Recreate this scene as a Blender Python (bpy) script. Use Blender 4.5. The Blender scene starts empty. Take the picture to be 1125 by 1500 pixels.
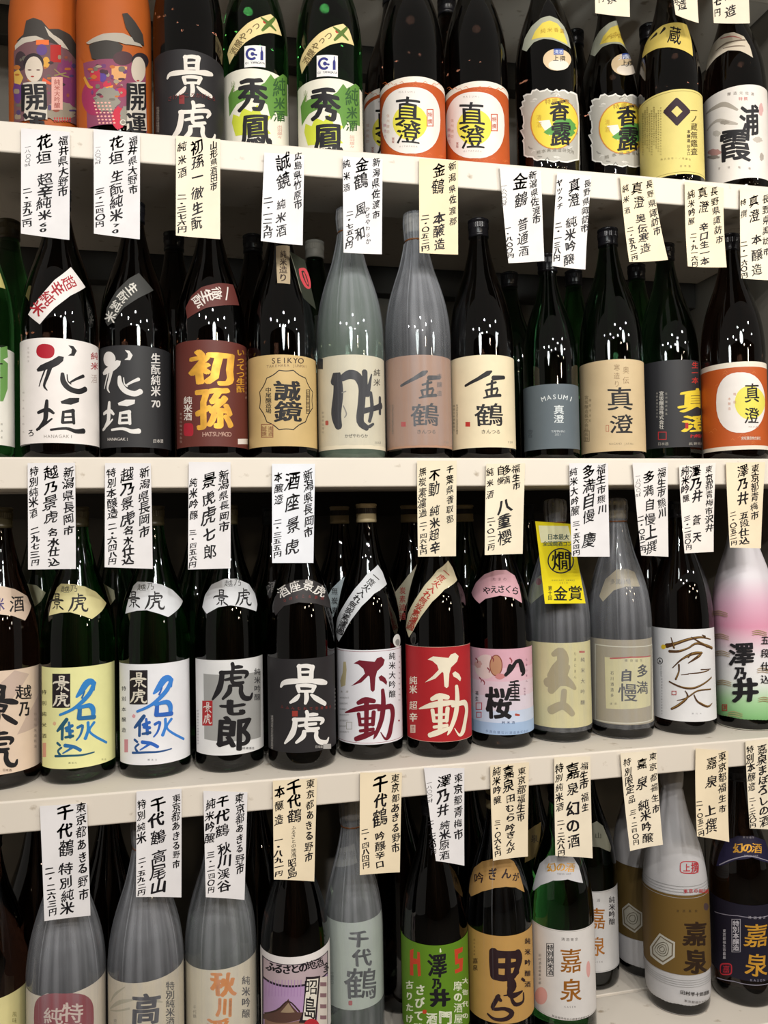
import bpy, math, random
import numpy as np
from mathutils import Matrix, Vector
from mathutils.geometry import tessellate_polygon
SC = bpy.context.scene
COL = SC.collection
# ------------------------------------------------------------------ camera
def basis(yaw, pitch, roll):
    cy, sy = math.cos(yaw), math.sin(yaw)
    f = Vector((sy*math.cos(pitch), cy*math.cos(pitch), math.sin(pitch)))
    r = Vector((cy, -sy, 0)); u = r.cross(f)
    c, s = math.cos(roll), math.sin(roll)
    return c*r + s*u, -s*r + c*u, f
R_, U_, F_ = basis(0.20949953, 0.02681173, -0.01860419)
cd = bpy.data.cameras.new('camera'); cam = bpy.data.objects.new('camera', cd); COL.objects.link(cam)
cam.matrix_world = Matrix(((R_.x, U_.x, -F_.x, 0), (R_.y, U_.y, -F_.y, -1.10767), (R_.z, U_.z, -F_.z, 1.38949), (0, 0, 0, 1)))
cd.sensor_fit = 'VERTICAL'; cd.sensor_height = 36.0; cd.lens = 1127.0/1500*36.0; cd.clip_start = 0.05; cd.clip_end = 50
SC.camera = cam
# ------------------------------------------------------------------ world, lamps, exposure
w = bpy.data.worlds.new('world'); SC.world = w; w.use_nodes = True
bg = w.node_tree.nodes['Background']; bg.inputs[0].default_value = (1.0, 0.93, 0.84, 1); bg.inputs[1].default_value = .16
vs = SC.view_settings; vs.view_transform = 'Standard'; vs.look = 'None'; vs.gamma = 1.0; vs.use_curve_mapping = False; vs.exposure = 0.56
SC.cycles.max_bounces = 10; SC.cycles.transmission_bounces = 8; SC.cycles.transparent_max_bounces = 12; SC.cycles.glossy_bounces = 4; SC.cycles.diffuse_bounces = 3
SC.cycles.caustics_reflective = False; SC.cycles.caustics_refractive = False; SC.cycles.use_denoising = True; SC.cycles.sample_clamp_indirect = 4.0
def lamp(name, loc, power, size, color, tilt=0.0):
    l = bpy.data.lights.new(name, 'AREA'); l.shape = 'DISK'; l.size = size; l.energy = power; l.color = color
    o = bpy.data.objects.new(name, l); COL.objects.link(o); o.location = loc
    o.rotation_euler = (tilt, 0, 0); return o
def globe(name, loc, power, radius, color):
    l = bpy.data.lights.new(name, 'POINT'); l.energy = power; l.shadow_soft_size = radius; l.color = color
    o = bpy.data.objects.new(name, l); COL.objects.link(o); o.location = loc; return o
globe('globe_lamp', (0.12, -0.68, 1.90), 3.6, .07, (.93, 1.0, .98))
globe('globe_lamp', (0.82, -0.48, 1.88), 2.2, .05, (.93, 1.0, .98))
for x, y, pw in ((-1.7, -2.0, 6), (-0.8, -2.6, 11), (0.25, -2.2, 10), (1.15, -2.6, 13), (2.0, -1.9, 7), (2.9, -2.5, 9), (0.6, -3.2, 14), (-0.4, -3.2, 13)):
    lamp('ceiling_spot', (x, y, 2.9), pw, .09, (1.0, .965, .925), math.radians(35))
for x, y, z in ((1.2, -3.4, 2.6), (2.0, -3.3, 2.4), (2.7, -3.2, 2.6), (3.1, -3.0, 2.2), (0.9, -3.3, 2.25), (2.4, -3.1, 1.9)):
    lamp('bulb', (x, y, z), 3, .11, (1.0, .82, .58), math.radians(75))

# ------------------------------------------------------------------ materials
def lin(h):
    v = [int(h[i:i+2], 16)/255 for i in (1, 3, 5)]
    return [c/12.92 if c <= .04045 else ((c+.055)/1.055)**2.4 for c in v] + [1.0]
MATS = {}
def new_mat(name):
    m = bpy.data.materials.new(name); m.use_nodes = True
    nt = m.node_tree; return m, nt, nt.nodes['Principled BSDF']
def noise(nt, scale, detail=3.0, stretch=None, coord='Object'):
    tc = nt.nodes.new('ShaderNodeTexCoord'); n = nt.nodes.new('ShaderNodeTexNoise')
    n.inputs['Scale'].default_value = scale; n.inputs['Detail'].default_value = detail
    if stretch:
        mp = nt.nodes.new('ShaderNodeMapping'); mp.inputs['Scale'].default_value = stretch
        nt.links.new(tc.outputs[coord], mp.inputs[0]); nt.links.new(mp.outputs[0], n.inputs['Vector'])
    else: nt.links.new(tc.outputs[coord], n.inputs['Vector'])
    return n
def ramp(nt, src, stops):
    r = nt.nodes.new('ShaderNodeValToRGB'); e = r.color_ramp.elements
    while len(e) < len(stops): e.new(0.5)
    for el, (p, c) in zip(e, stops): el.position = p; el.color = c
    nt.links.new(src, r.inputs[0]); return r
def mul(c, k): return [min(1, v*k) for v in c[:3]] + [1.0]
def paper(col):
    if col in MATS: return MATS[col]
    if col in ('gold', 'bronze'):
        m, nt, b = new_mat(col + '_foil')
        c = lin('#e0a63a') if col == 'gold' else lin('#b0702a')
        n = noise(nt, 60, 2); r = ramp(nt, n.outputs[0], [(.35, mul(c, .8)), (.65, mul(c, 1.15))])
        nt.links.new(r.outputs[0], b.inputs['Base Color']); b.inputs['Metallic'].default_value = .35; b.inputs['Roughness'].default_value = .42
    elif col == 'sawanoi':
        m, nt, b = new_mat('printed_wrapper_gradient')
        tc = nt.nodes.new('ShaderNodeTexCoord'); sx = nt.nodes.new('ShaderNodeSeparateXYZ'); mp = nt.nodes.new('ShaderNodeMapRange')
        nt.links.new(tc.outputs['Object'], sx.inputs[0]); nt.links.new(sx.outputs[2], mp.inputs[0]); mp.inputs[1].default_value = 0; mp.inputs[2].default_value = .38
        r = ramp(nt, mp.outputs[0], [(.0, lin('#e4e2de')), (.035, lin('#6fae6a')), (.13, lin('#a5cf9c')), (.22, lin('#e6e6e4')), (.33, lin('#e4dfe2')), (.46, lin('#dc96b0')), (.56, lin('#d9aabf')), (.68, lin('#d3cdd3')), (.9, lin('#c9c7cb'))])
        nt.links.new(r.outputs[0], b.inputs['Base Color']); b.inputs['Roughness'].default_value = .45
    else:
        m, nt, b = new_mat('print_' + col[1:]); c = lin(col)
        lum = sum(c[:3])/3
        if lum > .1:
            n = noise(nt, 35, 3); r = ramp(nt, n.outputs[0], [(.3, mul(c, .95)), (.7, mul(c, 1.03))])
            nt.links.new(r.outputs[0], b.inputs['Base Color'])
        else: b.inputs['Base Color'].default_value = c
        b.inputs['Roughness'].default_value = .55; b.inputs['Specular IOR Level'].default_value = .3
    MATS[col] = m; return m
def tagpaper(col):
    k = 'tag' + col
    if k in MATS: return MATS[k]
    m, nt, b = new_mat('tag_paper_' + col[1:]); c = lin(col)
    n = noise(nt, 14, 4); r = ramp(nt, n.outputs[0], [(.3, mul(c, .9)), (.62, mul(c, 1.03))])
    nt.links.new(r.outputs[0], b.inputs['Base Color']); b.inputs['Roughness'].default_value = .8; b.inputs['Specular IOR Level'].default_value = .15
    MATS[k] = m; return m
GLASS = {'brown': (.032, .014, .009), 'green': (.05, .26, .06), 'darkgreen': (.025, .085, .035), 'palegreen': (.45, .62, .48), 'palegreen2': (.30, .42, .32)}
def glass(kind):
    k = 'glass_' + kind
    if k in MATS: return MATS[k]
    m, nt, b = new_mat(k)
    b.inputs['Base Color'].default_value = GLASS[kind] + (1,); b.inputs['Transmission Weight'].default_value = {'palegreen': .84, 'palegreen2': .93}.get(kind, 1.0)
    b.inputs['Roughness'].default_value = .015; b.inputs['IOR'].default_value = 1.5
    MATS[k] = m; return m
CAPS = {'black': ('#16151a', .3), 'olive': ('#4a432c', .4), 'cream': ('#c4b48c', .45), 'white': ('#b4aea4', .5), 'brown': ('#8a5428', .4), 'darkring': ('#2a2320', .35)}
def capmat(kind):
    k = 'cap_' + kind
    if k in MATS: return MATS[k]
    m, nt, b = new_mat(k); b.inputs['Base Color'].default_value = lin(CAPS[kind][0]); b.inputs['Roughness'].default_value = CAPS[kind][1]
    MATS[k] = m; return m
def film(kind):
    k = 'wrapfilm_' + kind
    if k in MATS: return MATS[k]
    m, nt, b = new_mat('wrap_' + kind)
    out = nt.nodes['Material Output']; tr = nt.nodes.new('ShaderNodeBsdfTransparent'); mx = nt.nodes.new('ShaderNodeMixShader')
    tr.inputs[0].default_value = (.94, .95, .95, 1)
    b.inputs['Roughness'].default_value = .12 if kind == 'clear' else .28
    b.inputs['Base Color'].default_value = (.60, .62, .67, 1)
    # the gathered film is several layers thick at the neck and a single clinging layer over the body
    n = noise(nt, 1.0, 5, (24, .8, 1), 'UV'); n2 = noise(nt, 45, 3); n3 = noise(nt, 1.0, 3, (52, .5, 1), 'UV')
    lo, hi, body, add, crease = {'film': (.18, .56, .40, .12, .24), 'filmthin': (.16, .50, .20, .08, .26), 'clear': (.0, .02, .6, .0, .16)}[kind]
    r = ramp(nt, n.outputs[0], [(.38, (lo,)*3 + (1,)), (.78, (hi,)*3 + (1,))])
    ad = nt.nodes.new('ShaderNodeMath'); ad.operation = 'MULTIPLY_ADD'; ad.inputs[1].default_value = add
    fine = ramp(nt, n3.outputs[0], [(.60, (0, 0, 0, 1)), (.68, (crease,)*3 + (1,))]); a2 = nt.nodes.new('ShaderNodeMath'); a2.operation = 'ADD'; nt.links.new(r.outputs[0], a2.inputs[0]); nt.links.new(fine.outputs[0], a2.inputs[1])
    nt.links.new(n2.outputs[0], ad.inputs[0]); nt.links.new(a2.outputs[0], ad.inputs[2])
    tc = nt.nodes.new('ShaderNodeTexCoord'); sx = nt.nodes.new('ShaderNodeSeparateXYZ'); mp = nt.nodes.new('ShaderNodeMapRange')
    nt.links.new(tc.outputs['Object'], sx.inputs[0]); nt.links.new(sx.outputs[2], mp.inputs[0])
    mp.inputs[1].default_value = .165; mp.inputs[2].default_value = .30; mp.inputs[3].default_value = body; mp.inputs[4].default_value = 1.0
    mt = nt.nodes.new('ShaderNodeMath'); mt.operation = 'MULTIPLY'; nt.links.new(ad.outputs[0], mt.inputs[0]); nt.links.new(mp.outputs[0], mt.inputs[1])
    nt.links.new(mt.outputs[0], mx.inputs[0]); nt.links.new(tr.outputs[0], mx.inputs[1]); nt.links.new(b.outputs[0], mx.inputs[2]); nt.links.new(mx.outputs[0], out.inputs[0])
    MATS[k] = m; return m
def shelfmat(dark=False):
    k = 'shelf_paint' + ('_underside' if dark else '')
    if k in MATS: return MATS[k]
    m, nt, b = new_mat(k)
    c = lin('#dfd6c9') if not dark else lin('#b5aa96')
    n = noise(nt, 3.0, 6); n2 = noise(nt, 22, 6, (1.6, 2.2, 2.2))
    r = ramp(nt, n.outputs[0], [(.3, mul(c, .93)), (.6, c)]); r2 = ramp(nt, n2.outputs[0], [(.27, lin('#b0a28c')), (.37, (1, 1, 1, 1))])
    mm = nt.nodes.new('ShaderNodeMix'); mm.data_type = 'RGBA'; mm.blend_type = 'MULTIPLY'; mm.inputs[0].default_value = .8
    nt.links.new(r.outputs[0], mm.inputs[6]); nt.links.new(r2.outputs[0], mm.inputs[7]); nt.links.new(mm.outputs[2], b.inputs['Base Color'])
    b.inputs['Roughness'].default_value = .5; MATS[k] = m
    return m
def plain(name, col, rough=.7):
    if name in MATS: return MATS[name]
    m, nt, b = new_mat(name); c = lin(col); n = noise(nt, 6, 4); r = ramp(nt, n.outputs[0], [(.3, mul(c, .85)), (.7, mul(c, 1.1))])
    nt.links.new(r.outputs[0], b.inputs['Base Color']); b.inputs['Roughness'].default_value = rough; MATS[name] = m; return m
# ------------------------------------------------------------------ glyph outlines
_fc = bpy.data.curves.new('lettering', 'FONT'); _fo = bpy.data.objects.new('lettering', _fc); COL.objects.link(_fo)
_fc.resolution_u = 3
GL = {}
def glyph(ch):
    if ch in GL: return GL[ch]
    _fc.body = ch; bpy.context.view_layer.update()
    e = _fo.evaluated_get(bpy.context.evaluated_depsgraph_get()); m = e.to_mesh()
    v = np.array([p.co[:2] for p in m.vertices], float).reshape(-1, 2)
    t = np.array([p.vertices[:3] for p in m.polygons], int).reshape(-1, 3)
    e.to_mesh_clear()
    GL[ch] = (v, t); return GL[ch]
def nib(wt):
    if wt <= .004: return [(0, 0)]
    n = 4 if wt < .02 else 8
    o = [(0, 0)] if wt >= .02 else []
    a0 = .5
    for r in ((1,) if wt < .04 else (1, .5)):
        for i in range(n):
            a = a0 + 2*math.pi*i/n; o.append((wt*r*1.1*math.cos(a), wt*r*.62*math.sin(a)))
    return o
def glyph_tris(ch, fit, wt, rng, wob=0.015):
    """triangles of one brushed character in a unit cell centred on 0"""
    v, t = glyph(ch)
    if len(v) == 0: return np.zeros((0, 3, 2))
    lo, hi = v.min(0), v.max(0)
    q = v[t]; area = np.abs((q[:, 1, 0]-q[:, 0, 0])*(q[:, 2, 1]-q[:, 0, 1])-(q[:, 1, 1]-q[:, 0, 1])*(q[:, 2, 0]-q[:, 0, 0])).sum()/2
    if wt > .012: wt = max(.012, min(wt, ((.66 if wt >= .06 else .46)/(max(area, .05)/.07)-.07)/2))
    if fit:
        p = (v - (lo+hi)/2)/np.maximum(hi-lo, .12)*(1-2*wt)
    else:
        cx = .5 if ord(ch) > 255 else (lo[0]+hi[0])/2
        p = v - np.array([cx, .36])
    if wob:
        a, b, c, d = [rng.uniform(0, 6.28) for _ in range(4)]
        q = p.copy(); q[:, 0] += wob*np.sin(6*p[:, 1]+a) + wob*.6*np.sin(13*p[:, 1]+b); q[:, 1] += wob*np.sin(6*p[:, 0]+c) + wob*.6*np.sin(12*p[:, 0]+d); p = q
    out = [(p + np.array(o))[t] for o in nib(wt)]
    return np.concatenate(out)
# ------------------------------------------------------------------ printed sheets: flat shapes laid on a surface
def brush(p, sm, m=4):
    """smooth a brush centreline (x, y, width) and round its ends"""
    if sm:
        q = np.concatenate([p[:1], p, p[-1:]]); o = []
        for i in range(1, len(q)-2):
            a, b, c, d = q[i-1:i+3]
            for t in np.arange(m)/m: o.append(.5*(2*b + (c-a)*t + (2*a-5*b+4*c-d)*t*t + (3*b-a-3*c+d)*t**3))
        p = np.array(o + [p[-1]]); p[:, 2] = np.maximum(p[:, 2], .15)
    def cap(a, b):
        d = (a-b)[:2]; l = np.hypot(*d); d = d/max(l, 1e-6); h = a[2]/2
        return [np.array([*(a[:2]+d*h*k), a[2]*w]) for k, w in ((.75, .35), (.45, .78))]
    if len(p) > 1 and p[0, 2] > 1.2: p = np.concatenate([cap(p[0], p[1]), p])
    if len(p) > 1 and p[-1, 2] > 1.2: p = np.concatenate([p, cap(p[-1], p[-2])[::-1]])
    return p
def subdivide(tr, h):
    for _ in range(14):
        e = np.stack([np.hypot(*(tr[:, i]-tr[:, (i+1) % 3]).T) for i in range(3)], 1)
        k = e.argmax(1); big = e.max(1) > h
        if not big.any(): break
        keep = tr[~big]; b = tr[big]; kb = k[big]; idx = np.arange(len(b))
        a0, a1, a2 = b[idx, kb], b[idx, (kb+1) % 3], b[idx, (kb+2) % 3]; mid = (a0+a1)/2
        tr = np.concatenate([keep, np.stack([a0, mid, a2], 1), np.stack([mid, a1, a2], 1)])
    return tr
def layers_to_tris(layers, h, seed=0, jitter=0.0):
    rng = random.Random(seed); done = []; placed = []
    for L in layers:
        k, col = L[0], L[1]
        if k == 'G':
            p = L[2]; tt = tessellate_polygon([[Vector((a, b, 0)) for a, b in p]])
            tr = np.array([[p[i] for i in t] for t in tt], float).reshape(-1, 3, 2)
        elif k == 'S':
            p = brush(np.array(L[2], float).reshape(-1, 3), L[3]); d = np.gradient(p[:, :2], axis=0); d /= np.maximum(np.hypot(*d.T), 1e-6)[:, None]
            nn = np.stack([-d[:, 1], d[:, 0]], 1)*p[:, 2:]/2; l, r = p[:, :2]+nn, p[:, :2]-nn; n = len(p)
            tr = np.array([q for i in range(n-1) for q in ((l[i], r[i], r[i+1]), (l[i], r[i+1], l[i+1]))], float)
        elif k == 'E':
            a = np.linspace(0, 2*np.pi, 25)[:-1]; c, s = np.cos(a), np.sin(a); pw = 2/L[8]
            c, s = np.sign(c)*np.abs(c)**pw, np.sign(s)*np.abs(s)**pw
            p = np.stack([L[2]+c*L[4]+s*L[6], L[3]+c*L[5]+s*L[7]], 1)
            tr = np.array([(p[0], p[i], p[i+1]) for i in range(1, 23)])
        elif k == 'T':
            _, _, ch, u, v, ax, ay, bx, by, wt, fit = L
            g = glyph_tris(ch, fit, wt, rng, .02 if wt >= .03 else .006)
            tr = g @ np.array([[ax, ay], [bx, by]]) + np.array([u, v])
        else:
            _, _, s, u0, v0, u1, v1, ax, ay, bx, by, wt = L
            A = np.array([[ax, ay], [bx, by]]); ps = []
            for i, ch in enumerate(s):
                t = i/(len(s)-1) if len(s) > 1 else .5
                g = glyph_tris(ch, 0, max(wt, .05 if '円' in s else .034) if jitter and wt > .01 else wt, rng, .034 if jitter else .004)
                if jitter:
                    a = rng.uniform(-.09, .06)*jitter; c, sn = math.cos(a), math.sin(a); k2 = rng.uniform(.84, 1.02)
                    g = (g*np.array([k2, k2*rng.uniform(.9, 1.08)])) @ np.array([[1, .2], [0, 1]]) @ np.array([[c, sn + .06*jitter], [-sn, c]]) + np.array([rng.uniform(-.05, .05), rng.uniform(-.04, .04)])
                ps.append(g @ A + np.array([u0+(u1-u0)*t, v0+(v1-v0)*t]))
            tr = np.concatenate(ps)
        if len(tr) == 0: continue
        lo = tr.reshape(-1, 2).min(0); hi = tr.reshape(-1, 2).max(0)
        lev = 0
        for (a, b, lv) in placed:
            if (lo < b).all() and (hi > a).all(): lev = max(lev, lv+1)
        placed.append((lo, hi, lev))
        tr = subdivide(tr, h)
        ar = (tr[:, 1, 0]-tr[:, 0, 0])*(tr[:, 2, 1]-tr[:, 0, 1]) - (tr[:, 1, 1]-tr[:, 0, 1])*(tr[:, 2, 0]-tr[:, 0, 0])
        tr[ar < 0] = tr[ar < 0][:, ::-1]; tr = tr[np.abs(ar) > 1e-7]
        done.append((tr, col, lev))
    return done
def mesh_obj(name, verts, faces, mats, parent=None, mi=None, normals=None, smooth=True):
    me = bpy.data.meshes.new(name)
    verts = np.asarray(verts, np.float32); 
    if isinstance(faces, np.ndarray):
        n = len(faces); me.vertices.add(len(verts)); me.vertices.foreach_set('co', verts.ravel())
        me.loops.add(n*3); me.loops.foreach_set('vertex_index', faces.astype(np.int32).ravel())
        me.polygons.add(n); me.polygons.foreach_set('loop_start', np.arange(0, n*3, 3, dtype=np.int32)); me.polygons.foreach_set('loop_total', np.full(n, 3, np.int32))
    else: me.from_pydata(verts.tolist(), [], faces)
    for m in mats: me.materials.append(m)
    if mi is not None: me.polygons.foreach_set('material_index', np.asarray(mi, np.int32))
    me.polygons.foreach_set('use_smooth', np.full(len(me.polygons), smooth))
    me.update(calc_edges=True)
    if normals is not None: me.normals_split_custom_set_from_vertices(np.asarray(normals, np.float32).tolist())
    o = bpy.data.objects.new(name, me); COL.objects.link(o)
    if parent: o.parent = parent
    return o
def thing(name, loc, label, cat, group=None):
    o = bpy.data.objects.new(name, None); o.empty_display_size = .05; COL.objects.link(o); o.location = loc
    o['label'] = label; o['category'] = cat
    if group: o['group'] = group
    return o
# ------------------------------------------------------------------ bottles
PROF = {'std': [(0, 0.048), (0.004, 0.0512), (0.012, 0.0525), (0.185, 0.0525), (0.205, 0.0516), (0.225, 0.0494), (0.245, 0.0457), (0.265, 0.0402), (0.285, 0.0335), (0.305, 0.0265), (0.32, 0.0221), (0.335, 0.0187), (0.35, 0.0161), (0.362, 0.0147), (0.376, 0.0142)], 'round': [(0, 0.048), (0.004, 0.0512), (0.012, 0.0525), (0.2, 0.0525), (0.22, 0.0516), (0.24, 0.049), (0.258, 0.0445), (0.275, 0.0385), (0.292, 0.0315), (0.308, 0.0255), (0.322, 0.0213), (0.336, 0.0183), (0.35, 0.0161), (0.362, 0.0147), (0.376, 0.0142)]}
def profile(r, h, kind):
    k = h/.392
    return np.array([(z*k, q if r > .051 and i >= 10 else max(q*r/.0525, min(.0142, q))) for i, (z, q) in enumerate(PROF[kind])])
def dense(pr, n=64):
    """smooth cubic through the measured outline, so the shoulder curves without facets"""
    x, y = pr[3:, 0], pr[3:, 1]; d = np.diff(y)/np.diff(x); m = np.concatenate([[0], (d[:-1]+d[1:])/2, [d[-1]]])
    z = np.linspace(x[0], x[-1], n); i = np.clip(np.searchsorted(x, z, 'right')-1, 0, len(x)-2); hh = x[i+1]-x[i]; t = (z-x[i])/hh
    r = y[i]*(2*t**3-3*t**2+1) + hh*m[i]*(t**3-2*t**2+t) + y[i+1]*(3*t**2-2*t**3) + hh*m[i+1]*(t**3-t**2)
    zb = np.linspace(pr[2, 0], x[0], 4)[1:-1]
    return np.concatenate([pr[:3], np.stack([zb, np.full(2, y[0])], 1), np.stack([z, r], 1)])
def lathe(prof, seg=56, close_top=True, close_bottom=True):
    n = len(prof); a = np.linspace(0, 2*np.pi, seg, endpoint=False)
    v = np.concatenate([np.stack([r*np.sin(a), -r*np.cos(a), np.full(seg, z)], 1) for z, r in prof])
    f = []
    for i in range(n-1):
        for j in range(seg):
            k = (j+1) % seg; f.append((i*seg+j, i*seg+k, (i+1)*seg+k, (i+1)*seg+j))
    if close_bottom: f.append(tuple(range(seg))[::-1])
    if close_top: f.append(tuple((n-1)*seg+j for j in range(seg)))
    return v, f
SHELF_Z = {0: 2.4118, 1: 1.9559, 2: 1.5000, 3: 1.0441, 4: 0.5882}
STEP = .00007
def surface_part(name, parent, pr, roff, az, layers, seed, extra=None):
    tl = layers_to_tris(layers, 3.6, seed)
    if not tl: return None
    V, MI, N, mats = [], [], [], []
    ex_n = 0
    for tr, col, lev in tl:
        p = tr.reshape(-1, 2); th = p[:, 0]/52.5 + az; z = np.maximum(p[:, 1], 1.2)/1000
        R = np.interp(z, pr[:, 0], pr[:, 1]); e = .002
        sl = (np.interp(z+e, pr[:, 0], pr[:, 1]) - np.interp(z-e, pr[:, 0], pr[:, 1]))/(2*e)
        rr = R + roff + lev*STEP
        V.append(np.stack([rr*np.sin(th), -rr*np.cos(th), z], 1)); nn = np.stack([np.sin(th), -np.cos(th), -sl], 1); N.append(nn/np.linalg.norm(nn, axis=1)[:, None])
        if col not in mats: mats.append(col)
        MI.append(np.full(len(tr), mats.index(col)))
    V = np.concatenate(V); N = np.concatenate(N); MI = np.concatenate(MI)
    return mesh_obj(name, V, np.arange(len(V)).reshape(-1, 3), [paper(c) for c in mats], parent, MI, N)
def wrap_shell(name, parent, pr, h, off, pleats, amp, ztop, mat, rng, over_cap=True, seg=144, hood=None):
    zs = list(np.linspace(.0012, .18, 8)) + list(np.linspace(.19, ztop, 26))
    a = np.linspace(0, 2*np.pi, seg, endpoint=False); rows = []
    ph = [rng.uniform(0, 6.28) for _ in range(5)]
    def wave(t):
        if not pleats: return .5*np.ones_like(a)
        s = np.cos(pleats*a + ph[0] + .5*np.sin(3*a+ph[1])) + .6*np.cos((pleats*.62//1)*a + ph[2] + 2*t*6) + .4*np.cos(5*a+ph[3])
        return (s+2.0)/4.0
    rows.append(np.stack([(np.interp(0, pr[:, 0], pr[:, 1])*.93)*np.sin(a), -(np.interp(0, pr[:, 0], pr[:, 1])*.93)*np.cos(a), np.full(seg, .0006)], 1))
    for z in zs:
        R = np.interp(z, pr[:, 0], pr[:, 1]); k = min(1, max(0, (z-.17)/.15)); A = amp*(.10 + .9*k)
        r = R + off + A*wave(z); rows.append(np.stack([r*np.sin(a), -r*np.cos(a), np.full(seg, z)], 1))
    if over_cap:
        capr = .0172
        for z, r0, A in ((ztop+.004, .0158, .0006), (ztop+.009, capr, .0016), (h-.012, capr+.0012, .002), (h+.001, capr, .002), (h+.004, capr*.8, .002), (h+.0055, capr*.35, .001)):
            r = r0 + A*wave(z); rows.append(np.stack([r*np.sin(a), -r*np.cos(a), np.full(seg, z)], 1))
    v = np.concatenate(rows); n = len(rows); f = []
    for i in range(n-1):
        for j in range(seg):
            k = (j+1) % seg; f.append((i*seg+j, i*seg+k, (i+1)*seg+k, (i+1)*seg+j))
    if over_cap: f.append(tuple((n-1)*seg+j for j in range(seg)))
    o = mesh_obj(name, v, f, [mat], parent)
    ul = o.data.uv_layers.new(name='around'); uvs = []
    for i in range(n-1):
        for j in range(seg): uvs += [(j/seg, i/n), ((j+1)/seg, i/n), ((j+1)/seg, (i+1)/n), (j/seg, (i+1)/n)]
    uvs += [(.5, 1)]*(len(o.data.loops)-len(uvs)); ul.data.foreach_set('uv', np.array(uvs, np.float32).ravel())
    return o
def build_cap(parent, h, kind, z0=None, rc=.0160):
    z0 = h-.030 if z0 is None else z0
    pr = [(z0, .0146), (z0+.0004, rc+.0002), (z0+.004, rc+.0004), (z0+.0052, rc-.0002), (z0+.0062, rc), (h-.0045, rc), (h-.0040, rc+.0009), (h-.0012, rc+.0009), (h, rc-.0012)]
    v, f = lathe(np.array(pr), 40); c = mesh_obj('cap', v, f, [capmat(kind)], parent)
    # knurled grip ring as a sub-part
    seg = 72; a = np.linspace(0, 2*np.pi, seg, endpoint=False); rows = []
    for z, d in ((h-.016, 0), (h-.0155, .0006), (h-.0075, .0006), (h-.007, 0)):
        r = rc + .0001 + d*(np.arange(seg) % 2*.6 + .4); rows.append(np.stack([r*np.sin(a), -r*np.cos(a), np.full(seg, z)], 1))
    f = [(i*seg+j, i*seg+(j+1) % seg, (i+1)*seg+(j+1) % seg, (i+1)*seg+j) for i in range(3) for j in range(seg)]
    g = mesh_obj('grip_ring', np.concatenate(rows), f, [capmat('darkring' if kind == 'cream' else kind)], c, smooth=False)
    return c
def build_bottle(i, B):
    label, X, Y, row, az, gl, cap, r, h, pk, wrap, parts, group = B
    rng = random.Random(i*7+1)
    t = thing('sake_bottle', (X, Y, SHELF_Z[row]), label, 'bottle', group)
    pr = d = dense(profile(r, h, pk)); lip = np.array([(pr[-1, 0]+.001, pr[-1, 1]+.0006), (pr[-1, 0]+.006, pr[-1, 1]+.0006)])
    v, f = lathe(np.concatenate([d, lip]))
    mesh_obj('glass_body', v, f, [glass(gl)], t)
    hood = wrap or any(p[0] == 'printed_wrapper' for p in parts)
    build_cap(t, h, cap)
    for name, lab, roff, layers, wr in parts:
        if wr:
            ztop, pleats, col = wr
            o = wrap_shell('printed_wrapper', t, pr, h, .0008, pleats, .0024, min(.352, pr[-1, 0]-.004), paper(col), rng)
            if lab: o['label'] = lab
            if layers: surface_part('print', o, pr, .0024, az, layers, i)
        else:
            o = surface_part(name, t, pr, roff, az, layers, i)
            if o and lab: o['label'] = lab
    if wrap:
        pleats, col, ztop, tie = wrap
        o = wrap_shell('film_wrap', t, pr, h, .0012, pleats, .0004 if col == 'clear' else .0016, ztop/1000*h/.392, film(col), rng)
        if tie:
            zt = ztop/1000*h/.392 + .004; v, f = lathe(np.array([(zt, .0164), (zt+.0003, .0171), (zt+.0022, .0171), (zt+.0025, .0164)]), 36, False, False)
            mesh_obj('tie', v, f, [capmat('brown')], o)
    return t
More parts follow.
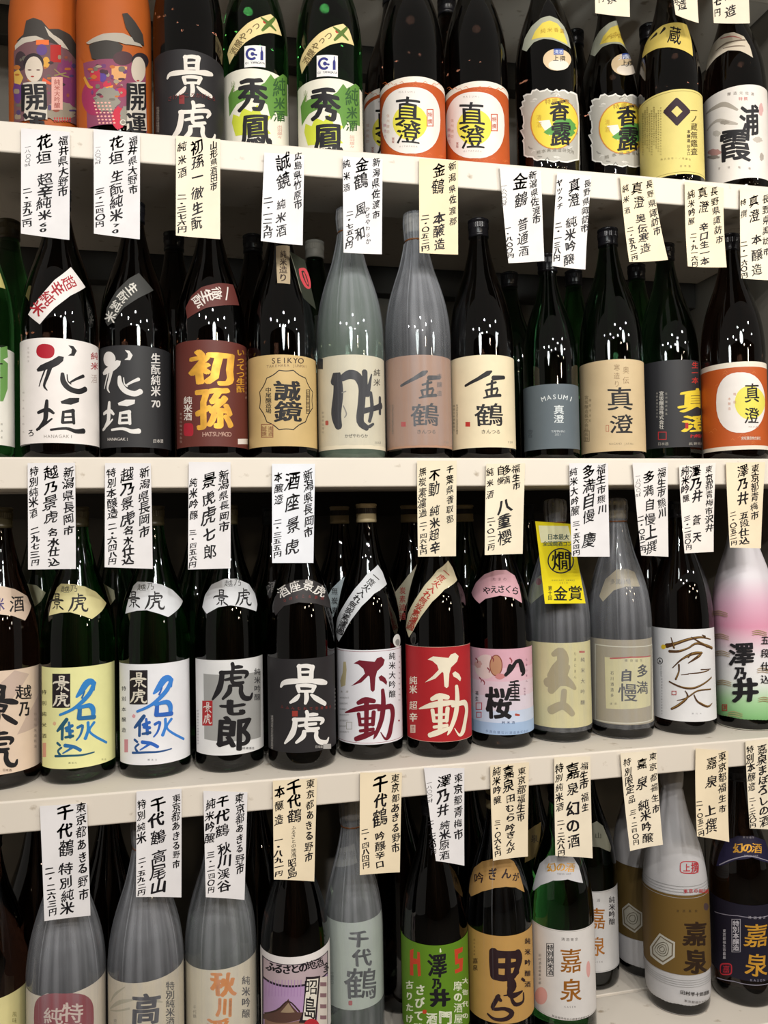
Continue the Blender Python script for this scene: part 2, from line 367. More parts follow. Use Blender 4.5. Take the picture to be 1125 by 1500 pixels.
def build_card(i, T):
    kind, label, cat, O, tilt, q, col, curl, group, layers = T
    rng = random.Random(i*13+5)
    q = np.array(q, float); top = (q[0]+q[1])/2; hgt = abs(((q[2]+q[3])/2 - top)[1])
    ph = rng.uniform(0, 6.28); side = rng.choice((-1, 1))
    def place(p, off):
        t = np.clip(-p[:, 1]/hgt, -.1, 1.1); cx = top[0] + (((q[2]+q[3])/2)[0]-top[0])*t; s = (p[:, 0]-cx)/(np.linalg.norm(q[1]-q[0])/2)
        tt = np.clip(t-.25, 0, 1)
        y = -.0012 - curl*(.010*tt**2 + .0035*tt*s*side + .004*tt*(s*s) + .0012*np.sin(4*t+ph)*tt) - off
        return np.stack([p[:, 0]/1000, y, p[:, 1]/1000], 1)
    nu, nv = 8, 16; P = []
    for b in range(nv+1):
        for a in range(nu+1):
            s, t = a/nu, b/nv; P.append((1-t)*((1-s)*q[0]+s*q[1]) + t*((1-s)*q[3]+s*q[2]))
    P = np.array(P); F = place(P, 0); Bk = place(P, -.0003); n = len(P); f = []
    for b in range(nv):
        for a in range(nu):
            k = b*(nu+1)+a; f.append((k, k+nu+1, k+nu+2, k+1)); f.append((n+k, n+k+1, n+k+nu+2, n+k+nu+1))
    edge = [a for a in range(nu+1)] + [(b+1)*(nu+1)+nu for b in range(nv)] + [nv*(nu+1)+a for a in range(nu-1, -1, -1)] + [b*(nu+1) for b in range(nv-1, 0, -1)]
    for a, b in zip(edge, edge[1:]+edge[:1]): f.append((a, b, n+b, n+a))
    base = len(f)
    V = [np.concatenate([F, Bk])]; FF = [list(x) for x in f]; mats = [None]; MI = [0]*base; off = 2*n
    for tr, c, lev in layers_to_tris(layers, 7.0, i, 1.0 if kind == 'price_tag' else 0):
        p = tr.reshape(-1, 2); v = place(p, .00022 + lev*.0001)
        V.append(v)
        if c not in mats: mats.append(c)
        FF += (np.arange(len(p)).reshape(-1, 3)+off).tolist(); MI += [mats.index(c)]*len(tr); off += len(p)
    o = mesh_obj(kind, np.concatenate(V), FF, [tagpaper(col)] + [paper(c) for c in mats[1:]], None, MI, smooth=False)
    o.location = O; o.rotation_euler = (-tilt, 0, 0) if tilt else (0, 0, 0)
    o['label'] = label; o['category'] = cat
    if group: o['group'] = group
    return o
# ------------------------------------------------------------------ the setting
def box(name, x0, x1, y0, y1, z0, z1, mat, parent=None, bev=0.0):
    v = [(x, y, z) for x in (x0, x1) for y in (y0, y1) for z in (z0, z1)]
    f = [(0, 1, 3, 2), (4, 6, 7, 5), (0, 4, 5, 1), (2, 3, 7, 6), (0, 2, 6, 4), (1, 5, 7, 3)]
    o = mesh_obj(name, v, f, [mat], parent, smooth=False)
    if bev:
        m = o.modifiers.new('bevel', 'BEVEL'); m.width = bev; m.segments = 3
    return o
XA, XB = -1.1, 1.052
wall = box('wall_back', XA-.6, XB+.8, .46, .50, 0, 3.0, plain('back_wall_paint', '#6b675f', .8)); wall['kind'] = 'structure'
fl = box('floor', -3.5, 4.5, -5.0, .50, -.05, 0, plain('floor_concrete', '#4a443c', .6)); fl['kind'] = 'structure'
side = box('wall_right', 1.056, 1.09, -.004, .455, 0, 3.0, plain('side_panel_paint', '#8a847a', .7)); side['kind'] = 'structure'
m, nt, b = new_mat('far_wall_reflection_stripes')  # unseen wall, added with stripes to put vertical streaks into bottle reflections
n = noise(nt, 1.0, 4, (9, 1, .5)); r = ramp(nt, n.outputs[0], [(.3, lin('#15100c')), (.5, lin('#4a3626')), (.62, lin('#8a6a48')), (.75, lin('#2a1e16'))])
nt.links.new(r.outputs[0], b.inputs['Base Color']); b.inputs['Roughness'].default_value = .5
fw = box('wall_front', -3.5, 4.5, -3.75, -3.7, 0, 3.0, m); fw['kind'] = 'structure'
names = {0: 'white painted shelf above the frame, carrying the tags at the top photo edge', 1: 'white painted shelf sloping down to the right above the second row of bottles', 2: 'white painted shelf running level across the middle of the photo', 3: 'white painted shelf rising to the right above the lowest row of bottles', 4: 'white painted bottom shelf partly seen between the lowest bottles'}
for k, z in SHELF_Z.items():
    s = thing('display_shelf', (0, 0, z), names[k], 'shelf', None)
    box('front_board', XA, XB, 0, .128, -.043, 0, shelfmat(), s, .0025)
    box('rear_board', XA, XB, .134, .418, -.022, -.0002, shelfmat(), s, .0015)
    box('ledger_rail', XA, XB, .425, .4595, -.075, -.002, plain('dark_rail', '#3a3834', .7), s, .002)

# ------------------------------------------------------------------ bottles: label, x, y, shelf, facing, glass, cap, radius, height, outline, wrap, printed parts (mm on the surface), group
BOTTLES = [
['orange printed-wrapper bottle with a white face, leftmost on the top shelf',-.2449,.0922,1,.2013,'brown','black',.049,.385,'std',None,[['printed_wrapper',None,.0016,[['G','#38332f',[[-44.3,141.7],[-31.5,149.1],[-26.9,168.7],[-16.5,172.5],[-5,169.8],[4.4,159.9],[18.1,164.9],[36.2,165.6],[50.4,157.3],[49,133.6],[35.8,130.4],[4.2,141.7],[-24.9,140.4]]],['G','#b9b0a2',[[-1.3,162.5],[10.1,153.6],[22.2,150.3],[33.4,141.5],[22.1,140.1],[4.3,149.8]]],['G','#b9b0a2',[[-47.4,136.5],[-33.8,144.4],[-12.8,146.6],[-1.4,143.3],[-25,136.4],[-36.4,129.7],[-46.8,127.8]]],['G','#6b4a4e',[[-49.4,129.1],[-29.3,136.7],[.5,140.7],[31,140.2],[47.3,134.7],[48.8,37.8],[-50.4,22.3]]],['E','#3a2c31',-36.5,111.6,10.5,-2,-.1,-14.1,2],['G','#a8231f',[[6,111.8],[20.8,117.1],[21,142.7],[6.1,137.2]]],['G','#e06b2c',[[-12.9,133.5],[4.2,136.6],[4.3,143.7],[-12.8,140.5]]],['E','#5a3f7c',-5.3,127.4,7.2,1.2,-.1,-8.1,2],['E','#d19a3a',.3,110.4,4.9,1.1,-.1,-8.1,2],['G','#76365e',[[48.8,96],[49.1,89.9],[49.4,85.2],[44.8,74.8],[43.9,71.5],[44,65.8],[40.5,60],[37,57.4],[33.9,48.4],[30.8,46.5],[27.9,50],[24.9,45.2],[22.7,49.9],[19.5,47.7],[17.4,47.6],[15.5,50.9],[14.6,56.1],[13.2,60.7],[11.1,68],[12.8,73.8],[10.1,78.6],[11.4,84.8],[12.3,91],[13.8,97.6],[14.5,104.6],[16,110.2],[17.7,115.5],[20.3,114.4],[22.7,123.5],[25.5,123.3],[28.5,122.4],[31.7,126.3],[34.1,122.3],[38.1,128.7],[39.2,124.5],[42.7,118.6],[44.6,118.1],[49.3,112.6],[49.7,107.6],[51.3,103.3]]],['G','#8c8272',[[44.5,56.4],[45.2,54.6],[41.9,50.7],[45.1,49.7],[41.3,46.8],[37.1,43.1],[32.6,40],[29.4,35.5],[26.9,33.8],[23,33.5],[19.2,30.7],[15.5,29],[11.8,30.4],[9,29],[6.4,30.6],[4,31.5],[.4,31],[0,33.7],[-2.7,34.9],[-3.4,36.8],[-2.1,39.4],[-2.2,41.6],[.3,44.1],[-.9,45.4],[3.5,49],[4.7,50.9],[6.6,52.4],[8.4,53.6],[12.6,55.7],[15.8,57.4],[19.4,60.2],[22.9,60.8],[27.3,60.9],[29.3,61.3],[34.7,63.5],[36.1,62.1],[38.6,61.9],[40.2,61.1],[47.4,62.8],[47.6,60.5]]],['G','#5d3570',[[-34.2,71],[-34.1,67.2],[-34.5,63.6],[-35.9,61.3],[-35.3,57.8],[-36.2,56.9],[-37.6,54.6],[-38.6,51.8],[-40,52.2],[-41,48.6],[-42.2,51.9],[-43.6,52.6],[-44.9,53.7],[-45.8,52.2],[-47.1,56.9],[-49.2,57.5],[-49.1,60.1],[-50.3,64.3],[-50.3,67.3],[-51.6,71.4],[-52.1,75.3],[-50.9,78.2],[-50,80.9],[-49.7,84.9],[-48.4,87.7],[-48,89.2],[-47.4,91.8],[-45.7,93.1],[-44.6,92.4],[-43.3,92.6],[-41.9,96.2],[-40.7,95.3],[-39.5,93.3],[-38.6,89.7],[-37.5,91.1],[-36.7,87.9],[-35.2,85.3],[-35.3,80.9],[-34.6,78.3],[-35,74.8]]],['G','#c9a24a',[[-49.4,98.7],[-39.2,100.1],[-31.9,86.8],[-36.8,77.5],[-48.5,82.3]]],['E','#5f5a50',-7.3,83.2,2.5,.3,0,-3.6,2],['E','#4a3a60',42.3,123,5.2,2.9,0,-3.6,1.4],['E','#7c3a5a',38.4,98.2,2.9,1.5,0,-3.4,1.4],['E','#8c7c66',-42.3,32.6,6,-1.3,0,-3.7,3],['E','#a8642c',-42.8,93.2,4.8,-1.2,0,-1.5,2],['E','#8a4a3a',-30.3,46.8,2.3,-.3,0,-3.8,2],['E','#5f5a50',3.6,92.1,3.2,.8,0,-1.7,1.4],['E','#a8642c',31.4,112.5,5.3,2.6,0,-1.8,3],['E','#4a3a60',39.9,55.4,7.2,3.5,0,-1.4,3],['E','#a8642c',4.1,88.2,2.7,.7,0,-1.6,3],['E','#a8642c',-18,33.9,3.4,.1,0,-2.1,2],['E','#a8642c',-20.2,44.8,2.2,0,0,-3.2,2],['E','#8a4a3a',-1.4,72.2,4.1,.8,0,-1.8,3],['E','#7c3a5a',3.8,66.8,2.1,.5,0,-1.7,2],['E','#4a3a60',37.9,105.5,5,2.6,0,-2.1,1.4],['E','#5f5a50',-39.5,48.6,5.8,-1.2,0,-2.3,3],['E','#8a4a3a',13.5,44.4,5,1.6,0,-2.4,1.4],['E','#8c7c66',6.4,43.8,3.2,.8,0,-2.3,1.4],['E','#5f5a50',-29.1,114.3,5,-.5,0,-3.4,2],['E','#8a4a3a',28.6,128.1,2.9,1.4,0,-2.1,2],['E','#5f5a50',-28.3,114.2,3.1,-.3,0,-3.7,1.4],['E','#8c7c66',18.6,123.8,2.2,.9,0,-3.1,3],['E','#a8642c',-43.4,104,6.6,-1.7,0,-3.4,2],['E','#3a2c30',22.2,85.4,5.2,2.1,0,-2.6,1.4],['E','#3a2c30',6.7,111.5,4,1.2,0,-2.3,1.4],['E','#8c7c66',-44.3,69.6,5.8,-1.5,0,-3.6,3],['E','#a8642c',-20.7,83.5,5.1,0,0,-3.7,1.4],['E','#5f5a50',-35.9,113.1,2.1,-.4,0,-2.5,1.4],['E','#8a4a3a',31.2,73.6,2.5,1.1,0,-2.8,2],['E','#a8642c',-1,102.2,2.1,.4,0,-1.7,2],['E','#5f5a50',16.6,77.3,1.8,.6,0,-3.2,3],['E','#4a3a60',-40.6,38.4,4,-.8,0,-3.6,2],['E','#4a3a60',4.5,45.9,2.3,.6,0,-3.9,3],['E','#7c3a5a',20,106.5,2.3,.9,0,-3.3,2],['G','#2a2025',[[-2.8,108.7],[-3.1,105.5],[-4.1,102.3],[-5.8,99.4],[-8,96.9],[-10.6,94.9],[-13.5,93.6],[-16.7,93],[-19.9,93.3],[-23,94.4],[-25.8,96.3],[-28.3,98.7],[-30.2,101.5],[-31.4,104.7],[-31.8,107.8],[-31.3,110.9],[-30.1,113.7],[-28.2,116.2],[-25.7,118.2],[-22.8,119.8],[-19.7,120.8],[-16.5,121.2],[-13.3,121],[-10.4,120.3],[-7.8,118.9],[-5.7,117],[-4.1,114.6],[-3.1,111.8]]],['G','#cdbfae',[[-4.1,99.4],[-4.5,95.2],[-5.4,91.2],[-6.8,87.4],[-8.7,84.3],[-10.9,81.8],[-13.5,80.2],[-16.2,79.6],[-18.9,80],[-21.5,81.4],[-24,83.7],[-26,86.7],[-27.6,90.3],[-28.6,94.3],[-28.9,98.5],[-28.5,102.5],[-27.5,106.4],[-25.9,109.7],[-23.8,112.5],[-21.3,114.7],[-18.7,116],[-15.9,116.6],[-13.2,116.3],[-10.7,115.2],[-8.5,113.2],[-6.6,110.5],[-5.3,107.3],[-4.4,103.5]]],['E','#4a2a2a',-22.1,97,2.9,-.1,0,-1,2],['E','#4a2a2a',-10.2,97.5,2.7,.3,0,-1,2],['E','#a03a30',-18.1,87.6,2.4,0,0,-1.2,2],['S','#8a7a50',[11.7,103.5,2,21.8,99.1,2.5,33,101.2,1.7],1],['S','#8a7a50',[11.6,94.3,2,28.4,105.1,1.6],0],['G','#d9542b',[[-3.7,87.4],[7.7,82],[5.7,79],[-5.6,81.1]]],['G','#d9a59a',[[7,43.4],[22.6,48.6],[23,96.4],[7.3,90.8]]],['C','#a8574e','純米大吟醸',14.9,86.1,14.7,52,8.8,3,.1,8.7,.01],['G','#c4bbae',[[-32,78.7],[.1,82.1],[1.6,28.1],[-30.1,24.4]]],['T','#1b191c','開',-16.3,58.4,35.5,1.3,.2,39.1,.07,1],['T','#1b191c','運',-16.1,17.4,34.4,1.2,.2,39,.07,1],['E','#b23a3a',11.2,32.5,1.2,.3,0,-1.6,2],['E','#b23a3a',14.7,33.6,1.2,.4,0,-1.6,2],['E','#b23a3a',18.4,34.8,1.2,.4,0,-1.6,2],['E','#b23a3a',22.1,36.2,1.3,.5,0,-1.6,2],['E','#b23a3a',26,37.7,1.3,.5,0,-1.6,2],['E','#b23a3a',30.1,39.4,1.4,.6,0,-1.6,2],['E','#b23a3a',34.5,41.3,1.5,.7,0,-1.6,2],['E','#b23a3a',11.2,28.8,1.2,.3,0,-1.6,2],['E','#b23a3a',14.7,29.9,1.2,.4,0,-1.6,2],['E','#b23a3a',18.3,31.1,1.2,.4,0,-1.6,2],['E','#b23a3a',22.1,32.5,1.3,.5,0,-1.6,2],['E','#b23a3a',26,34,1.3,.5,0,-1.6,2],['E','#b23a3a',30.1,35.7,1.4,.6,0,-1.6,2],['E','#b23a3a',34.4,37.6,1.5,.7,0,-1.6,2]],(380,9,'#ad561e')]],'sake bottles on the top shelf'],
['bottle in orange printed wrapper showing red fish scales, second on the top shelf',-.1442,.0618,1,.1227,'brown','black',.0515,.392,'std',None,[['printed_wrapper',None,.0016,[['G','#38332f',[[-35.5,125.3],[-22.4,130.2],[.2,132.5],[11.3,127.4],[7.4,108.2],[-14.9,99.1],[-31.1,106.4]]],['G','#a9a093',[[-40.5,130.6],[-14.5,139.9],[11.5,145.5],[34.4,143.6],[42.2,139.8],[15.2,130.8],[-10.8,131.1],[-35.5,127.3]]],['G','#38332f',[[10.8,173.4],[17.6,177],[27.8,170.6],[42.5,158.4],[45.2,143.6],[27.5,140],[15.4,155]]],['G','#86425c',[[-54.9,103.7],[-31.1,102.4],[7.4,106.2],[23,111.7],[46.5,130],[49.5,16.7],[-58.2,6.9]]],['G','#ad561e',[[-55.8,118.3],[-46.4,104.5],[-41.2,64.9],[-39.5,2.1],[-59.4,7.4]]],['G','#4a3034',[[25.1,114.6],[24.7,112.2],[23.6,109.6],[21.8,107],[19.6,104.5],[16.9,102.3],[14,100.5],[11,99.3],[8.1,98.7],[5.4,98.7],[2.9,99.3],[.9,100.5],[-.6,102.1],[-1.5,104],[-1.8,106.2],[-1.5,108.5],[-.5,110.8],[1,113],[3.1,115],[5.5,116.8],[8.3,118.2],[11.2,119.4],[14.2,120.1],[17.1,120.4],[19.7,120.3],[22,119.6],[23.7,118.4],[24.7,116.7]]],['G','#9a2f55',[[-9.7,49.6],[-10.1,43.9],[-11.4,38.3],[-13.5,33.4],[-16.2,29.3],[-19.5,26.3],[-23.4,24.6],[-27.5,24.4],[-31.9,25.7],[-36.3,28.4],[-40.5,32.5],[-44.4,37.7],[-47.5,43.6],[-49.5,49.7],[-50.2,55.7],[-49.3,61.3],[-47.2,66],[-44,69.9],[-40.1,72.9],[-35.8,74.9],[-31.4,76],[-27,75.9],[-22.9,74.9],[-19.1,72.7],[-15.9,69.6],[-13.2,65.5],[-11.2,60.7],[-10,55.3]]],['E','#5a3f8c',-16,80.2,5.8,0,-.1,-8.9,2],['G','#b52f3f',[[-33.7,74.1],[-19,72.3],[-18.8,88.2],[-33.5,90]]],['G','#d59a62',[[-3.8,94],[16.8,99.2],[14.7,82.4],[7.1,74.2],[-3.9,78]]],['S','#c48a34',[-43.7,81.6,4,-36.1,67.6,4.4,-30.4,64.5,2.8],1],['E','#c23148',-9.5,67.5,5.6,.4,0,-5,2],['E','#ba2e42',8.8,59.7,7.1,1.9,-.1,-7,2],['E','#7c3a80',-.4,54.7,6.2,1,-.1,-9,2],['S','#e0902e',[-11.4,62.4,3.2,-4,65.1,2.8,3.4,71.3,1.6],1],['G','#8a8478',[[5.7,47.9],[7.6,46.1],[6.2,42.8],[2.4,39.1],[1.1,36.8],[-.1,36.2],[-.4,30.4],[-3.4,32.1],[-4.5,26.1],[-7.2,28.9],[-9.8,31],[-12.8,29.4],[-14.3,31.1],[-17,27.6],[-18.6,30.6],[-22.7,33.7],[-24.1,37.2],[-22.4,38.6],[-27.7,40.9],[-25.7,43.1],[-27,46.1],[-29.3,49.5],[-24.5,51.6],[-25.3,55.3],[-25,55.5],[-24.3,56.6],[-19.3,61.5],[-16.2,61.3],[-13.8,63.6],[-12.4,63.7],[-9.6,62.2],[-6.7,64.2],[-4.3,62.9],[-1,65.4],[.1,62.2],[.1,60.5],[4.6,60.3],[7,55.7],[5.4,53.8],[3.5,50.2]]],['G','#c01f3a',[[12.9,23.9],[12.6,21.2],[12.2,19],[13.2,17.1],[11.8,14.3],[10.7,12],[9.4,9.4],[8.3,9.4],[7.1,8.2],[6,5.6],[4.7,7.5],[3.4,4.9],[2.3,6.3],[.9,6.9],[-.1,7.9],[-1.3,9.4],[-2.7,11.2],[-2.3,14],[-4,15.5],[-3.1,17.8],[-3.8,20.4],[-4.2,22.8],[-3,25.8],[-2.1,28.2],[-1.4,30.4],[-1.3,33],[-.4,33.8],[1.3,34.4],[2.3,36.5],[3.7,38.6],[4.9,38.4],[6.2,37.1],[7.3,37.1],[8.6,36.7],[9.8,36.8],[11.4,34],[11.7,32.3],[12.8,31.8],[12.5,29],[13,26.1]]],['G','#8a8478',[[22.1,30.9],[21.4,28.3],[20.9,26.1],[21.8,24.9],[20.6,21.9],[19.1,20.1],[18.9,18.5],[17.8,17.7],[16.4,16.6],[15.3,13.6],[14.1,13.4],[12.9,13.4],[11.9,14.8],[10.5,14.2],[9.7,16.6],[9,17.5],[8.3,17.9],[7.8,19.7],[6.5,22.3],[6.9,24.1],[7.4,26.4],[6.2,28.1],[6.9,30.3],[7.4,33.3],[8.5,34.1],[9.4,36.8],[10.3,37.5],[10.9,40.8],[12,40.6],[13.1,40.6],[14.3,41.4],[15.6,43.8],[16.5,42.4],[17.9,41],[18.7,42.1],[20.4,39.4],[20.9,39.5],[20.9,37],[21.1,34.7],[22.3,33.2]]],['E','#6f675c',-22.4,64.9,3.1,-.2,0,-3.1,3],['E','#9c8c76',8.5,59,1.7,.5,0,-2,1.4],['E','#6c3a6a',13.6,91.1,3.2,1.1,0,-3.3,2],['E','#9c8c76',8.9,69.8,1.6,.4,0,-1.9,2],['E','#6f675c',-25.4,90.1,3.4,-.4,0,-3.2,3],['E','#8a3a4a',-.1,66.1,2.2,.4,0,-3.9,2],['E','#9c8c76',-8.7,81.5,2.3,.2,0,-3.1,2],['E','#8a3a4a',-17.4,50.4,2.8,-.1,0,-1.9,2],['E','#4a2c38',8.9,78.8,4.3,1.2,0,-1.7,3],['E','#6c3a6a',-14.3,93.9,3.3,.1,0,-2.8,3],['E','#b8642c',2.6,52.3,2.7,.5,0,-1.4,2],['E','#6c3a6a',-30.3,57.5,2,-.3,0,-3.5,1.4],['E','#4a2c38',-22.3,95,3.1,-.2,0,-1.7,1.4],['E','#4a2c38',-15.4,86.2,4.3,0,0,-2.9,2],['E','#8a3a4a',-32.1,89.9,4.6,-.9,0,-3.2,3],['E','#9c8c76',-29.9,86.6,2.2,-.4,0,-1.6,3],['E','#b8642c',-33.2,90.9,4.5,-.9,0,-1.6,2],['E','#9c8c76',2.2,73.4,3.6,.7,0,-3,2],['E','#8a3a4a',5.8,67.5,4.3,1,0,-1.3,3],['E','#6c3a6a',-3,79.1,2,.3,0,-3.1,2],['E','#9c8c76',-20.8,93.2,4.7,-.3,0,-2.2,1.4],['E','#6f675c',-7.8,71.3,1.7,.2,0,-1.3,1.4],['E','#4a2c38',-10.8,84.9,2.5,.1,0,-3.2,3],['E','#6f675c',-33.6,78.1,5,-1,0,-1.3,1.4],['E','#b8642c',-2.8,93.6,3.5,.5,0,-2.4,2],['E','#6f675c',9.3,93.2,4.3,1.2,0,-3.8,3],['E','#6f675c',-26,47.9,2.7,-.3,0,-1.3,1.4],['E','#4a2c38',-20.5,53.2,3.8,-.2,0,-2,1.4],['E','#6f675c',-3.4,47,3.9,.5,0,-1.8,3],['E','#b8642c',-27.8,78.9,4.7,-.6,0,-3.5,1.4],['E','#e9a89a',-27.3,42.2,1.7,-.2,0,-1.2,2],['E','#e9a89a',-22,41.7,1.6,-.1,0,-1.2,2],['E','#e9a89a',-16.9,41.5,1.5,0,0,-1.2,2],['E','#e9a89a',-12,41.6,1.5,.1,0,-1.2,2],['E','#e9a89a',-7.1,41.9,1.5,.1,0,-1.2,2],['E','#e9a89a',-26.1,37.3,1.7,-.2,0,-1.2,2],['E','#e9a89a',-20.8,36.9,1.6,-.1,0,-1.2,2],['E','#e9a89a',-15.8,36.7,1.5,0,0,-1.2,2],['E','#e9a89a',-10.9,36.9,1.5,.1,0,-1.2,2],['E','#e9a89a',-6.1,37.2,1.5,.2,0,-1.2,2],['E','#e9a89a',-24.9,32.4,1.7,-.2,0,-1.2,2],['E','#e9a89a',-19.7,32.1,1.6,-.1,0,-1.2,2],['E','#e9a89a',-14.7,32,1.5,0,0,-1.2,2],['E','#e9a89a',-9.8,32.2,1.5,.1,0,-1.2,2],['E','#e9a89a',-5,32.6,1.5,.2,0,-1.2,2],['E','#e9a89a',-23.7,27.6,1.6,-.1,0,-1.2,2],['E','#e9a89a',-18.6,27.3,1.6,0,0,-1.2,2],['E','#e9a89a',-13.6,27.2,1.5,0,0,-1.2,2],['E','#e9a89a',-8.7,27.5,1.5,.1,0,-1.2,2],['E','#e9a89a',-4,27.9,1.5,.2,0,-1.2,2],['E','#e9a89a',-22.6,22.7,1.6,-.1,0,-1.2,2],['E','#e9a89a',-17.4,22.5,1.5,0,0,-1.2,2],['E','#e9a89a',-12.5,22.5,1.5,0,0,-1.2,2],['E','#e9a89a',-7.7,22.8,1.5,.1,0,-1.2,2],['E','#e9a89a',-2.9,23.3,1.5,.2,0,-1.2,2],['E','#e9a89a',-21.4,17.9,1.6,-.1,0,-1.2,2],['E','#e9a89a',-16.3,17.7,1.5,0,0,-1.2,2],['E','#e9a89a',-11.4,17.8,1.5,.1,0,-1.2,2],['E','#e9a89a',-6.6,18.1,1.5,.1,0,-1.2,2],['E','#e9a89a',-1.8,18.7,1.5,.2,0,-1.2,2],['E','#e9a89a',-20.3,13.1,1.6,-.1,0,-1.2,2],['E','#e9a89a',-15.2,13,1.5,0,0,-1.2,2],['E','#e9a89a',-10.3,13.1,1.5,.1,0,-1.2,2],['E','#e9a89a',-5.5,13.5,1.5,.2,0,-1.2,2],['E','#e9a89a',-.8,14.1,1.5,.2,0,-1.2,2],['E','#8a8478',10.3,17.2,4.5,1.2,0,-4.8,2],['S','#d8cfc2',[13.5,18.1,1,13.4,17.1,1,13.1,16.2,1,12.6,15.4,1,11.9,14.7,1,11.1,14.1,1,10.3,13.8,1,9.4,13.7,1,8.7,13.8,1,8,14.2,1,7.5,14.8,1,7.2,15.5,1,7.1,16.4,1,7.2,17.3,1,7.6,18.2,1,8.1,19,1,8.7,19.7,1,9.5,20.2,1,10.3,20.6,1,11.2,20.7,1,11.9,20.5,1,12.6,20.2,1,13.1,19.6,1,13.4,18.9,1,13.5,18.1,1],1],['G','#2a2025',[[55.3,127.1],[54.7,123.9],[52.8,120.2],[50.2,116.2],[47,112.4],[43.5,108.9],[39.9,106.1],[36.4,103.9],[33.1,102.6],[30.2,102],[27.7,102.3],[25.6,103.3],[24.1,104.9],[23.2,107.1],[22.9,109.7],[23.3,112.5],[24.2,115.5],[25.8,118.5],[27.9,121.4],[30.5,124.1],[33.4,126.5],[36.7,128.5],[40.2,130.1],[43.8,131.3],[47.3,131.9],[50.5,131.8],[53.1,131],[54.8,129.5]]],['G','#c5b7a7',[[47.1,109.8],[46.6,105.3],[45.4,100.6],[43.6,96],[41.3,91.8],[38.7,88.2],[36,85.4],[33.2,83.6],[30.6,82.9],[28.3,83.2],[26.2,84.5],[24.6,86.7],[23.4,89.7],[22.6,93.3],[22.4,97.4],[22.7,101.6],[23.5,105.9],[24.8,110],[26.5,113.7],[28.6,116.9],[31.1,119.4],[33.7,121.2],[36.4,122.2],[39.1,122.3],[41.7,121.4],[43.9,119.7],[45.7,117.2],[46.8,113.8]]],['E','#a03a30',32.6,85.7,2.4,1.1,0,-1.2,2],['G','#c4bbae',[[17.6,75.4],[45.9,90.6],[47.9,20],[15.2,6.9]]],['T','#1b191c','開',31.7,61.5,31.5,14.4,.5,39.7,.075,1],['T','#1b191c','運',30.1,22.9,33,13.8,.3,30.4,.075,1]],(380,9,'#ad561e')]],'sake bottles on the top shelf'],
['black bottle with two big white brushed characters on a black label, top shelf',-.038,.0618,1,.0325,'brown','black',.0515,.392,'std',None,[['label','black label with white brushed characters',.0004,[['G','#232123',[[-64.1,1.5],[71.5,1.5],[71.5,131.4],[-64.1,131.4]]],['S','#ddd5cb',[-4.6,120.9,6.3,-4.7,111.7,5.1,-4.2,102.6,5.7],1],['S','#ddd5cb',[-6.5,119.5,4.4,4.9,122.1,5.7,13.9,121.8,6.4],1],['S','#ddd5cb',[14,123,7,12.5,114.7,6.4,11.8,105.3,7],1],['S','#ddd5cb',[-3.4,111.2,3.2,11.2,114.4,3.8],0],['S','#ddd5cb',[-4.8,103.2,3.8,11.8,105.9,3.8],0],['S','#ddd5cb',[-32.3,90.9,3.2,-27.7,96,6.3,-14.5,97,7.6,7.8,99.5,5.7,25.4,103.6,8.3,35.6,106.1,5.2],1],['S','#ddd5cb',[-7.5,90.3,5.7,-5.1,81.3,5],0],['S','#ddd5cb',[-8.1,90.3,3.8,4.6,92.2,5.1,16.9,93.3,5.1],1],['S','#ddd5cb',[16.9,93.9,5.7,12.8,84.2,5.1],0],['S','#ddd5cb',[-5,81.9,3.2,12.8,84.9,3.8],0],['S','#ddd5cb',[4.4,82.4,5.7,5,72.2,6.3,3,64,3.8],1],['S','#ddd5cb',[-5.1,76.5,3.2,-9.6,70.2,6.3,-18.2,64.4,3.1],1],['S','#ddd5cb',[11.5,79,3.2,19.4,75.1,7,33.4,72.4,5.8],1],['S','#ddd5cb',[5.2,56.1,5.6,6.4,50.2,5.6,5.7,42.9,5],1],['S','#ddd5cb',[6.4,49.6,3.7,14,52.5,5.6,21.3,54.6,3.8],1],['S','#ddd5cb',[-13.5,39.7,6.2,2,41.2,5.6,23.2,47.4,6.3,30.5,47,6.3,25.9,38.6,3.1],1],['S','#ddd5cb',[-11,40.3,7.4,-12.4,25.9,8,-17.1,11.8,8.2,-30.1,1.5,1.9],1],['S','#ddd5cb',[-6.1,28.4,3.7,5,32,5,19,37,4.4],1],['S','#ddd5cb',[4.4,39.1,5,4.3,28.9,5.6,8,24.7,5,23,29.8,4.4],1],['S','#ddd5cb',[1.1,19.5,5.6,-.2,9.9,6.8,-11.2,1.5,2.2],1],['S','#ddd5cb',[1.1,19.5,3.7,12.3,22.6,4.3,18.8,23.1,6.2,18.7,12.2,6.6,24.6,5.9,6.9,35.8,9.1,5.7,39.8,18.5,3.2],1],['G','#7d2626',[[-14.4,51.9],[-6.8,51.9],[-6.6,64.6],[-14.3,64.6]]],['C','#6b2a28','さけどころかげとら',-28.1,60.5,37.7,70.8,8,1.2,.1,7.8,0],['C','#9a938b','新潟県長岡市諸橋酒造',-53.9,55,-54.7,21.5,9.1,-3.7,.1,3.8,0]],None]],'sake bottles on the top shelf'],
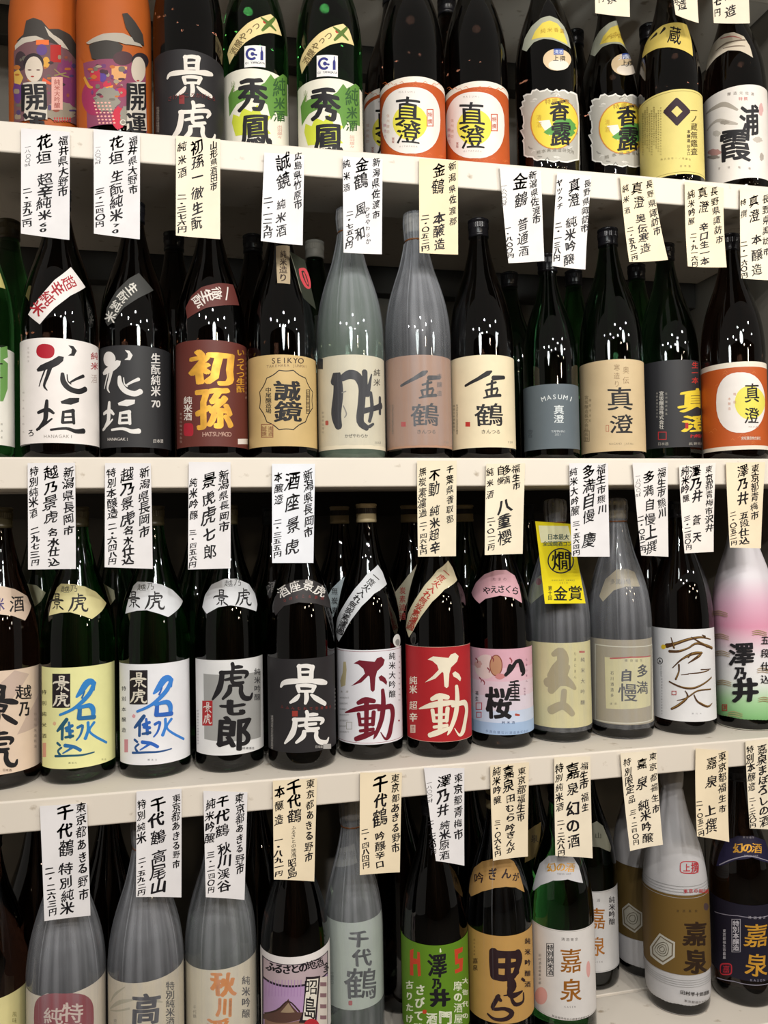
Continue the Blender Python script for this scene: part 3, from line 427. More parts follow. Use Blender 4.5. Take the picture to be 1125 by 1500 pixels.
['green bottle with brush-pattern label, left one of the top shelf pair',.0622,.0922,1,-.0518,'green','black',.0515,.392,'std',None,[['label','white label with green brushwork',.0004,[['G','#e6e1d0',[[-66,15.3],[67.8,15.3],[67.8,132.7],[-66,132.7]]],['G','#5f8c3c',[[-47.9,97.6],[-34.2,113.3],[-36.8,101],[-15.6,105.9],[-8.3,96.2],[14,113.3],[24.1,129.1],[30.4,123.9],[49,140],[63.2,142.1],[62.6,80.6],[47.4,74.9],[41.3,60.9],[31.7,74],[22.9,58.1],[17.3,80.7],[-4.7,88.8],[-30.2,80.7],[-45.5,66.8]]],['G','#c9d040',[[-40.2,55.7],[-37.4,67.8],[-26.2,61.3],[-20,73.2],[-6.8,66.7],[2.4,78.2],[7.7,64],[23,63.7],[13,46.5],[22.6,37.6],[1.7,30.2],[-33.2,33.3]]],['T','#1b191c','秀',-5.6,93.4,47.1,.5,.8,53.5,.075,1],['T','#1b191c','鳳',-.9,39.2,49,2.7,.7,47.9,.075,1],['T','#35582e','純',41.7,116.5,29.4,13.7,.6,28.5,.03,1],['T','#35582e','米',40.6,90.6,24.3,10.7,.4,19,.03,1],['T','#35582e','酒',39.4,70.4,25.3,10.6,.4,17,.03,1],['C','#c98a7a','出羽燦々',39.5,53.8,39.2,37.6,11.6,4.6,.1,5.5,0],['C','#7d8a50','山形県',-36.5,115.8,-36.8,104,8.8,-2.8,.1,6,0]],None],['neck_label','cream diagonal neck band with red berries',.0005,[['G','#e4cf94',[[-48.8,164.5],[-43.2,174.1],[-28.5,187.8],[-10.6,202.2],[8.3,213.4],[27.3,224.2],[38.1,220.4],[48.1,199.1],[23.2,192.3],[3.9,183.7],[-14.6,172.3],[-31.1,158.7],[-43.7,146.3]]],['E','#b5322a',16.6,208.3,3.6,1.1,-.2,-3.6,2],['S','#56702e',[11.5,192.7,3.8,21.6,205.2,6.4,34,220.4,4.2],1],['S','#56702e',[10.2,213,2.4,21.7,207.2,5.7,34.6,200.9,3.2],1],['T','#6d5a3a','酒',-33.5,163.2,7.8,8.6,-13.7,10.4,.02,0],['T','#6d5a3a','醸',-25.7,172.3,7.8,8.9,-11.8,9.5,.02,0],['T','#6d5a3a','や',-17.8,181.5,8.2,8.9,-10.3,9.1,.02,0],['T','#6d5a3a','っ',-8.8,190.2,10,7.7,-7.6,10.5,.02,0],['T','#6d5a3a','つ',2.2,197.5,11.2,7.4,-5.7,10.8,.02,0]],None],['sticker','white square sticker with a blue ring mark',.0009,[['G','#e9e6e2',[[-16.5,134.1],[15.3,136.3],[15.8,169.2],[-16.1,166.6]]],['S','#2b2d77',[-.5,160.4,3.7,-3.3,161.9,3.7,-6.6,161.9,3.7,-9.6,160.4,3.7,-11.7,157.8,3.7,-12.5,154.5,3.7,-11.8,151,3.7,-9.8,148.2,3.7,-6.8,146.7,3.7,-3.6,146.8,3.7,-.6,148.5,3.7],1],['S','#2b2d77',[2,153.2,3,-1.6,153.7,2.2],0],['E','#2b2d77',-3.8,154.3,2.9,.1,0,-3,2],['G','#2b2d77',[[7.7,145.9],[7.9,158.1],[9.4,162.1],[9.4,166.9],[10.9,167.2],[10.8,162.4],[12.3,159],[12.1,146.7]]],['C','#33343f','GI YAMAGATA',-13.6,140.5,12.9,142.4,4.7,.3,.1,4.8,.01]],None]],'sake bottles on the top shelf'],
['green bottle with brush-pattern label, right one of the top shelf pair',.1754,.066,1,-.1483,'green','black',.0515,.392,'std',None,[['label','white label with green brushwork',.0004,[['G','#e6e1d0',[[-66,1.5],[67.8,1.5],[67.8,114.4],[-66,114.4]]],['G','#5f8c3c',[[-54.4,84.5],[-38.5,98.3],[-41.4,86.4],[-18.8,89.1],[-11.3,78.8],[11.1,93.9],[21.1,108.7],[27.2,103],[44.6,117],[56.1,117],[55.4,56.2],[42.8,52.6],[37.2,39.4],[28.3,53.2],[19.7,38.2],[14.3,61.2],[-7.7,71.1],[-34.3,65.3],[-51.6,53.3]]],['G','#c9d040',[[-45.4,41.4],[-42.2,53.2],[-30.1,45.5],[-23.4,56.8],[-9.9,49.2],[-.5,59.9],[4.7,45.4],[19.8,43.7],[10,27.4],[19.3,17.8],[-1.3,12.1],[-37.7,18.2]]],['T','#1b191c','秀',-8.5,75.8,48,-3.6,.9,53.3,.075,1],['T','#1b191c','鳳',-3.9,21.3,49.6,-1.3,.8,47.7,.075,1],['T','#35582e','純',37.8,94.5,27.1,10.5,.7,28.2,.03,1],['T','#35582e','米',36.7,69,22.5,8.2,.4,18.8,.03,1],['T','#35582e','酒',35.5,49,23.5,8.1,.4,16.9,.03,1],['C','#c98a7a','出羽燦々',35.6,32.4,35.2,16.4,10.7,3.5,.1,5.4,0],['C','#7d8a50','山形県',-41.1,101.2,-41.3,89.4,9.8,-3.9,.1,6,0]],None],['neck_label','cream diagonal neck band with red berries',.0005,[['G','#e4cf94',[[-55.1,151.8],[-48.3,160.4],[-32,172.2],[-13.2,184.2],[5.4,193.2],[23.1,201.3],[33,196.5],[43.2,175.3],[20.2,171.5],[1.2,164.9],[-17.6,155.3],[-34.9,143.5],[-49.1,132.6]]],['E','#b5322a',13.5,187.5,3.5,.7,-.1,-3.4,2],['S','#56702e',[8.7,172.9,3.7,18.5,184,6,29.4,197,3.9],1],['S','#56702e',[7.3,192.6,2.3,18.5,185.9,5.4,30.8,178.6,3],1],['T','#6d5a3a','酒',-37.6,148.3,8.6,7.7,-14.9,12,.02,0],['T','#6d5a3a','醸',-29.2,156.4,8.3,8,-12.5,10.7,.02,0],['T','#6d5a3a','や',-20.9,164.8,8.5,8,-10.7,10.1,.02,0],['T','#6d5a3a','っ',-11.5,172.5,10.3,6.5,-7.7,10.9,.02,0],['T','#6d5a3a','つ',-.5,178.5,11.1,6.1,-5.7,11,.02,0]],None],['sticker','white square sticker with a blue ring mark',.0009,[['G','#e9e6e2',[[-19.7,117.4],[12.5,116.7],[13.1,149.3],[-19.1,149.8]]],['S','#2b2d77',[-3.2,142.2,3.7,-6.1,143.8,3.7,-9.4,144.1,3.7,-12.4,143,3.7,-14.6,140.6,3.7,-15.5,137.3,3.7,-14.7,133.8,3.7,-12.7,130.8,3.7,-9.6,129,3.7,-6.3,128.8,3.7,-3.4,130.3,3.7],1],['S','#2b2d77',[-.7,134.7,3,-4.3,135.5,2.2],0],['E','#2b2d77',-6.5,136.3,2.9,-.2,0,-2.9,2],['G','#2b2d77',[[5,126.9],[5.2,139.1],[6.7,142.9],[6.8,147.7],[8.2,147.9],[8.2,143],[9.6,139.5],[9.4,127.3]]],['C','#33343f','GI YAMAGATA',-16.6,123.5,10.2,123,4.7,-.1,.1,4.8,.01]],None]],'sake bottles on the top shelf'],
['dark bottle with orange label half hidden behind another, top shelf',.3067,.19,1,-.2321,'brown','black',.0515,.392,'std',None,[['label','orange label with a white oval',.0004,[['G','#e9e0d2',[[-92,39.4],[92,39.4],[92,188.4],[-92,188.4]]],['G','#b9521f',[[-92,42.4],[92,42.4],[92,177.9],[-92,177.9]]],['S','#cf6b34',[-10.5,54.1,.7,-6.3,56.3,.7,-2.9,52.9,.7],0],['S','#cf6b34',[43.9,182.1,.7,51.1,187.9,.8,58.6,188.2,.8],0],['S','#cf6b34',[-4.9,53.4,.7,-.8,55.7,.7,2.6,52.5,.7],0],['S','#cf6b34',[-38.2,181.7,.7,-32.8,182.3,.7,-28.6,177.6,.7],0],['S','#cf6b34',[7.1,51.3,.7,11.3,54.2,.7,14.8,51.3,.7],0],['S','#cf6b34',[-53.2,190.4,.8,-45.6,189.5,.8,-40.1,183.8,.7],0],['S','#cf6b34',[-58.5,66.6,.7,-49.9,65.5,.7,-44.1,60,.7],0],['S','#cf6b34',[16,178,.7,20.4,181.4,.7,24.2,179,.7],0],['S','#cf6b34',[49.3,58.8,.7,57.8,64.8,.8,68.6,66.2,.8],0],['S','#cf6b34',[11.9,172.5,.7,16.2,175.6,.7,19.8,173,.7],0],['S','#cf6b34',[-45.4,68.1,.7,-39.2,68.5,.7,-34.6,63.7,.7],0],['S','#cf6b34',[-.5,177,.7,3.6,179.6,.7,7,176.4,.7],0],['S','#cf6b34',[-40.5,64.3,.7,-34.9,65.1,.7,-30.5,60.5,.7],0],['S','#cf6b34',[-80.4,203.9,.8,-58.6,194.5,.8,-50.6,187.1,.8],0],['S','#cf6b34',[-11.7,51.8,.7,-7.5,54,.7,-4.1,50.5,.7],0],['S','#cf6b34',[-1.6,172,.7,2.6,174.5,.7,6,171.3,.7],0],['S','#cf6b34',[-5.8,52.8,.7,-1.6,55.1,.7,1.8,51.8,.7],0],['S','#cf6b34',[-7.6,175.6,.7,-3.5,177.9,.7,-.1,174.5,.7],0],['S','#cf6b34',[52.2,59.6,.7,61.8,66.2,.8,80.4,71.4,.8],0],['S','#cf6b34',[32.4,175.8,.7,37.7,180.3,.7,42.7,178.9,.7],0],['S','#cf6b34',[-24.9,59.7,.7,-20.3,61.3,.7,-16.6,57.4,.7],0],['S','#cf6b34',[-25.3,181.1,.7,-20.7,182.5,.7,-17,178.4,.7],0],['S','#cf6b34',[21.2,56.1,.7,25.8,59.6,.7,29.8,57.3,.7],0],['S','#cf6b34',[33.2,178.9,.7,38.7,183.4,.7,43.7,182.1,.7],0],['S','#cf6b34',[45.3,58.4,.7,52.6,63.7,.7,60.5,63.7,.8],0],['S','#cf6b34',[-80.3,206.2,.8,-69.3,202.7,.8,-57.1,192.7,.8],0],['G','#e7dfd9',[[53.4,124.2],[51.1,106.7],[46.1,93.1],[39.3,81.2],[31.3,71.2],[22.4,63.4],[12.5,58.2],[1.1,55.8],[-15.5,57.4],[-28,62.1],[-39.7,69.8],[-51.9,80.5],[-67.1,95.3],[-80.3,111.7],[-80.2,123.6],[-80.2,140.5],[-80.2,157.4],[-80.4,169.4],[-62.4,169.5],[-48.8,170.7],[-37.1,171.6],[-25.6,171.6],[-13.3,170.7],[3.3,169.3],[14.8,168.1],[24.6,165.9],[33.5,162.3],[41.4,157.2],[47.9,150.2],[52.3,140.3]]],['G','#e3d84e',[[22.8,110.9],[21.9,103.9],[19.3,97],[15.5,90.7],[10.5,85.4],[4.8,81.5],[-1.5,79.4],[-8.2,79.1],[-14.9,80.8],[-21.6,84.4],[-27.9,89.6],[-33.5,96.2],[-38.1,103.6],[-41,111.2],[-41.9,118.5],[-40.6,124.8],[-37.4,130.1],[-32.6,134.3],[-26.8,137.4],[-20.4,139.3],[-13.7,140.2],[-7,140.1],[-.4,138.9],[5.8,136.6],[11.5,133.3],[16.2,128.9],[19.9,123.7],[22.2,117.6]]],['T','#1b191c','真',-11.9,129.6,46.1,-7,1,49.4,.045,1],['T','#1b191c','澄',-11.2,92,42.9,-5.9,.7,34.8,.045,1],['G','#c4562c',[[21.7,132],[35.2,135.4],[35.2,136.9],[21.7,133.5]]],['G','#c4562c',[[21.1,103.6],[34.4,106.7],[34.5,108.2],[21.1,105.1]]],['G','#c4562c',[[21.1,103.6],[22.7,103.9],[23.3,133.8],[21.7,133.5]]],['G','#c4562c',[[32.6,106.2],[34.4,106.7],[35.2,136.9],[33.3,136.3]]],['C','#c4562c','特撰',27.8,125.1,27.5,113.4,8.9,2.1,.2,8.6,.01],['C','#c9a08a','信州諏訪',-55.4,136,-56.6,108.7,13.5,-6.4,.2,5.9,0],['C','#c98a9a','醸造元',-80.4,131.9,-80.4,111.8,12.1,-6.1,0,6.1,0],['C','#b24a40','宮坂',-41.4,89.9,-41.5,84.9,7,-2.6,.1,5,.01],['C','#9a8f86','MASUMI',-25.4,165,1.1,160.9,4.5,-.7,.1,4.4,0],['C','#a59a90','MIYASAKA',-26.4,71.7,2.7,67.7,3.9,-.5,.1,3.8,0]],None]],'sake bottles on the top shelf'],
['front dark bottle with orange label, left one of the pair, top shelf',.3083,.066,1,-.2569,'brown','black',.0515,.392,'std',None,[['label','orange label with a white oval',.0004,[['G','#e9e0d2',[[-92,1.5],[92,1.5],[92,131.4],[-92,131.4]]],['G','#b9521f',[[-92,4.1],[92,4.1],[92,122.3],[-92,122.3]]],['S','#cf6b34',[-6.7,9.8,.6,-2.9,11.7,.6,.2,8.8,.6],0],['S','#cf6b34',[42.7,125.7,.7,48.8,130.7,.7,54.9,130.5,.7],0],['S','#cf6b34',[-1.7,9.2,.6,2,11.2,.6,5.2,8.5,.6],0],['S','#cf6b34',[-30.3,123.8,.7,-25.9,124.7,.7,-22.4,120.8,.7],0],['S','#cf6b34',[9.4,7.6,.6,13.1,10,.6,16.5,7.6,.6],0],['S','#cf6b34',[-41.1,129.8,.7,-35.8,130,.7,-31.8,125.5,.7],0],['S','#cf6b34',[-44.8,17.6,.7,-39.2,17.8,.7,-35,13.4,.7],0],['S','#cf6b34',[17.5,122.2,.7,21.5,125.2,.7,25,123,.7],0],['S','#cf6b34',[47.3,13.9,.7,54.4,19,.7,62,19.2,.7],0],['S','#cf6b34',[13.7,117.1,.7,17.6,120,.7,20.9,117.7,.7],0],['S','#cf6b34',[-35.9,20.6,.7,-31.2,21.5,.7,-27.4,17.4,.7],0],['S','#cf6b34',[2.4,121.1,.7,6.1,123.4,.7,9.3,120.7,.7],0],['S','#cf6b34',[-32.2,17.6,.7,-27.7,18.6,.7,-24.1,14.7,.7],0],['S','#cf6b34',[-50.6,133,.7,-44.1,132.4,.7,-39.5,127.3,.7],0],['S','#cf6b34',[-7.9,7.8,.6,-4,9.7,.6,-.9,6.8,.6],0],['S','#cf6b34',[1.5,116.5,.7,5.2,118.8,.7,8.3,116,.7],0],['S','#cf6b34',[-2.4,8.7,.6,1.3,10.7,.6,4.5,8,.6],0],['S','#cf6b34',[-4,119.7,.7,-.3,121.8,.7,2.8,118.8,.7],0],['S','#cf6b34',[49.7,14.5,.7,57.5,20,.7,66.7,21,.7],0],['S','#cf6b34',[32.4,120.2,.7,37.2,124.2,.7,41.6,122.8,.7],0],['S','#cf6b34',[-19.3,14.2,.7,-15.3,15.8,.7,-12.1,12.4,.6],0],['S','#cf6b34',[-19.5,124,.7,-15.6,125.5,.7,-12.3,121.9,.7],0],['S','#cf6b34',[22.1,11.7,.6,26.3,14.8,.7,30,12.7,.7],0],['S','#cf6b34',[33.2,123,.7,38.1,127,.7,42.6,125.8,.7],0],['S','#cf6b34',[43.8,13.6,.7,50.1,18.3,.7,56.5,17.8,.7],0],['S','#cf6b34',[-55.9,137.9,.7,-48.5,136.5,.7,-43.4,131.1,.7],0],['G','#e7dfd9',[[50.9,73],[48.9,57.3],[44.5,45.1],[38.5,34.3],[31.3,25.3],[23.2,18.3],[14.2,13.5],[3.8,11.3],[-11.1,12.4],[-22,16.3],[-31.6,22.6],[-40.6,31.1],[-49,41.6],[-56.6,53.8],[-62.3,67.3],[-64,83.3],[-60.7,96.8],[-54.5,104.3],[-46.8,109.4],[-38.4,112.8],[-29.4,114.7],[-19.9,115.5],[-9.1,115.1],[5.8,114.2],[16.3,113.2],[25.3,111.2],[33.4,108],[40.5,103.3],[46.2,96.7],[50,87.6]]],['G','#e3d84e',[[23.7,61.4],[22.8,55],[20.4,48.8],[16.9,43],[12.4,38.2],[7.1,34.6],[1.4,32.6],[-4.5,32.2],[-10.6,33.6],[-16.4,36.7],[-21.8,41.2],[-26.5,46.8],[-30.2,53.3],[-32.6,59.9],[-33.3,66.4],[-32.3,72.3],[-29.7,77.3],[-25.8,81.4],[-20.9,84.4],[-15.4,86.5],[-9.5,87.5],[-3.5,87.5],[2.5,86.5],[8.2,84.5],[13.3,81.6],[17.6,77.7],[21,72.9],[23,67.4]]],['T','#1b191c','真',-7.9,77.9,41,-5.2,.9,44.8,.045,1],['T','#1b191c','澄',-7.2,43.8,38.3,-4.4,.6,31.6,.045,1],['G','#c4562c',[[22.6,80.5],[34.9,83.5],[34.9,84.9],[22.6,81.8]]],['G','#c4562c',[[22,54.7],[34.2,57.5],[34.2,58.9],[22.1,56.1]]],['G','#c4562c',[[22,54.7],[23.5,55],[24.1,82.1],[22.6,81.8]]],['G','#c4562c',[[32.5,57.1],[34.2,57.5],[34.9,84.9],[33.2,84.4]]],['C','#c4562c','特撰',28.2,74.3,27.9,63.6,8.1,1.9,.2,7.8,.01],['C','#c9a08a','信州諏訪',-42.9,80.6,-43.6,55.8,7.4,-3.1,.2,5.3,0],['C','#c98a9a','醸造元',-51.9,69.6,-52.6,52,9.9,-4.6,.2,5.3,0],['C','#b24a40','宮坂',-32.9,40.6,-33,36.1,5.4,-1.8,.1,4.6,.01],['C','#9a8f86','MASUMI',-19.7,109.5,3.8,106.5,4,-.5,.1,4,0],['C','#a59a90','MIYASAKA',-20.6,25,5.3,22.1,3.5,-.4,.1,3.4,0]],None]],'sake bottles on the top shelf'],
['front dark bottle with orange label, right one of the pair, top shelf',.4155,.066,1,-.3402,'brown','black',.0515,.392,'std',None,[['label','orange label with a white oval',.0004,[['G','#e9e0d2',[[-92,1.5],[92,1.5],[92,135.5],[-92,135.5]]],['G','#b9521f',[[-92,4.2],[92,4.2],[92,126.1],[-92,126.1]]],['S','#cf6b34',[-6.4,11.7,.6,-2.6,13.6,.7,.5,10.5,.6],0],['S','#cf6b34',[44,128.1,.7,50.4,133.1,.7,56.9,132.9,.7],0],['S','#cf6b34',[-1.4,10.9,.6,2.4,13,.7,5.5,10,.6],0],['S','#cf6b34',[-30.1,128.9,.7,-25.6,129.7,.7,-22.1,125.5,.7],0],['S','#cf6b34',[9.7,8.9,.6,13.5,11.3,.6,16.9,8.7,.6],0],['S','#cf6b34',[-41,135.3,.7,-35.7,135.4,.7,-31.7,130.7,.7],0],['S','#cf6b34',[-45.2,20.9,.7,-39.5,21,.7,-35.2,16.5,.7],0],['S','#cf6b34',[18.3,125.4,.7,22.4,128.3,.7,25.9,126,.7],0],['S','#cf6b34',[48.4,14.2,.7,55.8,19.2,.7,64.1,19.5,.7],0],['S','#cf6b34',[14.4,120.4,.7,18.4,123.2,.7,21.7,120.6,.7],0],['S','#cf6b34',[-36.1,23.8,.7,-31.3,24.5,.7,-27.5,20.3,.7],0],['S','#cf6b34',[3,124.9,.7,6.7,127.2,.7,9.9,124.2,.7],0],['S','#cf6b34',[-32.3,20.6,.7,-27.7,21.5,.7,-24.1,17.5,.7],0],['S','#cf6b34',[-50.7,138.8,.7,-44.1,138,.7,-39.4,132.7,.7],0],['S','#cf6b34',[-7.6,9.7,.6,-3.8,11.5,.6,-.6,8.5,.6],0],['S','#cf6b34',[2,120.3,.7,5.8,122.5,.7,9,119.5,.7],0],['S','#cf6b34',[-2.2,10.4,.6,1.6,12.4,.7,4.8,9.5,.6],0],['S','#cf6b34',[-3.5,123.8,.7,.3,125.8,.7,3.4,122.6,.7],0],['S','#cf6b34',[50.9,14.8,.7,59.1,20.2,.7,69.6,21.6,.7],0],['S','#cf6b34',[33.4,122.8,.7,38.4,126.7,.7,42.9,125.2,.7],0],['S','#cf6b34',[-19.2,16.8,.7,-15.2,18.3,.7,-12,14.7,.7],0],['S','#cf6b34',[-19.2,128.8,.7,-15.2,130.1,.7,-11.9,126.4,.7],0],['S','#cf6b34',[22.7,12.7,.7,26.9,15.8,.7,30.6,13.5,.7],0],['S','#cf6b34',[34.2,125.6,.7,39.3,129.6,.7,43.9,128.2,.7],0],['S','#cf6b34',[44.8,14,.7,51.3,18.6,.7,58,18,.7],0],['S','#cf6b34',[-56.2,143.8,.7,-48.6,142.3,.7,-43.4,136.7,.7],0],['G','#e7dfd9',[[52.3,74.3],[50.2,58.3],[45.6,45.9],[39.4,35.2],[32,26.3],[23.8,19.4],[14.7,14.9],[4.1,13],[-11,14.7],[-21.9,19],[-31.7,25.7],[-40.8,34.6],[-49.5,45.5],[-57.3,58.1],[-63.2,72.1],[-64.9,88.4],[-61.3,102],[-54.8,109.6],[-46.9,114.6],[-38.3,117.9],[-29.2,119.6],[-19.6,120.1],[-8.7,119.3],[6.4,117.7],[17,116.2],[26.2,113.9],[34.4,110.3],[41.7,105.3],[47.6,98.5],[51.5,89.2]]],['G','#e3d84e',[[24.4,63.2],[23.4,56.8],[21.1,50.5],[17.5,44.8],[12.9,40.1],[7.6,36.6],[1.8,34.8],[-4.3,34.7],[-10.4,36.3],[-16.3,39.6],[-21.7,44.4],[-26.5,50.3],[-30.2,56.9],[-32.6,63.8],[-33.3,70.4],[-32.2,76.4],[-29.6,81.4],[-25.6,85.5],[-20.7,88.4],[-15.1,90.3],[-9.1,91.2],[-3,90.9],[3,89.7],[8.7,87.4],[13.9,84.2],[18.3,80.1],[21.7,75.1],[23.8,69.4]]],['T','#1b191c','真',-7.5,81.4,41.5,-6.9,1,45.6,.045,1],['T','#1b191c','澄',-7,46.6,38.7,-5.9,.7,32.1,.045,1],['G','#c4562c',[[23.4,82.7],[35.8,85.4],[35.9,86.7],[23.4,84.1]]],['G','#c4562c',[[22.7,56.5],[35.1,58.9],[35.1,60.3],[22.7,57.9]]],['G','#c4562c',[[22.7,56.5],[24.2,56.7],[24.9,84.3],[23.4,84.1]]],['G','#c4562c',[[33.4,58.5],[35.1,58.9],[35.9,86.7],[34.1,86.3]]],['C','#c4562c','特撰',29,76.2,28.7,65.3,8.2,1.7,.2,7.9,.01],['C','#c9a08a','信州諏訪',-43,85.2,-43.8,59.9,7.6,-3.4,.2,5.4,0],['C','#c98a9a','醸造元',-52.4,74.2,-53.1,56.2,10.3,-4.9,.2,5.4,0],['C','#b24a40','宮坂',-33,44.1,-33.1,39.5,5.5,-2,.1,4.7,.01],['C','#9a8f86','MASUMI',-19.4,114,4.4,110,4,-.7,.1,4,0],['C','#a59a90','MIYASAKA',-20.5,27.9,5.7,24,3.5,-.5,.1,3.5,0]],None]],'sake bottles on the top shelf'],
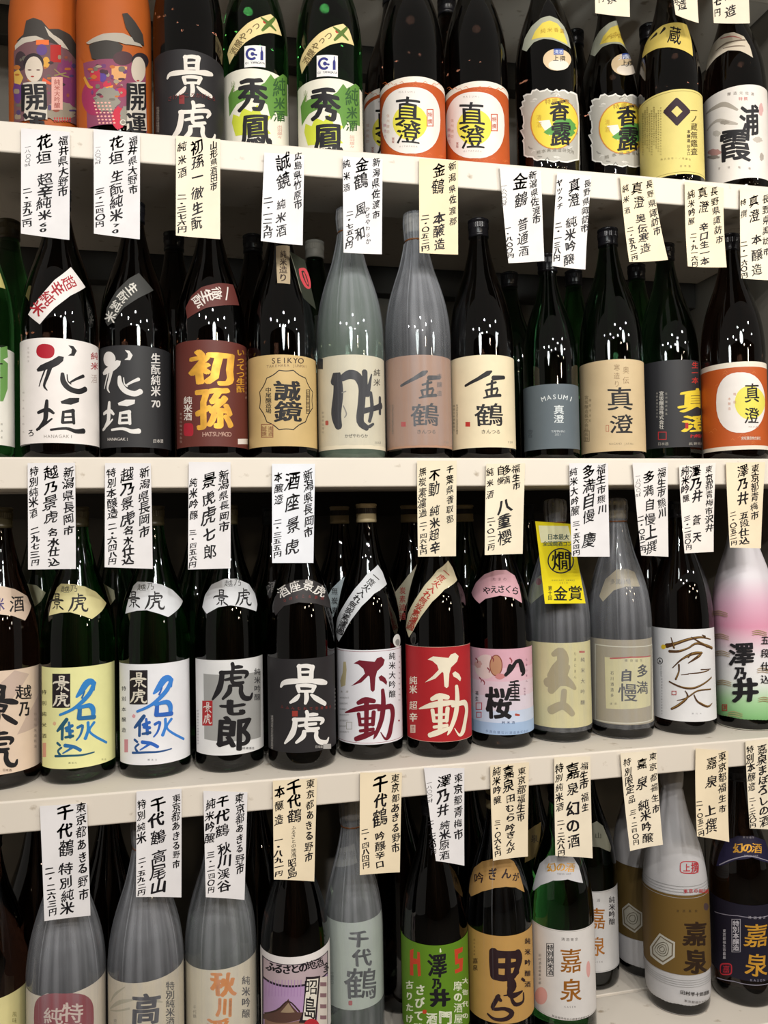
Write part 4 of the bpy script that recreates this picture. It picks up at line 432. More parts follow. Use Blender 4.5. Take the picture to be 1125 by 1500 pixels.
['dark bottle with torn-edged yellow-oval label, left of its pair, top shelf',.5391,.066,1,-.4306,'brown','black',.0515,.392,'std',None,[['label','torn-edged pale label with yellow oval',.0004,[['G','#e6e2da',[[-42.9,140.2],[-37.3,139.6],[-35.2,139.8],[-26.5,136.3],[-23.7,140.9],[-19.5,140],[-16.1,140.8],[-11,135.7],[-3.3,135.5],[1.4,137.6],[3.9,134.3],[10.6,132.1],[16.4,135.7],[20,132.3],[24.9,135.1],[30.3,136],[39,133.3],[42.7,136.6],[52.8,137.8],[62.6,139.5],[72.7,123.4],[73.4,115.7],[74.1,108],[74.9,100.3],[75.8,92.7],[73.2,83.4],[71.3,74.5],[69.7,65.7],[68.3,57.1],[66.7,48.4],[65.3,39.8],[64,31.3],[32.7,17.9],[27.5,17.4],[20,17.8],[18.1,19.6],[9.5,16.7],[5.7,17.7],[1.9,19.4],[-.5,20.8],[-7.9,22.3],[-11.8,23.7],[-18.2,23.6],[-23.6,27.3],[-25.9,31.5],[-35.1,35.7],[-35.6,35.2],[-44.3,41.9],[-44.9,63],[-47.8,68],[-43.1,69.4],[-45.9,75.7],[-53.8,88.3],[-44.1,85.9],[-46.6,91.1],[-43.3,95.2],[-43.8,104],[-44.4,108.6],[-46.8,109.1],[-48.8,119.6],[-53.4,125.1],[-45,124.7],[-46.6,132],[-39.8,131.8]]],['G','#b6b2a8',[[-39.8,136.6],[-34.7,136.3],[-32.8,136.6],[-24.8,133.5],[-22.1,138],[-18.2,137.2],[-15,138],[-10.2,133.2],[-2.9,133.1],[1.6,135.1],[4,132],[10.3,129.8],[15.8,133.3],[19.2,130],[23.8,132.6],[28.8,133.4],[36.9,130.6],[40.3,133.6],[49.1,134.2],[56.9,134.9],[63,117.5],[63.2,109.9],[63.5,102.3],[63.7,94.8],[64,87.2],[63.1,79.2],[62.3,71.2],[61.5,63.2],[60.7,55.2],[59.7,47.2],[58.8,39.2],[57.9,31.2],[31.1,20],[26.2,19.6],[19.1,20.1],[17.4,21.8],[9.2,19.1],[5.7,20.1],[2,21.7],[-.2,23],[-7.3,24.4],[-11,25.7],[-17,25.6],[-22,29],[-24.2,33],[-32.7,36.8],[-33.2,36.3],[-41,42.4],[-41.6,62.6],[-44,67.2],[-39.9,68.8],[-42.4,74.7],[-49.1,86.2],[-40.8,84.5],[-43,89.4],[-40.1,93.5],[-40.6,101.9],[-41.1,106.3],[-43.1,106.7],[-44.9,116.5],[-48.8,121.5],[-41.6,121.7],[-43,128.6],[-36.9,128.7]]],['S','#d9d5cc',[11.1,26.4,2,14.2,23.2,2.3,17.4,23.9,1.6],0],['S','#c9c5bc',[49.8,93.9,2,55.8,93.9,2.4,63.9,98.4,1.7],0],['S','#d9d5cc',[50.6,81.3,2,56.9,86.3,2.4,65.2,86.3,1.7],0],['S','#d9d5cc',[-22.3,125.1,2,-18.9,125,2.4,-15.7,123.2,1.6],0],['S','#8f8c84',[48.1,69.1,2,53.8,70.1,2.4,61,73.9,1.6],0],['S','#d9d5cc',[9.1,26,2,12.2,24.8,2.3,15.4,24.9,1.6],0],['S','#d9d5cc',[11.1,24.7,2,14.2,25.4,2.3,17.4,25.2,1.6],0],['S','#8f8c84',[37.4,111.6,2,41.6,110.7,2.4,46.4,115,1.6],0],['S','#c9c5bc',[39.4,108,2,43.9,110,2.4,49,114.9,1.6],0],['S','#8f8c84',[-33.2,52,2,-29.5,47.5,2.4,-25.9,46.1,1.6],0],['S','#8f8c84',[43.9,105.3,2,48.9,106.1,2.4,54.7,106.2,1.6],0],['S','#8f8c84',[-16.4,30.7,2,-13.2,29.3,2.3,-10,28.5,1.6],0],['S','#8f8c84',[-4.6,22.2,2,-1.4,25.8,2.3,1.6,21.2,1.6],0],['S','#c9c5bc',[49,95.8,2,54.9,96.9,2.4,62.4,99,1.6],0],['S','#8f8c84',[7,127.4,2,10.1,130.1,2.4,13.3,129.6,1.6],0],['S','#c9c5bc',[-26.2,123.1,2,-22.7,122.1,2.4,-19.3,121,1.6],0],['S','#d9d5cc',[15,123.9,2,18.3,128.3,2.4,21.5,124.5,1.6],0],['S','#8f8c84',[33.7,40.2,2,37.7,42.6,2.4,42,42.1,1.6],0],['S','#c9c5bc',[12.7,24.4,2,15.8,23.4,2.3,19.1,24.7,1.6],0],['S','#c9c5bc',[11.5,127.4,2,14.7,129.1,2.4,17.9,126.3,1.6],0],['S','#c9c5bc',[34.3,41.2,2,38.4,43.3,2.4,42.9,46.6,1.6],0],['S','#c9c5bc',[-27.8,40.8,2,-24.2,42.5,2.3,-20.8,41.2,1.6],0],['G','#c9843a',[[65.8,92.8],[62.4,82.3],[55.7,71.1],[47.7,60.6],[39.4,51.7],[30.9,44.8],[22.5,40.1],[14.2,37.9],[6.2,38.2],[-1.5,40.8],[-8.7,45.7],[-15.2,52.4],[-20.7,60.6],[-25,69.8],[-27.6,79.2],[-28.3,88.4],[-27.1,96.8],[-24,104.2],[-19.4,110.4],[-13.6,115.3],[-6.9,118.9],[.4,121.2],[8.2,122.3],[16.3,122.2],[24.7,121],[33.2,118.8],[41.6,115.6],[49.9,111.7],[57.6,106.8],[63.7,100.9]]],['G','#e6ce48',[[62.1,91.2],[59.3,81.4],[53.6,71],[46.4,61.2],[38.5,52.7],[30.5,46.1],[22.4,41.6],[14.5,39.5],[6.7,39.7],[-.6,42.2],[-7.5,46.8],[-13.7,53.2],[-18.9,61],[-22.9,69.7],[-25.4,78.7],[-26.1,87.6],[-24.9,95.7],[-22,102.9],[-17.7,108.9],[-12.2,113.7],[-5.8,117.3],[1.2,119.6],[8.7,120.7],[16.5,120.6],[24.5,119.5],[32.6,117.3],[40.7,114.2],[48.4,110.2],[55.3,105.3],[60.4,99.1]]],['G','#e9e5da',[[-13.8,86.8],[3.6,85.6],[8.9,67.6],[3,60.2],[-6.3,73.3]]],['G','#5c9a48',[[56.8,80.3],[47.1,73.8],[51.7,71.1],[46.9,67.6],[42.4,62.8],[38,61.5],[33.3,58.1],[29.1,53.8],[24.6,55.4],[21.2,57.1],[18.9,59.3],[14.7,59.8],[12.6,60.6],[10.3,64.6],[10.7,68.5],[9.9,71.4],[9.5,75.4],[9.9,77.5],[11,81.9],[14.4,85.1],[17.6,87],[22.2,89.7],[25.5,86.8],[30.2,90.2],[34.3,89.4],[38.7,90.7],[42.8,89.1],[45.5,87.2],[53,85.5],[52,82.4]]],['G','#5c9a48',[[-6.4,67.4],[7.2,75.5],[12.6,59.6],[-.8,62.6]]],['T','#1b191c','香',20.3,100.6,33.6,2.5,.9,34.6,.06,1],['T','#1b191c','露',22.9,63.4,36.4,3.4,1,38.1,.06,1],['C','#a57f30','特撰香露',1.7,115.2,34.2,116.8,9.8,.4,.2,8.6,0],['C','#c9a23a','清酒',-12.9,92.5,-13.2,80.8,8.8,-2.3,.2,9.6,0],['C','#8a8478','熊本県酒造研究所',-15.1,36.8,43.7,37.2,7.3,-.1,.2,6.6,0]],None],['neck_label','grey and yellow ragged neck label',.0005,[['G','#a8aa98',[[-44.5,217.8],[-40.6,234.7],[-26.9,250],[-7.4,259.7],[9.9,262],[27,255.9],[38.1,244.2],[43.9,230.6],[47,208.3],[30.2,211.6],[13.1,216.2],[-2.9,219.9],[-19.7,218.5],[-33.5,209]]],['G','#e6ce58',[[-24.4,224.6],[-18.2,237.5],[-4.9,249.4],[9.1,252.3],[24.1,246.7],[33.2,234],[40.5,212.3],[25.9,215.1],[11.3,220.4],[-7,222.9]]],['C','#a8842e','純米香露',-3.5,234.1,31.7,234.5,9.5,0,.7,9,0]],None],['sticker','round cream sticker with a blue stamp',.0009,[['G','#d9c09a',[[45.6,188.7],[44.3,184.2],[41.7,179.6],[37.9,175.1],[33.3,171.1],[28.1,168],[22.8,165.9],[17.5,165],[12.4,165.4],[7.7,166.8],[3.6,169.3],[.2,172.6],[-2.3,176.4],[-3.9,180.4],[-4.3,184.4],[-3.7,188.3],[-2,191.9],[.7,194.9],[4.3,197.3],[8.6,199.1],[13.5,200.3],[18.7,201],[24.1,201.1],[29.5,200.6],[34.6,199.6],[39.2,198],[42.8,195.7],[45,192.6]]],['G','#e9dccb',[[39.4,177.9],[38.2,174.9],[35.1,171.6],[30.6,168.7],[25.4,166.6],[20,165.6],[14.8,165.8],[10.2,167],[6.7,169.1],[4.5,171.7],[3.8,174.5],[4.6,177.1],[7,179.3],[10.6,181],[15.2,182.2],[20.4,182.9],[25.9,183.2],[31.1,182.8],[35.4,181.9],[38.4,180.3]]],['G','#2f4a9a',[[12.7,190.7],[29.4,192.3],[30,202.1],[13.1,200.4]]],['C','#dfe3f0','清酒',17.3,195.6,24.8,196.3,7.9,.8,.3,7.3,.01],['T','#1b191c','上',16.1,185.4,8.8,.3,.3,8.8,.02,1],['T','#1b191c','撰',27.7,185.9,9.8,1.7,.4,8.9,.02,1]],None]],'sake bottles on the top shelf'],
['dark bottle with torn-edged yellow-oval label, right of its pair, top shelf',.6912,.1375,1,-.5068,'brown','black',.0515,.392,'std',None,[['label','torn-edged pale label with yellow oval',.0004,[['G','#e6e2da',[[-31.7,184.2],[-26.7,184.4],[-24.8,184.8],[-16.6,182],[-13.8,187.3],[-9.7,186.7],[-6.3,187.8],[-1,182.6],[7.1,183],[12.2,185.6],[14.9,182.3],[22.4,180.4],[29.1,185],[33.6,181.7],[39.8,185.5],[47.4,187.8],[62.8,188.4],[80.6,199.5],[80.3,195.5],[80.2,191.8],[80.1,168.4],[80.1,159.7],[80.1,151],[80.1,142.3],[80.1,133.6],[80.1,124.9],[80.1,116.3],[80.1,107.7],[80.1,99.1],[80.1,90.5],[80.2,81.9],[80.2,73.3],[50.4,59.5],[42.9,58],[33.1,57.4],[30.9,59.1],[20.8,55.3],[16.6,56.1],[12.3,57.7],[9.8,59],[1.9,60.2],[-2.1,61.4],[-8.6,61],[-14,64.5],[-16.2,69],[-25,72.6],[-25.5,72.1],[-33.2,78.3],[-33.6,100.9],[-36,105.8],[-32,108],[-34.4,114.4],[-40.6,126.6],[-32.9,125.6],[-34.9,130.9],[-32.1,135.8],[-32.5,145.2],[-33,150],[-35,150.2],[-36.6,161.1],[-40.2,166.1],[-33.5,167.2],[-34.8,174.8],[-28.9,175.6]]],['G','#b6b2a8',[[-28.9,180.8],[-24.3,181.1],[-22.5,181.6],[-14.9,179.1],[-12.3,184.2],[-8.4,183.7],[-5.2,184.8],[-.2,180],[7.5,180.4],[12.4,182.9],[14.9,179.7],[22.1,177.9],[28.4,182.2],[32.6,179.1],[38.3,182.6],[45.2,184.4],[58.1,184],[66.3,189.9],[80.4,193.5],[80.3,190],[80.2,167.6],[80.2,159.2],[80.2,150.8],[80.2,142.5],[80.2,134.1],[80.2,125.8],[80.2,117.5],[80.2,109.3],[80.2,101],[80.2,92.7],[80.2,84.5],[80.3,76.2],[48,61.5],[41.2,60.2],[32.1,59.8],[30,61.4],[20.5,57.8],[16.5,58.6],[12.5,60.1],[10.1,61.4],[2.5,62.5],[-1.3,63.6],[-7.4,63.2],[-12.5,66.5],[-14.6,70.7],[-22.8,74],[-23.2,73.5],[-30.3,79.3],[-30.7,100.9],[-32.8,105.5],[-29.3,107.8],[-31.4,113.8],[-37,125.2],[-30,124.6],[-31.9,129.6],[-29.3,134.4],[-29.7,143.4],[-30.1,148],[-32,148.1],[-33.4,158.4],[-36.6,163.1],[-30.6,164.5],[-31.8,171.7],[-26.4,172.7]]],['S','#d9d5cc',[22.7,65.9,2.1,26.3,62.7,2.6,30.1,63.7,1.7],0],['S','#c9c5bc',[80.4,148.9,2.2,80.3,145.8,2.6,80.2,146.4,1.7],0],['S','#d9d5cc',[80.4,134.7,2.2,80.3,136.8,2.6,80.1,132.5,1.7],0],['S','#d9d5cc',[-12.5,170.2,2.1,-9.1,170.5,2.5,-5.8,168.8,1.7],0],['S','#8f8c84',[80.4,122.5,2.2,80.3,120.8,2.6,80.2,121.2,1.7],0],['S','#d9d5cc',[20.4,65.3,2.1,24,64.3,2.5,27.6,64.6,1.7],0],['S','#d9d5cc',[22.6,64,2.1,26.3,65.1,2.6,30.1,65.1,1.7],0],['S','#8f8c84',[58.8,163.4,2.2,69.1,165.6,2.7,80.5,173.8,1.7],0],['S','#c9c5bc',[63.1,160.7,2.2,80.5,169.6,2.6,80.4,172.4,1.7],0],['S','#8f8c84',[-23.2,90.5,2.1,-19.7,85.9,2.5,-16.2,84.7,1.7],0],['S','#8f8c84',[80.5,164.4,2.2,80.4,162.7,2.6,80.3,159.8,1.7],0],['S','#8f8c84',[-6.8,68.8,2.1,-3.5,67.5,2.5,-.3,66.7,1.7],0],['S','#8f8c84',[5.4,60.2,2.1,8.8,64.4,2.5,12,59.6,1.7],0],['S','#c9c5bc',[80.4,151.4,2.2,80.3,149.6,2.6,80.2,147.7,1.7],0],['S','#8f8c84',[18.3,175,2.1,21.8,178.3,2.6,25.4,178,1.7],0],['S','#c9c5bc',[-16.3,167.8,2.1,-12.9,167,2.5,-9.5,166.1,1.7],0],['S','#d9d5cc',[27.4,172,2.1,31.5,177.2,2.6,35.4,173.5,1.7],0],['S','#8f8c84',[52,84.1,2.2,59.2,88.1,2.6,69.7,90.5,1.8],0],['S','#c9c5bc',[24.5,63.8,2.1,28.2,63,2.6,32.1,64.8,1.7],0],['S','#c9c5bc',[23.4,175.4,2.1,27.2,177.6,2.6,30.9,174.9,1.7],0],['S','#c9c5bc',[53.1,85.3,2.2,60.6,89.2,2.6,73.7,96.8,1.9],0],['S','#c9c5bc',[-18.1,78.9,2.1,-14.6,80.9,2.5,-11.2,79.8,1.7],0],['G','#c9843a',[[80.1,139.2],[80.2,129.7],[80.3,120.9],[80.4,113.3],[62.7,99],[47.8,88.4],[36.4,81.9],[26.3,78.7],[17.1,78.3],[8.7,80.7],[1.1,85.5],[-5.5,92.3],[-11.1,100.8],[-15.2,110.3],[-17.8,120.3],[-18.4,130.1],[-17.2,139.3],[-14.2,147.6],[-9.7,154.6],[-3.8,160.3],[3.2,164.7],[11,167.8],[19.6,169.6],[29.1,170.3],[39.5,170.1],[51.6,169.7],[69.3,171.1],[80.4,168.4],[80.2,159],[80.2,149.1]]],['G','#e6ce48',[[80.2,139.5],[80.2,130.3],[80.3,121.9],[80.5,114.5],[60.9,99.6],[47.2,89.7],[36.3,83.5],[26.6,80.4],[17.8,80],[9.7,82.2],[2.4,86.7],[-4,93.3],[-9.3,101.3],[-13.2,110.4],[-15.6,120],[-16.3,129.4],[-15.1,138.3],[-12.3,146.3],[-7.9,153.2],[-2.3,158.8],[4.3,163.1],[11.9,166.1],[20.2,167.9],[29.3,168.6],[39.3,168.5],[50.7,167.9],[66.4,168.5],[80.4,167.5],[80.3,158.5],[80.2,149]]],['G','#e9e5da',[[-4.1,129.6],[14.4,129.5],[20.3,110.3],[13.7,101.9],[3.7,115.5]]],['G','#5c9a48',[[80.3,130.4],[80.5,128.2],[80.4,123],[80.5,121.4],[71.6,113.9],[59.9,108.9],[51.5,103.5],[45.3,97.8],[39.2,98.8],[34.8,100.2],[31.9,102.3],[26.9,102.4],[24.5,103.1],[21.8,107.3],[22.3,111.5],[21.5,114.6],[20.9,118.9],[21.4,121.2],[22.7,126.1],[26.6,129.8],[30.5,132.2],[36.2,135.7],[40.4,133.1],[47,137.8],[53.3,137.9],[61.5,141.3],[74.2,143.9],[80.5,143.7],[80.3,138.1],[80.4,135.2]]],['G','#5c9a48',[[3.6,109.1],[18.4,118.8],[24.5,102],[9.6,104.2]]],['T','#1b191c','香',33.8,147.4,41.8,7.1,1.2,37.7,.06,1],['T','#1b191c','露',36.9,107.2,46.8,8.8,1.4,41.6,.06,1],['C','#a57f30','特撰香露',12.4,161.4,53.3,167.9,11.8,1.6,.3,9.4,0],['C','#c9a23a','清酒',-3.1,135.8,-3.4,123.1,9,-1.8,.3,10.4,0],['C','#8a8478','熊本県酒造研究所',-5.5,75.4,80.5,89.3,8.5,.5,.2,7.2,0]],None],['neck_label','grey and yellow ragged neck label',.0005,[['G','#a8aa98',[[-51.3,279.9],[-61.1,304.3],[-30,318.6],[12.5,330.1],[81.8,343.6],[81.2,333.6],[80.9,317.9],[80.6,301],[80.5,275.9],[81,287.8],[41.9,284.2],[12.2,284.1],[-13.2,280.3],[-30.4,267.5]]],['G','#e6ce58',[[-21.2,288],[-12.3,304.2],[15.6,319.8],[81.8,334.8],[81.3,325.9],[80.9,309.6],[80.7,283.6],[81.1,293.1],[40.4,289.3],[6.1,287.3]]],['C','#a8842e','純米香露',14.3,301.9,81,310.8,39.2,9.2,26.1,16.9,0]],None],['sticker','round cream sticker with a blue stamp',.0009,[['G','#d9c09a',[[80.5,255.6],[80.5,251.4],[80.6,247.7],[80.7,244.6],[60.8,232.3],[48.2,224.7],[39.6,220.7],[32.2,218.6],[25.8,218.2],[20.1,219.4],[15.4,221.8],[11.5,225.2],[8.8,229.6],[7.1,234.3],[6.7,239.2],[7.6,243.9],[10,248.5],[13.9,252.6],[19.1,256.3],[25.8,259.5],[34,262.4],[44.5,265.4],[81.1,279.2],[81,276.5],[80.8,273.1],[80.7,269.1],[80.6,264.7],[80.5,260.1]]],['G','#e9dccb',[[80.6,247],[80.7,244.3],[69.1,236.3],[53.1,226.9],[43.5,222.2],[35.5,219.7],[28.7,219],[23.2,219.9],[19,221.9],[16.5,224.7],[15.9,228],[17.1,231.2],[20.3,234.2],[25.2,236.9],[31.7,239.3],[39.8,241.5],[49.7,243.9],[80.9,256.5],[80.8,253.4],[80.7,250.2]]],['G','#2f4a9a',[[29.8,249.4],[81,267.5],[80.9,278],[33.3,262.3]]],['C','#dfe3f0','清酒',39,257.3,57.3,263.2,36.8,13.9,5.3,10.8,.01],['T','#1b191c','上',33.6,243.5,13.3,2.6,2.5,11.3,.02,1],['T','#1b191c','撰',56.2,249.4,35.4,14.6,10.1,14.9,.02,1]],None]],'sake bottles on the top shelf'],
['dark bottle with a pale yellow label bearing a black diamond of bars, top shelf',.7658,.064,1,-.5789,'brown','black',.0515,.392,'std',None,[['label','pale yellow label with black bar diamond',.0004,[['G','#d9c878',[[-92,15.8],[77,15.8],[77,158],[-92,158]]],['G','#8a7a3a',[[-89,18.8],[74,18.8],[74,19.5],[-89,19.5]]],['G','#8a7a3a',[[-89,154.3],[74,154.3],[74,155],[-89,155]]],['G','#8a7a3a',[[-89,18.8],[-88.3,18.8],[-88.3,155],[-89,155]]],['G','#8a7a3a',[[73.3,18.8],[74,18.8],[74,155],[73.3,155]]],['G','#2a1420',[[-10.9,125.9],[9.9,144.1],[16.6,135.6],[-4.3,116.5]]],['G','#2a1420',[[11.9,143.3],[34.1,121.5],[25.3,113.3],[4.9,136.9]]],['G','#2a1420',[[33.4,119.3],[10.6,96.4],[4,105.2],[25.7,126]]],['G','#2a1420',[[8.6,97.1],[-11.5,123.9],[-4,129.2],[15.7,103.9]]],['C','#5a4a28','一ノ蔵無鑑査',41.6,123.4,39,54.4,15.5,2.9,.5,13.2,.03],['C','#3a2a20','本醸造',29.2,86.3,28.7,71.3,6.4,.5,.2,6.5,.02],['C','#3a2a20','超辛口',28.4,61.8,28,49.4,5.8,.4,.2,5.9,.02],['C','#8f7f48','無鑑査本醸造清酒宮城県大崎市松山仕込',-15.1,132.4,-17.3,55.1,2.9,-1,.1,3.3,0],['C','#8f7f48','無鑑査本醸造清酒宮城県大崎市松山仕込',-18.9,128.8,-20.9,61.9,3,-1.1,.1,3.3,0],['C','#8f7f48','無鑑査本醸造清酒宮城県大崎市松山仕込',-22.9,125.3,-24.6,68.9,3.1,-1.2,.1,3.3,0],['C','#8f7f48','無鑑査本醸造清酒宮城県大崎市松山仕込',-26.5,137.5,-28.5,76.4,3.2,-1.4,.1,3.3,0],['C','#8f7f48','無鑑査本醸造清酒宮城県大崎市松山仕込',-30.9,133.7,-33.3,61.1,3.5,-1.5,.1,3.3,0],['C','#8f7f48','無鑑査本醸造清酒宮城県大崎市松山仕込',-35.5,130.8,-37.8,68.6,3.7,-1.7,.1,3.3,0],['C','#8f7f48','無鑑査本醸造清酒宮城県大崎市松山仕込',-40,143.7,-42.6,76.9,4.1,-2,.1,3.3,0],['C','#8f7f48','無鑑査本醸造清酒宮城県大崎市松山仕込',-45.5,141.5,-48,85.2,4.8,-2.4,.1,3.3,0],['C','#8f7f48','無鑑査本醸造清酒宮城県大崎市松山仕込',-52.1,139.1,-55.8,71.4,6.2,-3.2,.2,3.3,0],['C','#8f7f48','株式会社一ノ蔵醸造',-15.9,45.7,29.7,39.9,3.8,-.5,.1,3.7,0],['C','#6a5a38','日本酒',14.3,28.5,28.7,28.5,4.4,0,.1,4,0]],None],['neck_label','yellow neck label with three brushed characters',.0005,[['G','#d8c062',[[-80.9,264.1],[-45.3,272.8],[-12.9,280.8],[13.6,281.5],[55.3,282],[47.6,236.9],[44.6,217.1],[22.9,225.7],[2.2,232.5],[-19.6,237.6],[-60.7,241.5]]],['S','#1b191c',[-41.3,264,2.2,-26,268.5,6.9],0],['S','#1b191c',[-16.8,264.7,2,-7.7,272.6,7.2],0],['T','#1b191c','蔵',13.3,255.1,24.7,-6,8.9,34.8,.04,1]],None]],'sake bottles on the top shelf'],
['dark bottle with a white label painted with grey landscape, rightmost on the top shelf',.8904,.062,1,-.6507,'brown','black',.0515,.392,'std',None,[['label','white label with grey ink landscape',.0004,[['G','#e4dcd4',[[-92,18.2],[78.8,18.2],[78.8,177.2],[-92,177.2]]],['S','#a59c90',[-54.7,154.2,2.7,-32.8,153.7,7,-15.7,151.6,8.1,3.9,136.1,3.8],1],['S','#b3aaa0',[-53.7,124.4,3.3,-30.5,129.3,5.4,-11.5,118.8,7,3.2,111.9,3.2],1],['G','#9a9288',[[-8,117.6],[-9.4,117.1],[-10.2,116.6],[-12.2,116.8],[-13.2,116.4],[-14.6,116.5],[-16.8,116.4],[-18.9,118.3],[-21.3,119.4],[-21.6,119.6],[-23.7,121.7],[-24.4,122.7],[-23.3,123.3],[-23.5,124.3],[-22.8,125.1],[-21.4,125.6],[-20.7,125.6],[-18.7,124.8],[-16.5,123.7],[-14.5,124.1],[-12.9,122.1],[-11.5,121.2],[-9.2,119.9],[-10.7,119.4]]],['G','#c0b8ae',[[-23.2,104.1],[-25.2,103.7],[-24.7,102.5],[-26.9,102.6],[-28,101.1],[-29.3,101.4],[-31.4,103.4],[-33.4,102.9],[-34.7,105.5],[-37.4,106.7],[-37.4,108.5],[-39.5,110.2],[-38.8,111.2],[-37.9,112.1],[-38.5,113.7],[-36.8,114.1],[-35.5,113.5],[-32.7,113.3],[-31.1,112.7],[-28.8,111.2],[-27.4,109.6],[-25.7,108.7],[-24.8,107.4],[-24.1,105.8]]],['G','#b98c84',[[-23,71.3],[-24.9,70.4],[-25.2,69.1],[-27.8,69.8],[-30,69.9],[-32.7,69.5],[-35.8,69.9],[-39.6,73.4],[-43,74.5],[-47.2,78.3],[-50.6,80.2],[-53.6,83.4],[-54.6,85.8],[-52.9,86.6],[-50.8,87.3],[-47,86.1],[-42.9,85.9],[-39.2,84.9],[-35.4,81.9],[-32.6,80.5],[-30,80.1],[-28,77.8],[-26.5,75.4],[-22.6,72.6]]],['G','#bdb3a8',[[46.5,84.8],[48,84.1],[47.5,82.3],[43.1,81.1],[41,79.3],[39.4,79.3],[36.8,78.4],[34.6,77.8],[32.7,79.5],[30.4,79.8],[29.4,80.5],[28.8,81.4],[27.6,82.7],[27.3,84],[28.6,84.7],[31,86.3],[32.8,87.7],[34.5,87.7],[37.2,88.5],[39.9,89.3],[42.5,87.7],[43.5,87.2],[46.7,87.7],[45.1,85.7]]],['G','#a89e94',[[49.4,55.8],[49.2,53.7],[49,51.5],[47.6,51.2],[46.1,50],[45,48.3],[44.1,48.4],[43.1,47.2],[42.2,49.1],[40.8,49.4],[40.1,50.5],[40.7,52.7],[39.5,54],[40.4,56.2],[40.4,57.2],[41.4,60],[42.8,61.6],[43.6,61.5],[44.8,62.9],[45.9,61.8],[47.4,60.4],[47.4,60.2],[49.2,59.5],[49.7,57.5]]],['G','#8f867c',[[-28.1,65.2],[-25.6,63.1],[-29.6,63.9],[-28.7,63.2],[-32.5,64.7],[-35.7,65.3],[-39.4,66.3],[-44,68.9],[-48.4,71.6],[-51.6,73.6],[-51.8,74],[-54.2,76.4],[-57,78.6],[-54.7,78.2],[-54.1,79.1],[-51.3,77.8],[-45.1,75.8],[-43,74.6],[-39.1,73.1],[-35.4,71.8],[-31.8,69.7],[-29.3,67.6],[-30.1,67.5],[-26,65.2]]],['G','#d3a8a4',[[52.9,137.8],[52.7,135.2],[50.2,132.3],[49.6,129.7],[48,125.4],[47,126.7],[45.7,126.2],[44.3,125.1],[43,127.9],[42,126.2],[41,129.5],[41,132.3],[41.9,135.3],[41.3,138.3],[41.9,140],[43,143.2],[44.1,145.8],[45.2,146.1],[46.7,148.5],[48.4,148.2],[50,147.4],[50.6,144],[51.9,142.3],[52.6,140.5]]],['T','#1b191c','浦',24.2,116.3,34,-.2,1.7,53.9,.075,1],['T','#1b191c','霞',-.3,76.9,48.8,-11.4,1.6,55,.075,1],['C','#8a8078','醸造元佐浦',-8,166.5,29.6,160.9,6,-.9,.2,5.9,.01],['C','#c9605c','特撰',9.6,153.9,17.8,153,6.6,-.8,.2,6.5,.01],['C','#a39a92','宮城塩竈',-28.2,45.5,20.5,33.8,4.3,-1.1,.1,4.3,0]],None],['neck_label','pale neck label with brush writing',.0005,[['G','#cfc2ae',[[-80.9,253.2],[-81.1,273.5],[-49.3,279.2],[-19.9,283.2],[4,279.6],[24.4,268.1],[33,248.1],[35.2,225.5],[12.6,238.9],[-8.9,245.4],[-33,241.6],[-58.4,232.5]]],['S','#7a6a5c',[-36.1,256.9,2.1,-14.4,261.2,4,2.8,260.6,2.5,25.3,260.3,3.6],1],['S','#b06a60',[-28.3,276.8,2.2,.8,271.4,2.6,17.9,263.2,1.5],1],['S','#7a6a5c',[-18.8,253.4,1.5,4.6,250.1,3,22.7,247.6,1.5],1]],None]],'sake bottles on the top shelf'],
['plain dark bottle behind the orange-label pair, top shelf',.4109,.2,1,-.3045,'brown','black',.0515,.392,'std',None,[],'sake bottles on the top shelf'],
['plain dark bottle behind the yellow diamond-label bottle, top shelf',.8127,.2,1,-.5561,'brown','black',.0515,.392,'std',None,[],'sake bottles on the top shelf'],
['plain dark bottle behind the torn-label pair, top shelf',.6816,.2418,1,-.4677,'brown','black',.0515,.392,'std',None,[],'sake bottles on the top shelf'],
['green bottle with white and green label cut by the left photo edge, second shelf',-.3359,.062,2,.2796,'green','black',.0515,.392,'std',None,[['label','white label with green patches',.0004,[['G','#e6e4dc',[[-92,19.6],[71.5,19.6],[71.5,154.4],[-92,154.4]]],['G','#6a9a52',[[34.5,153.9],[47.5,159],[49.1,143.8],[39.7,138.5],[49,135],[48,99.4],[39.3,80.4],[34,79.6]]],['S','#1b191c',[34.3,131.6,1.7,38,132.3,1.8],0],['S','#1b191c',[34.2,112.3,1.7,37.9,113,1.8],0],['C','#8a8a80','製造者',36.4,48.2,36.3,30,3.7,.4,0,3.4,0]],None],['neck_label','pale neck label',.0004,[['G','#cfc47a',[[20.9,273],[49.9,263.8],[54,241.7],[23.5,237.8]]]],None]],'sake bottles on the second shelf'],
['green bottle in the second rank at the far left of the second shelf',-.321,.19,2,.2425,'green','olive',.0515,.392,'std',None,[],'sake bottles on the second shelf'],
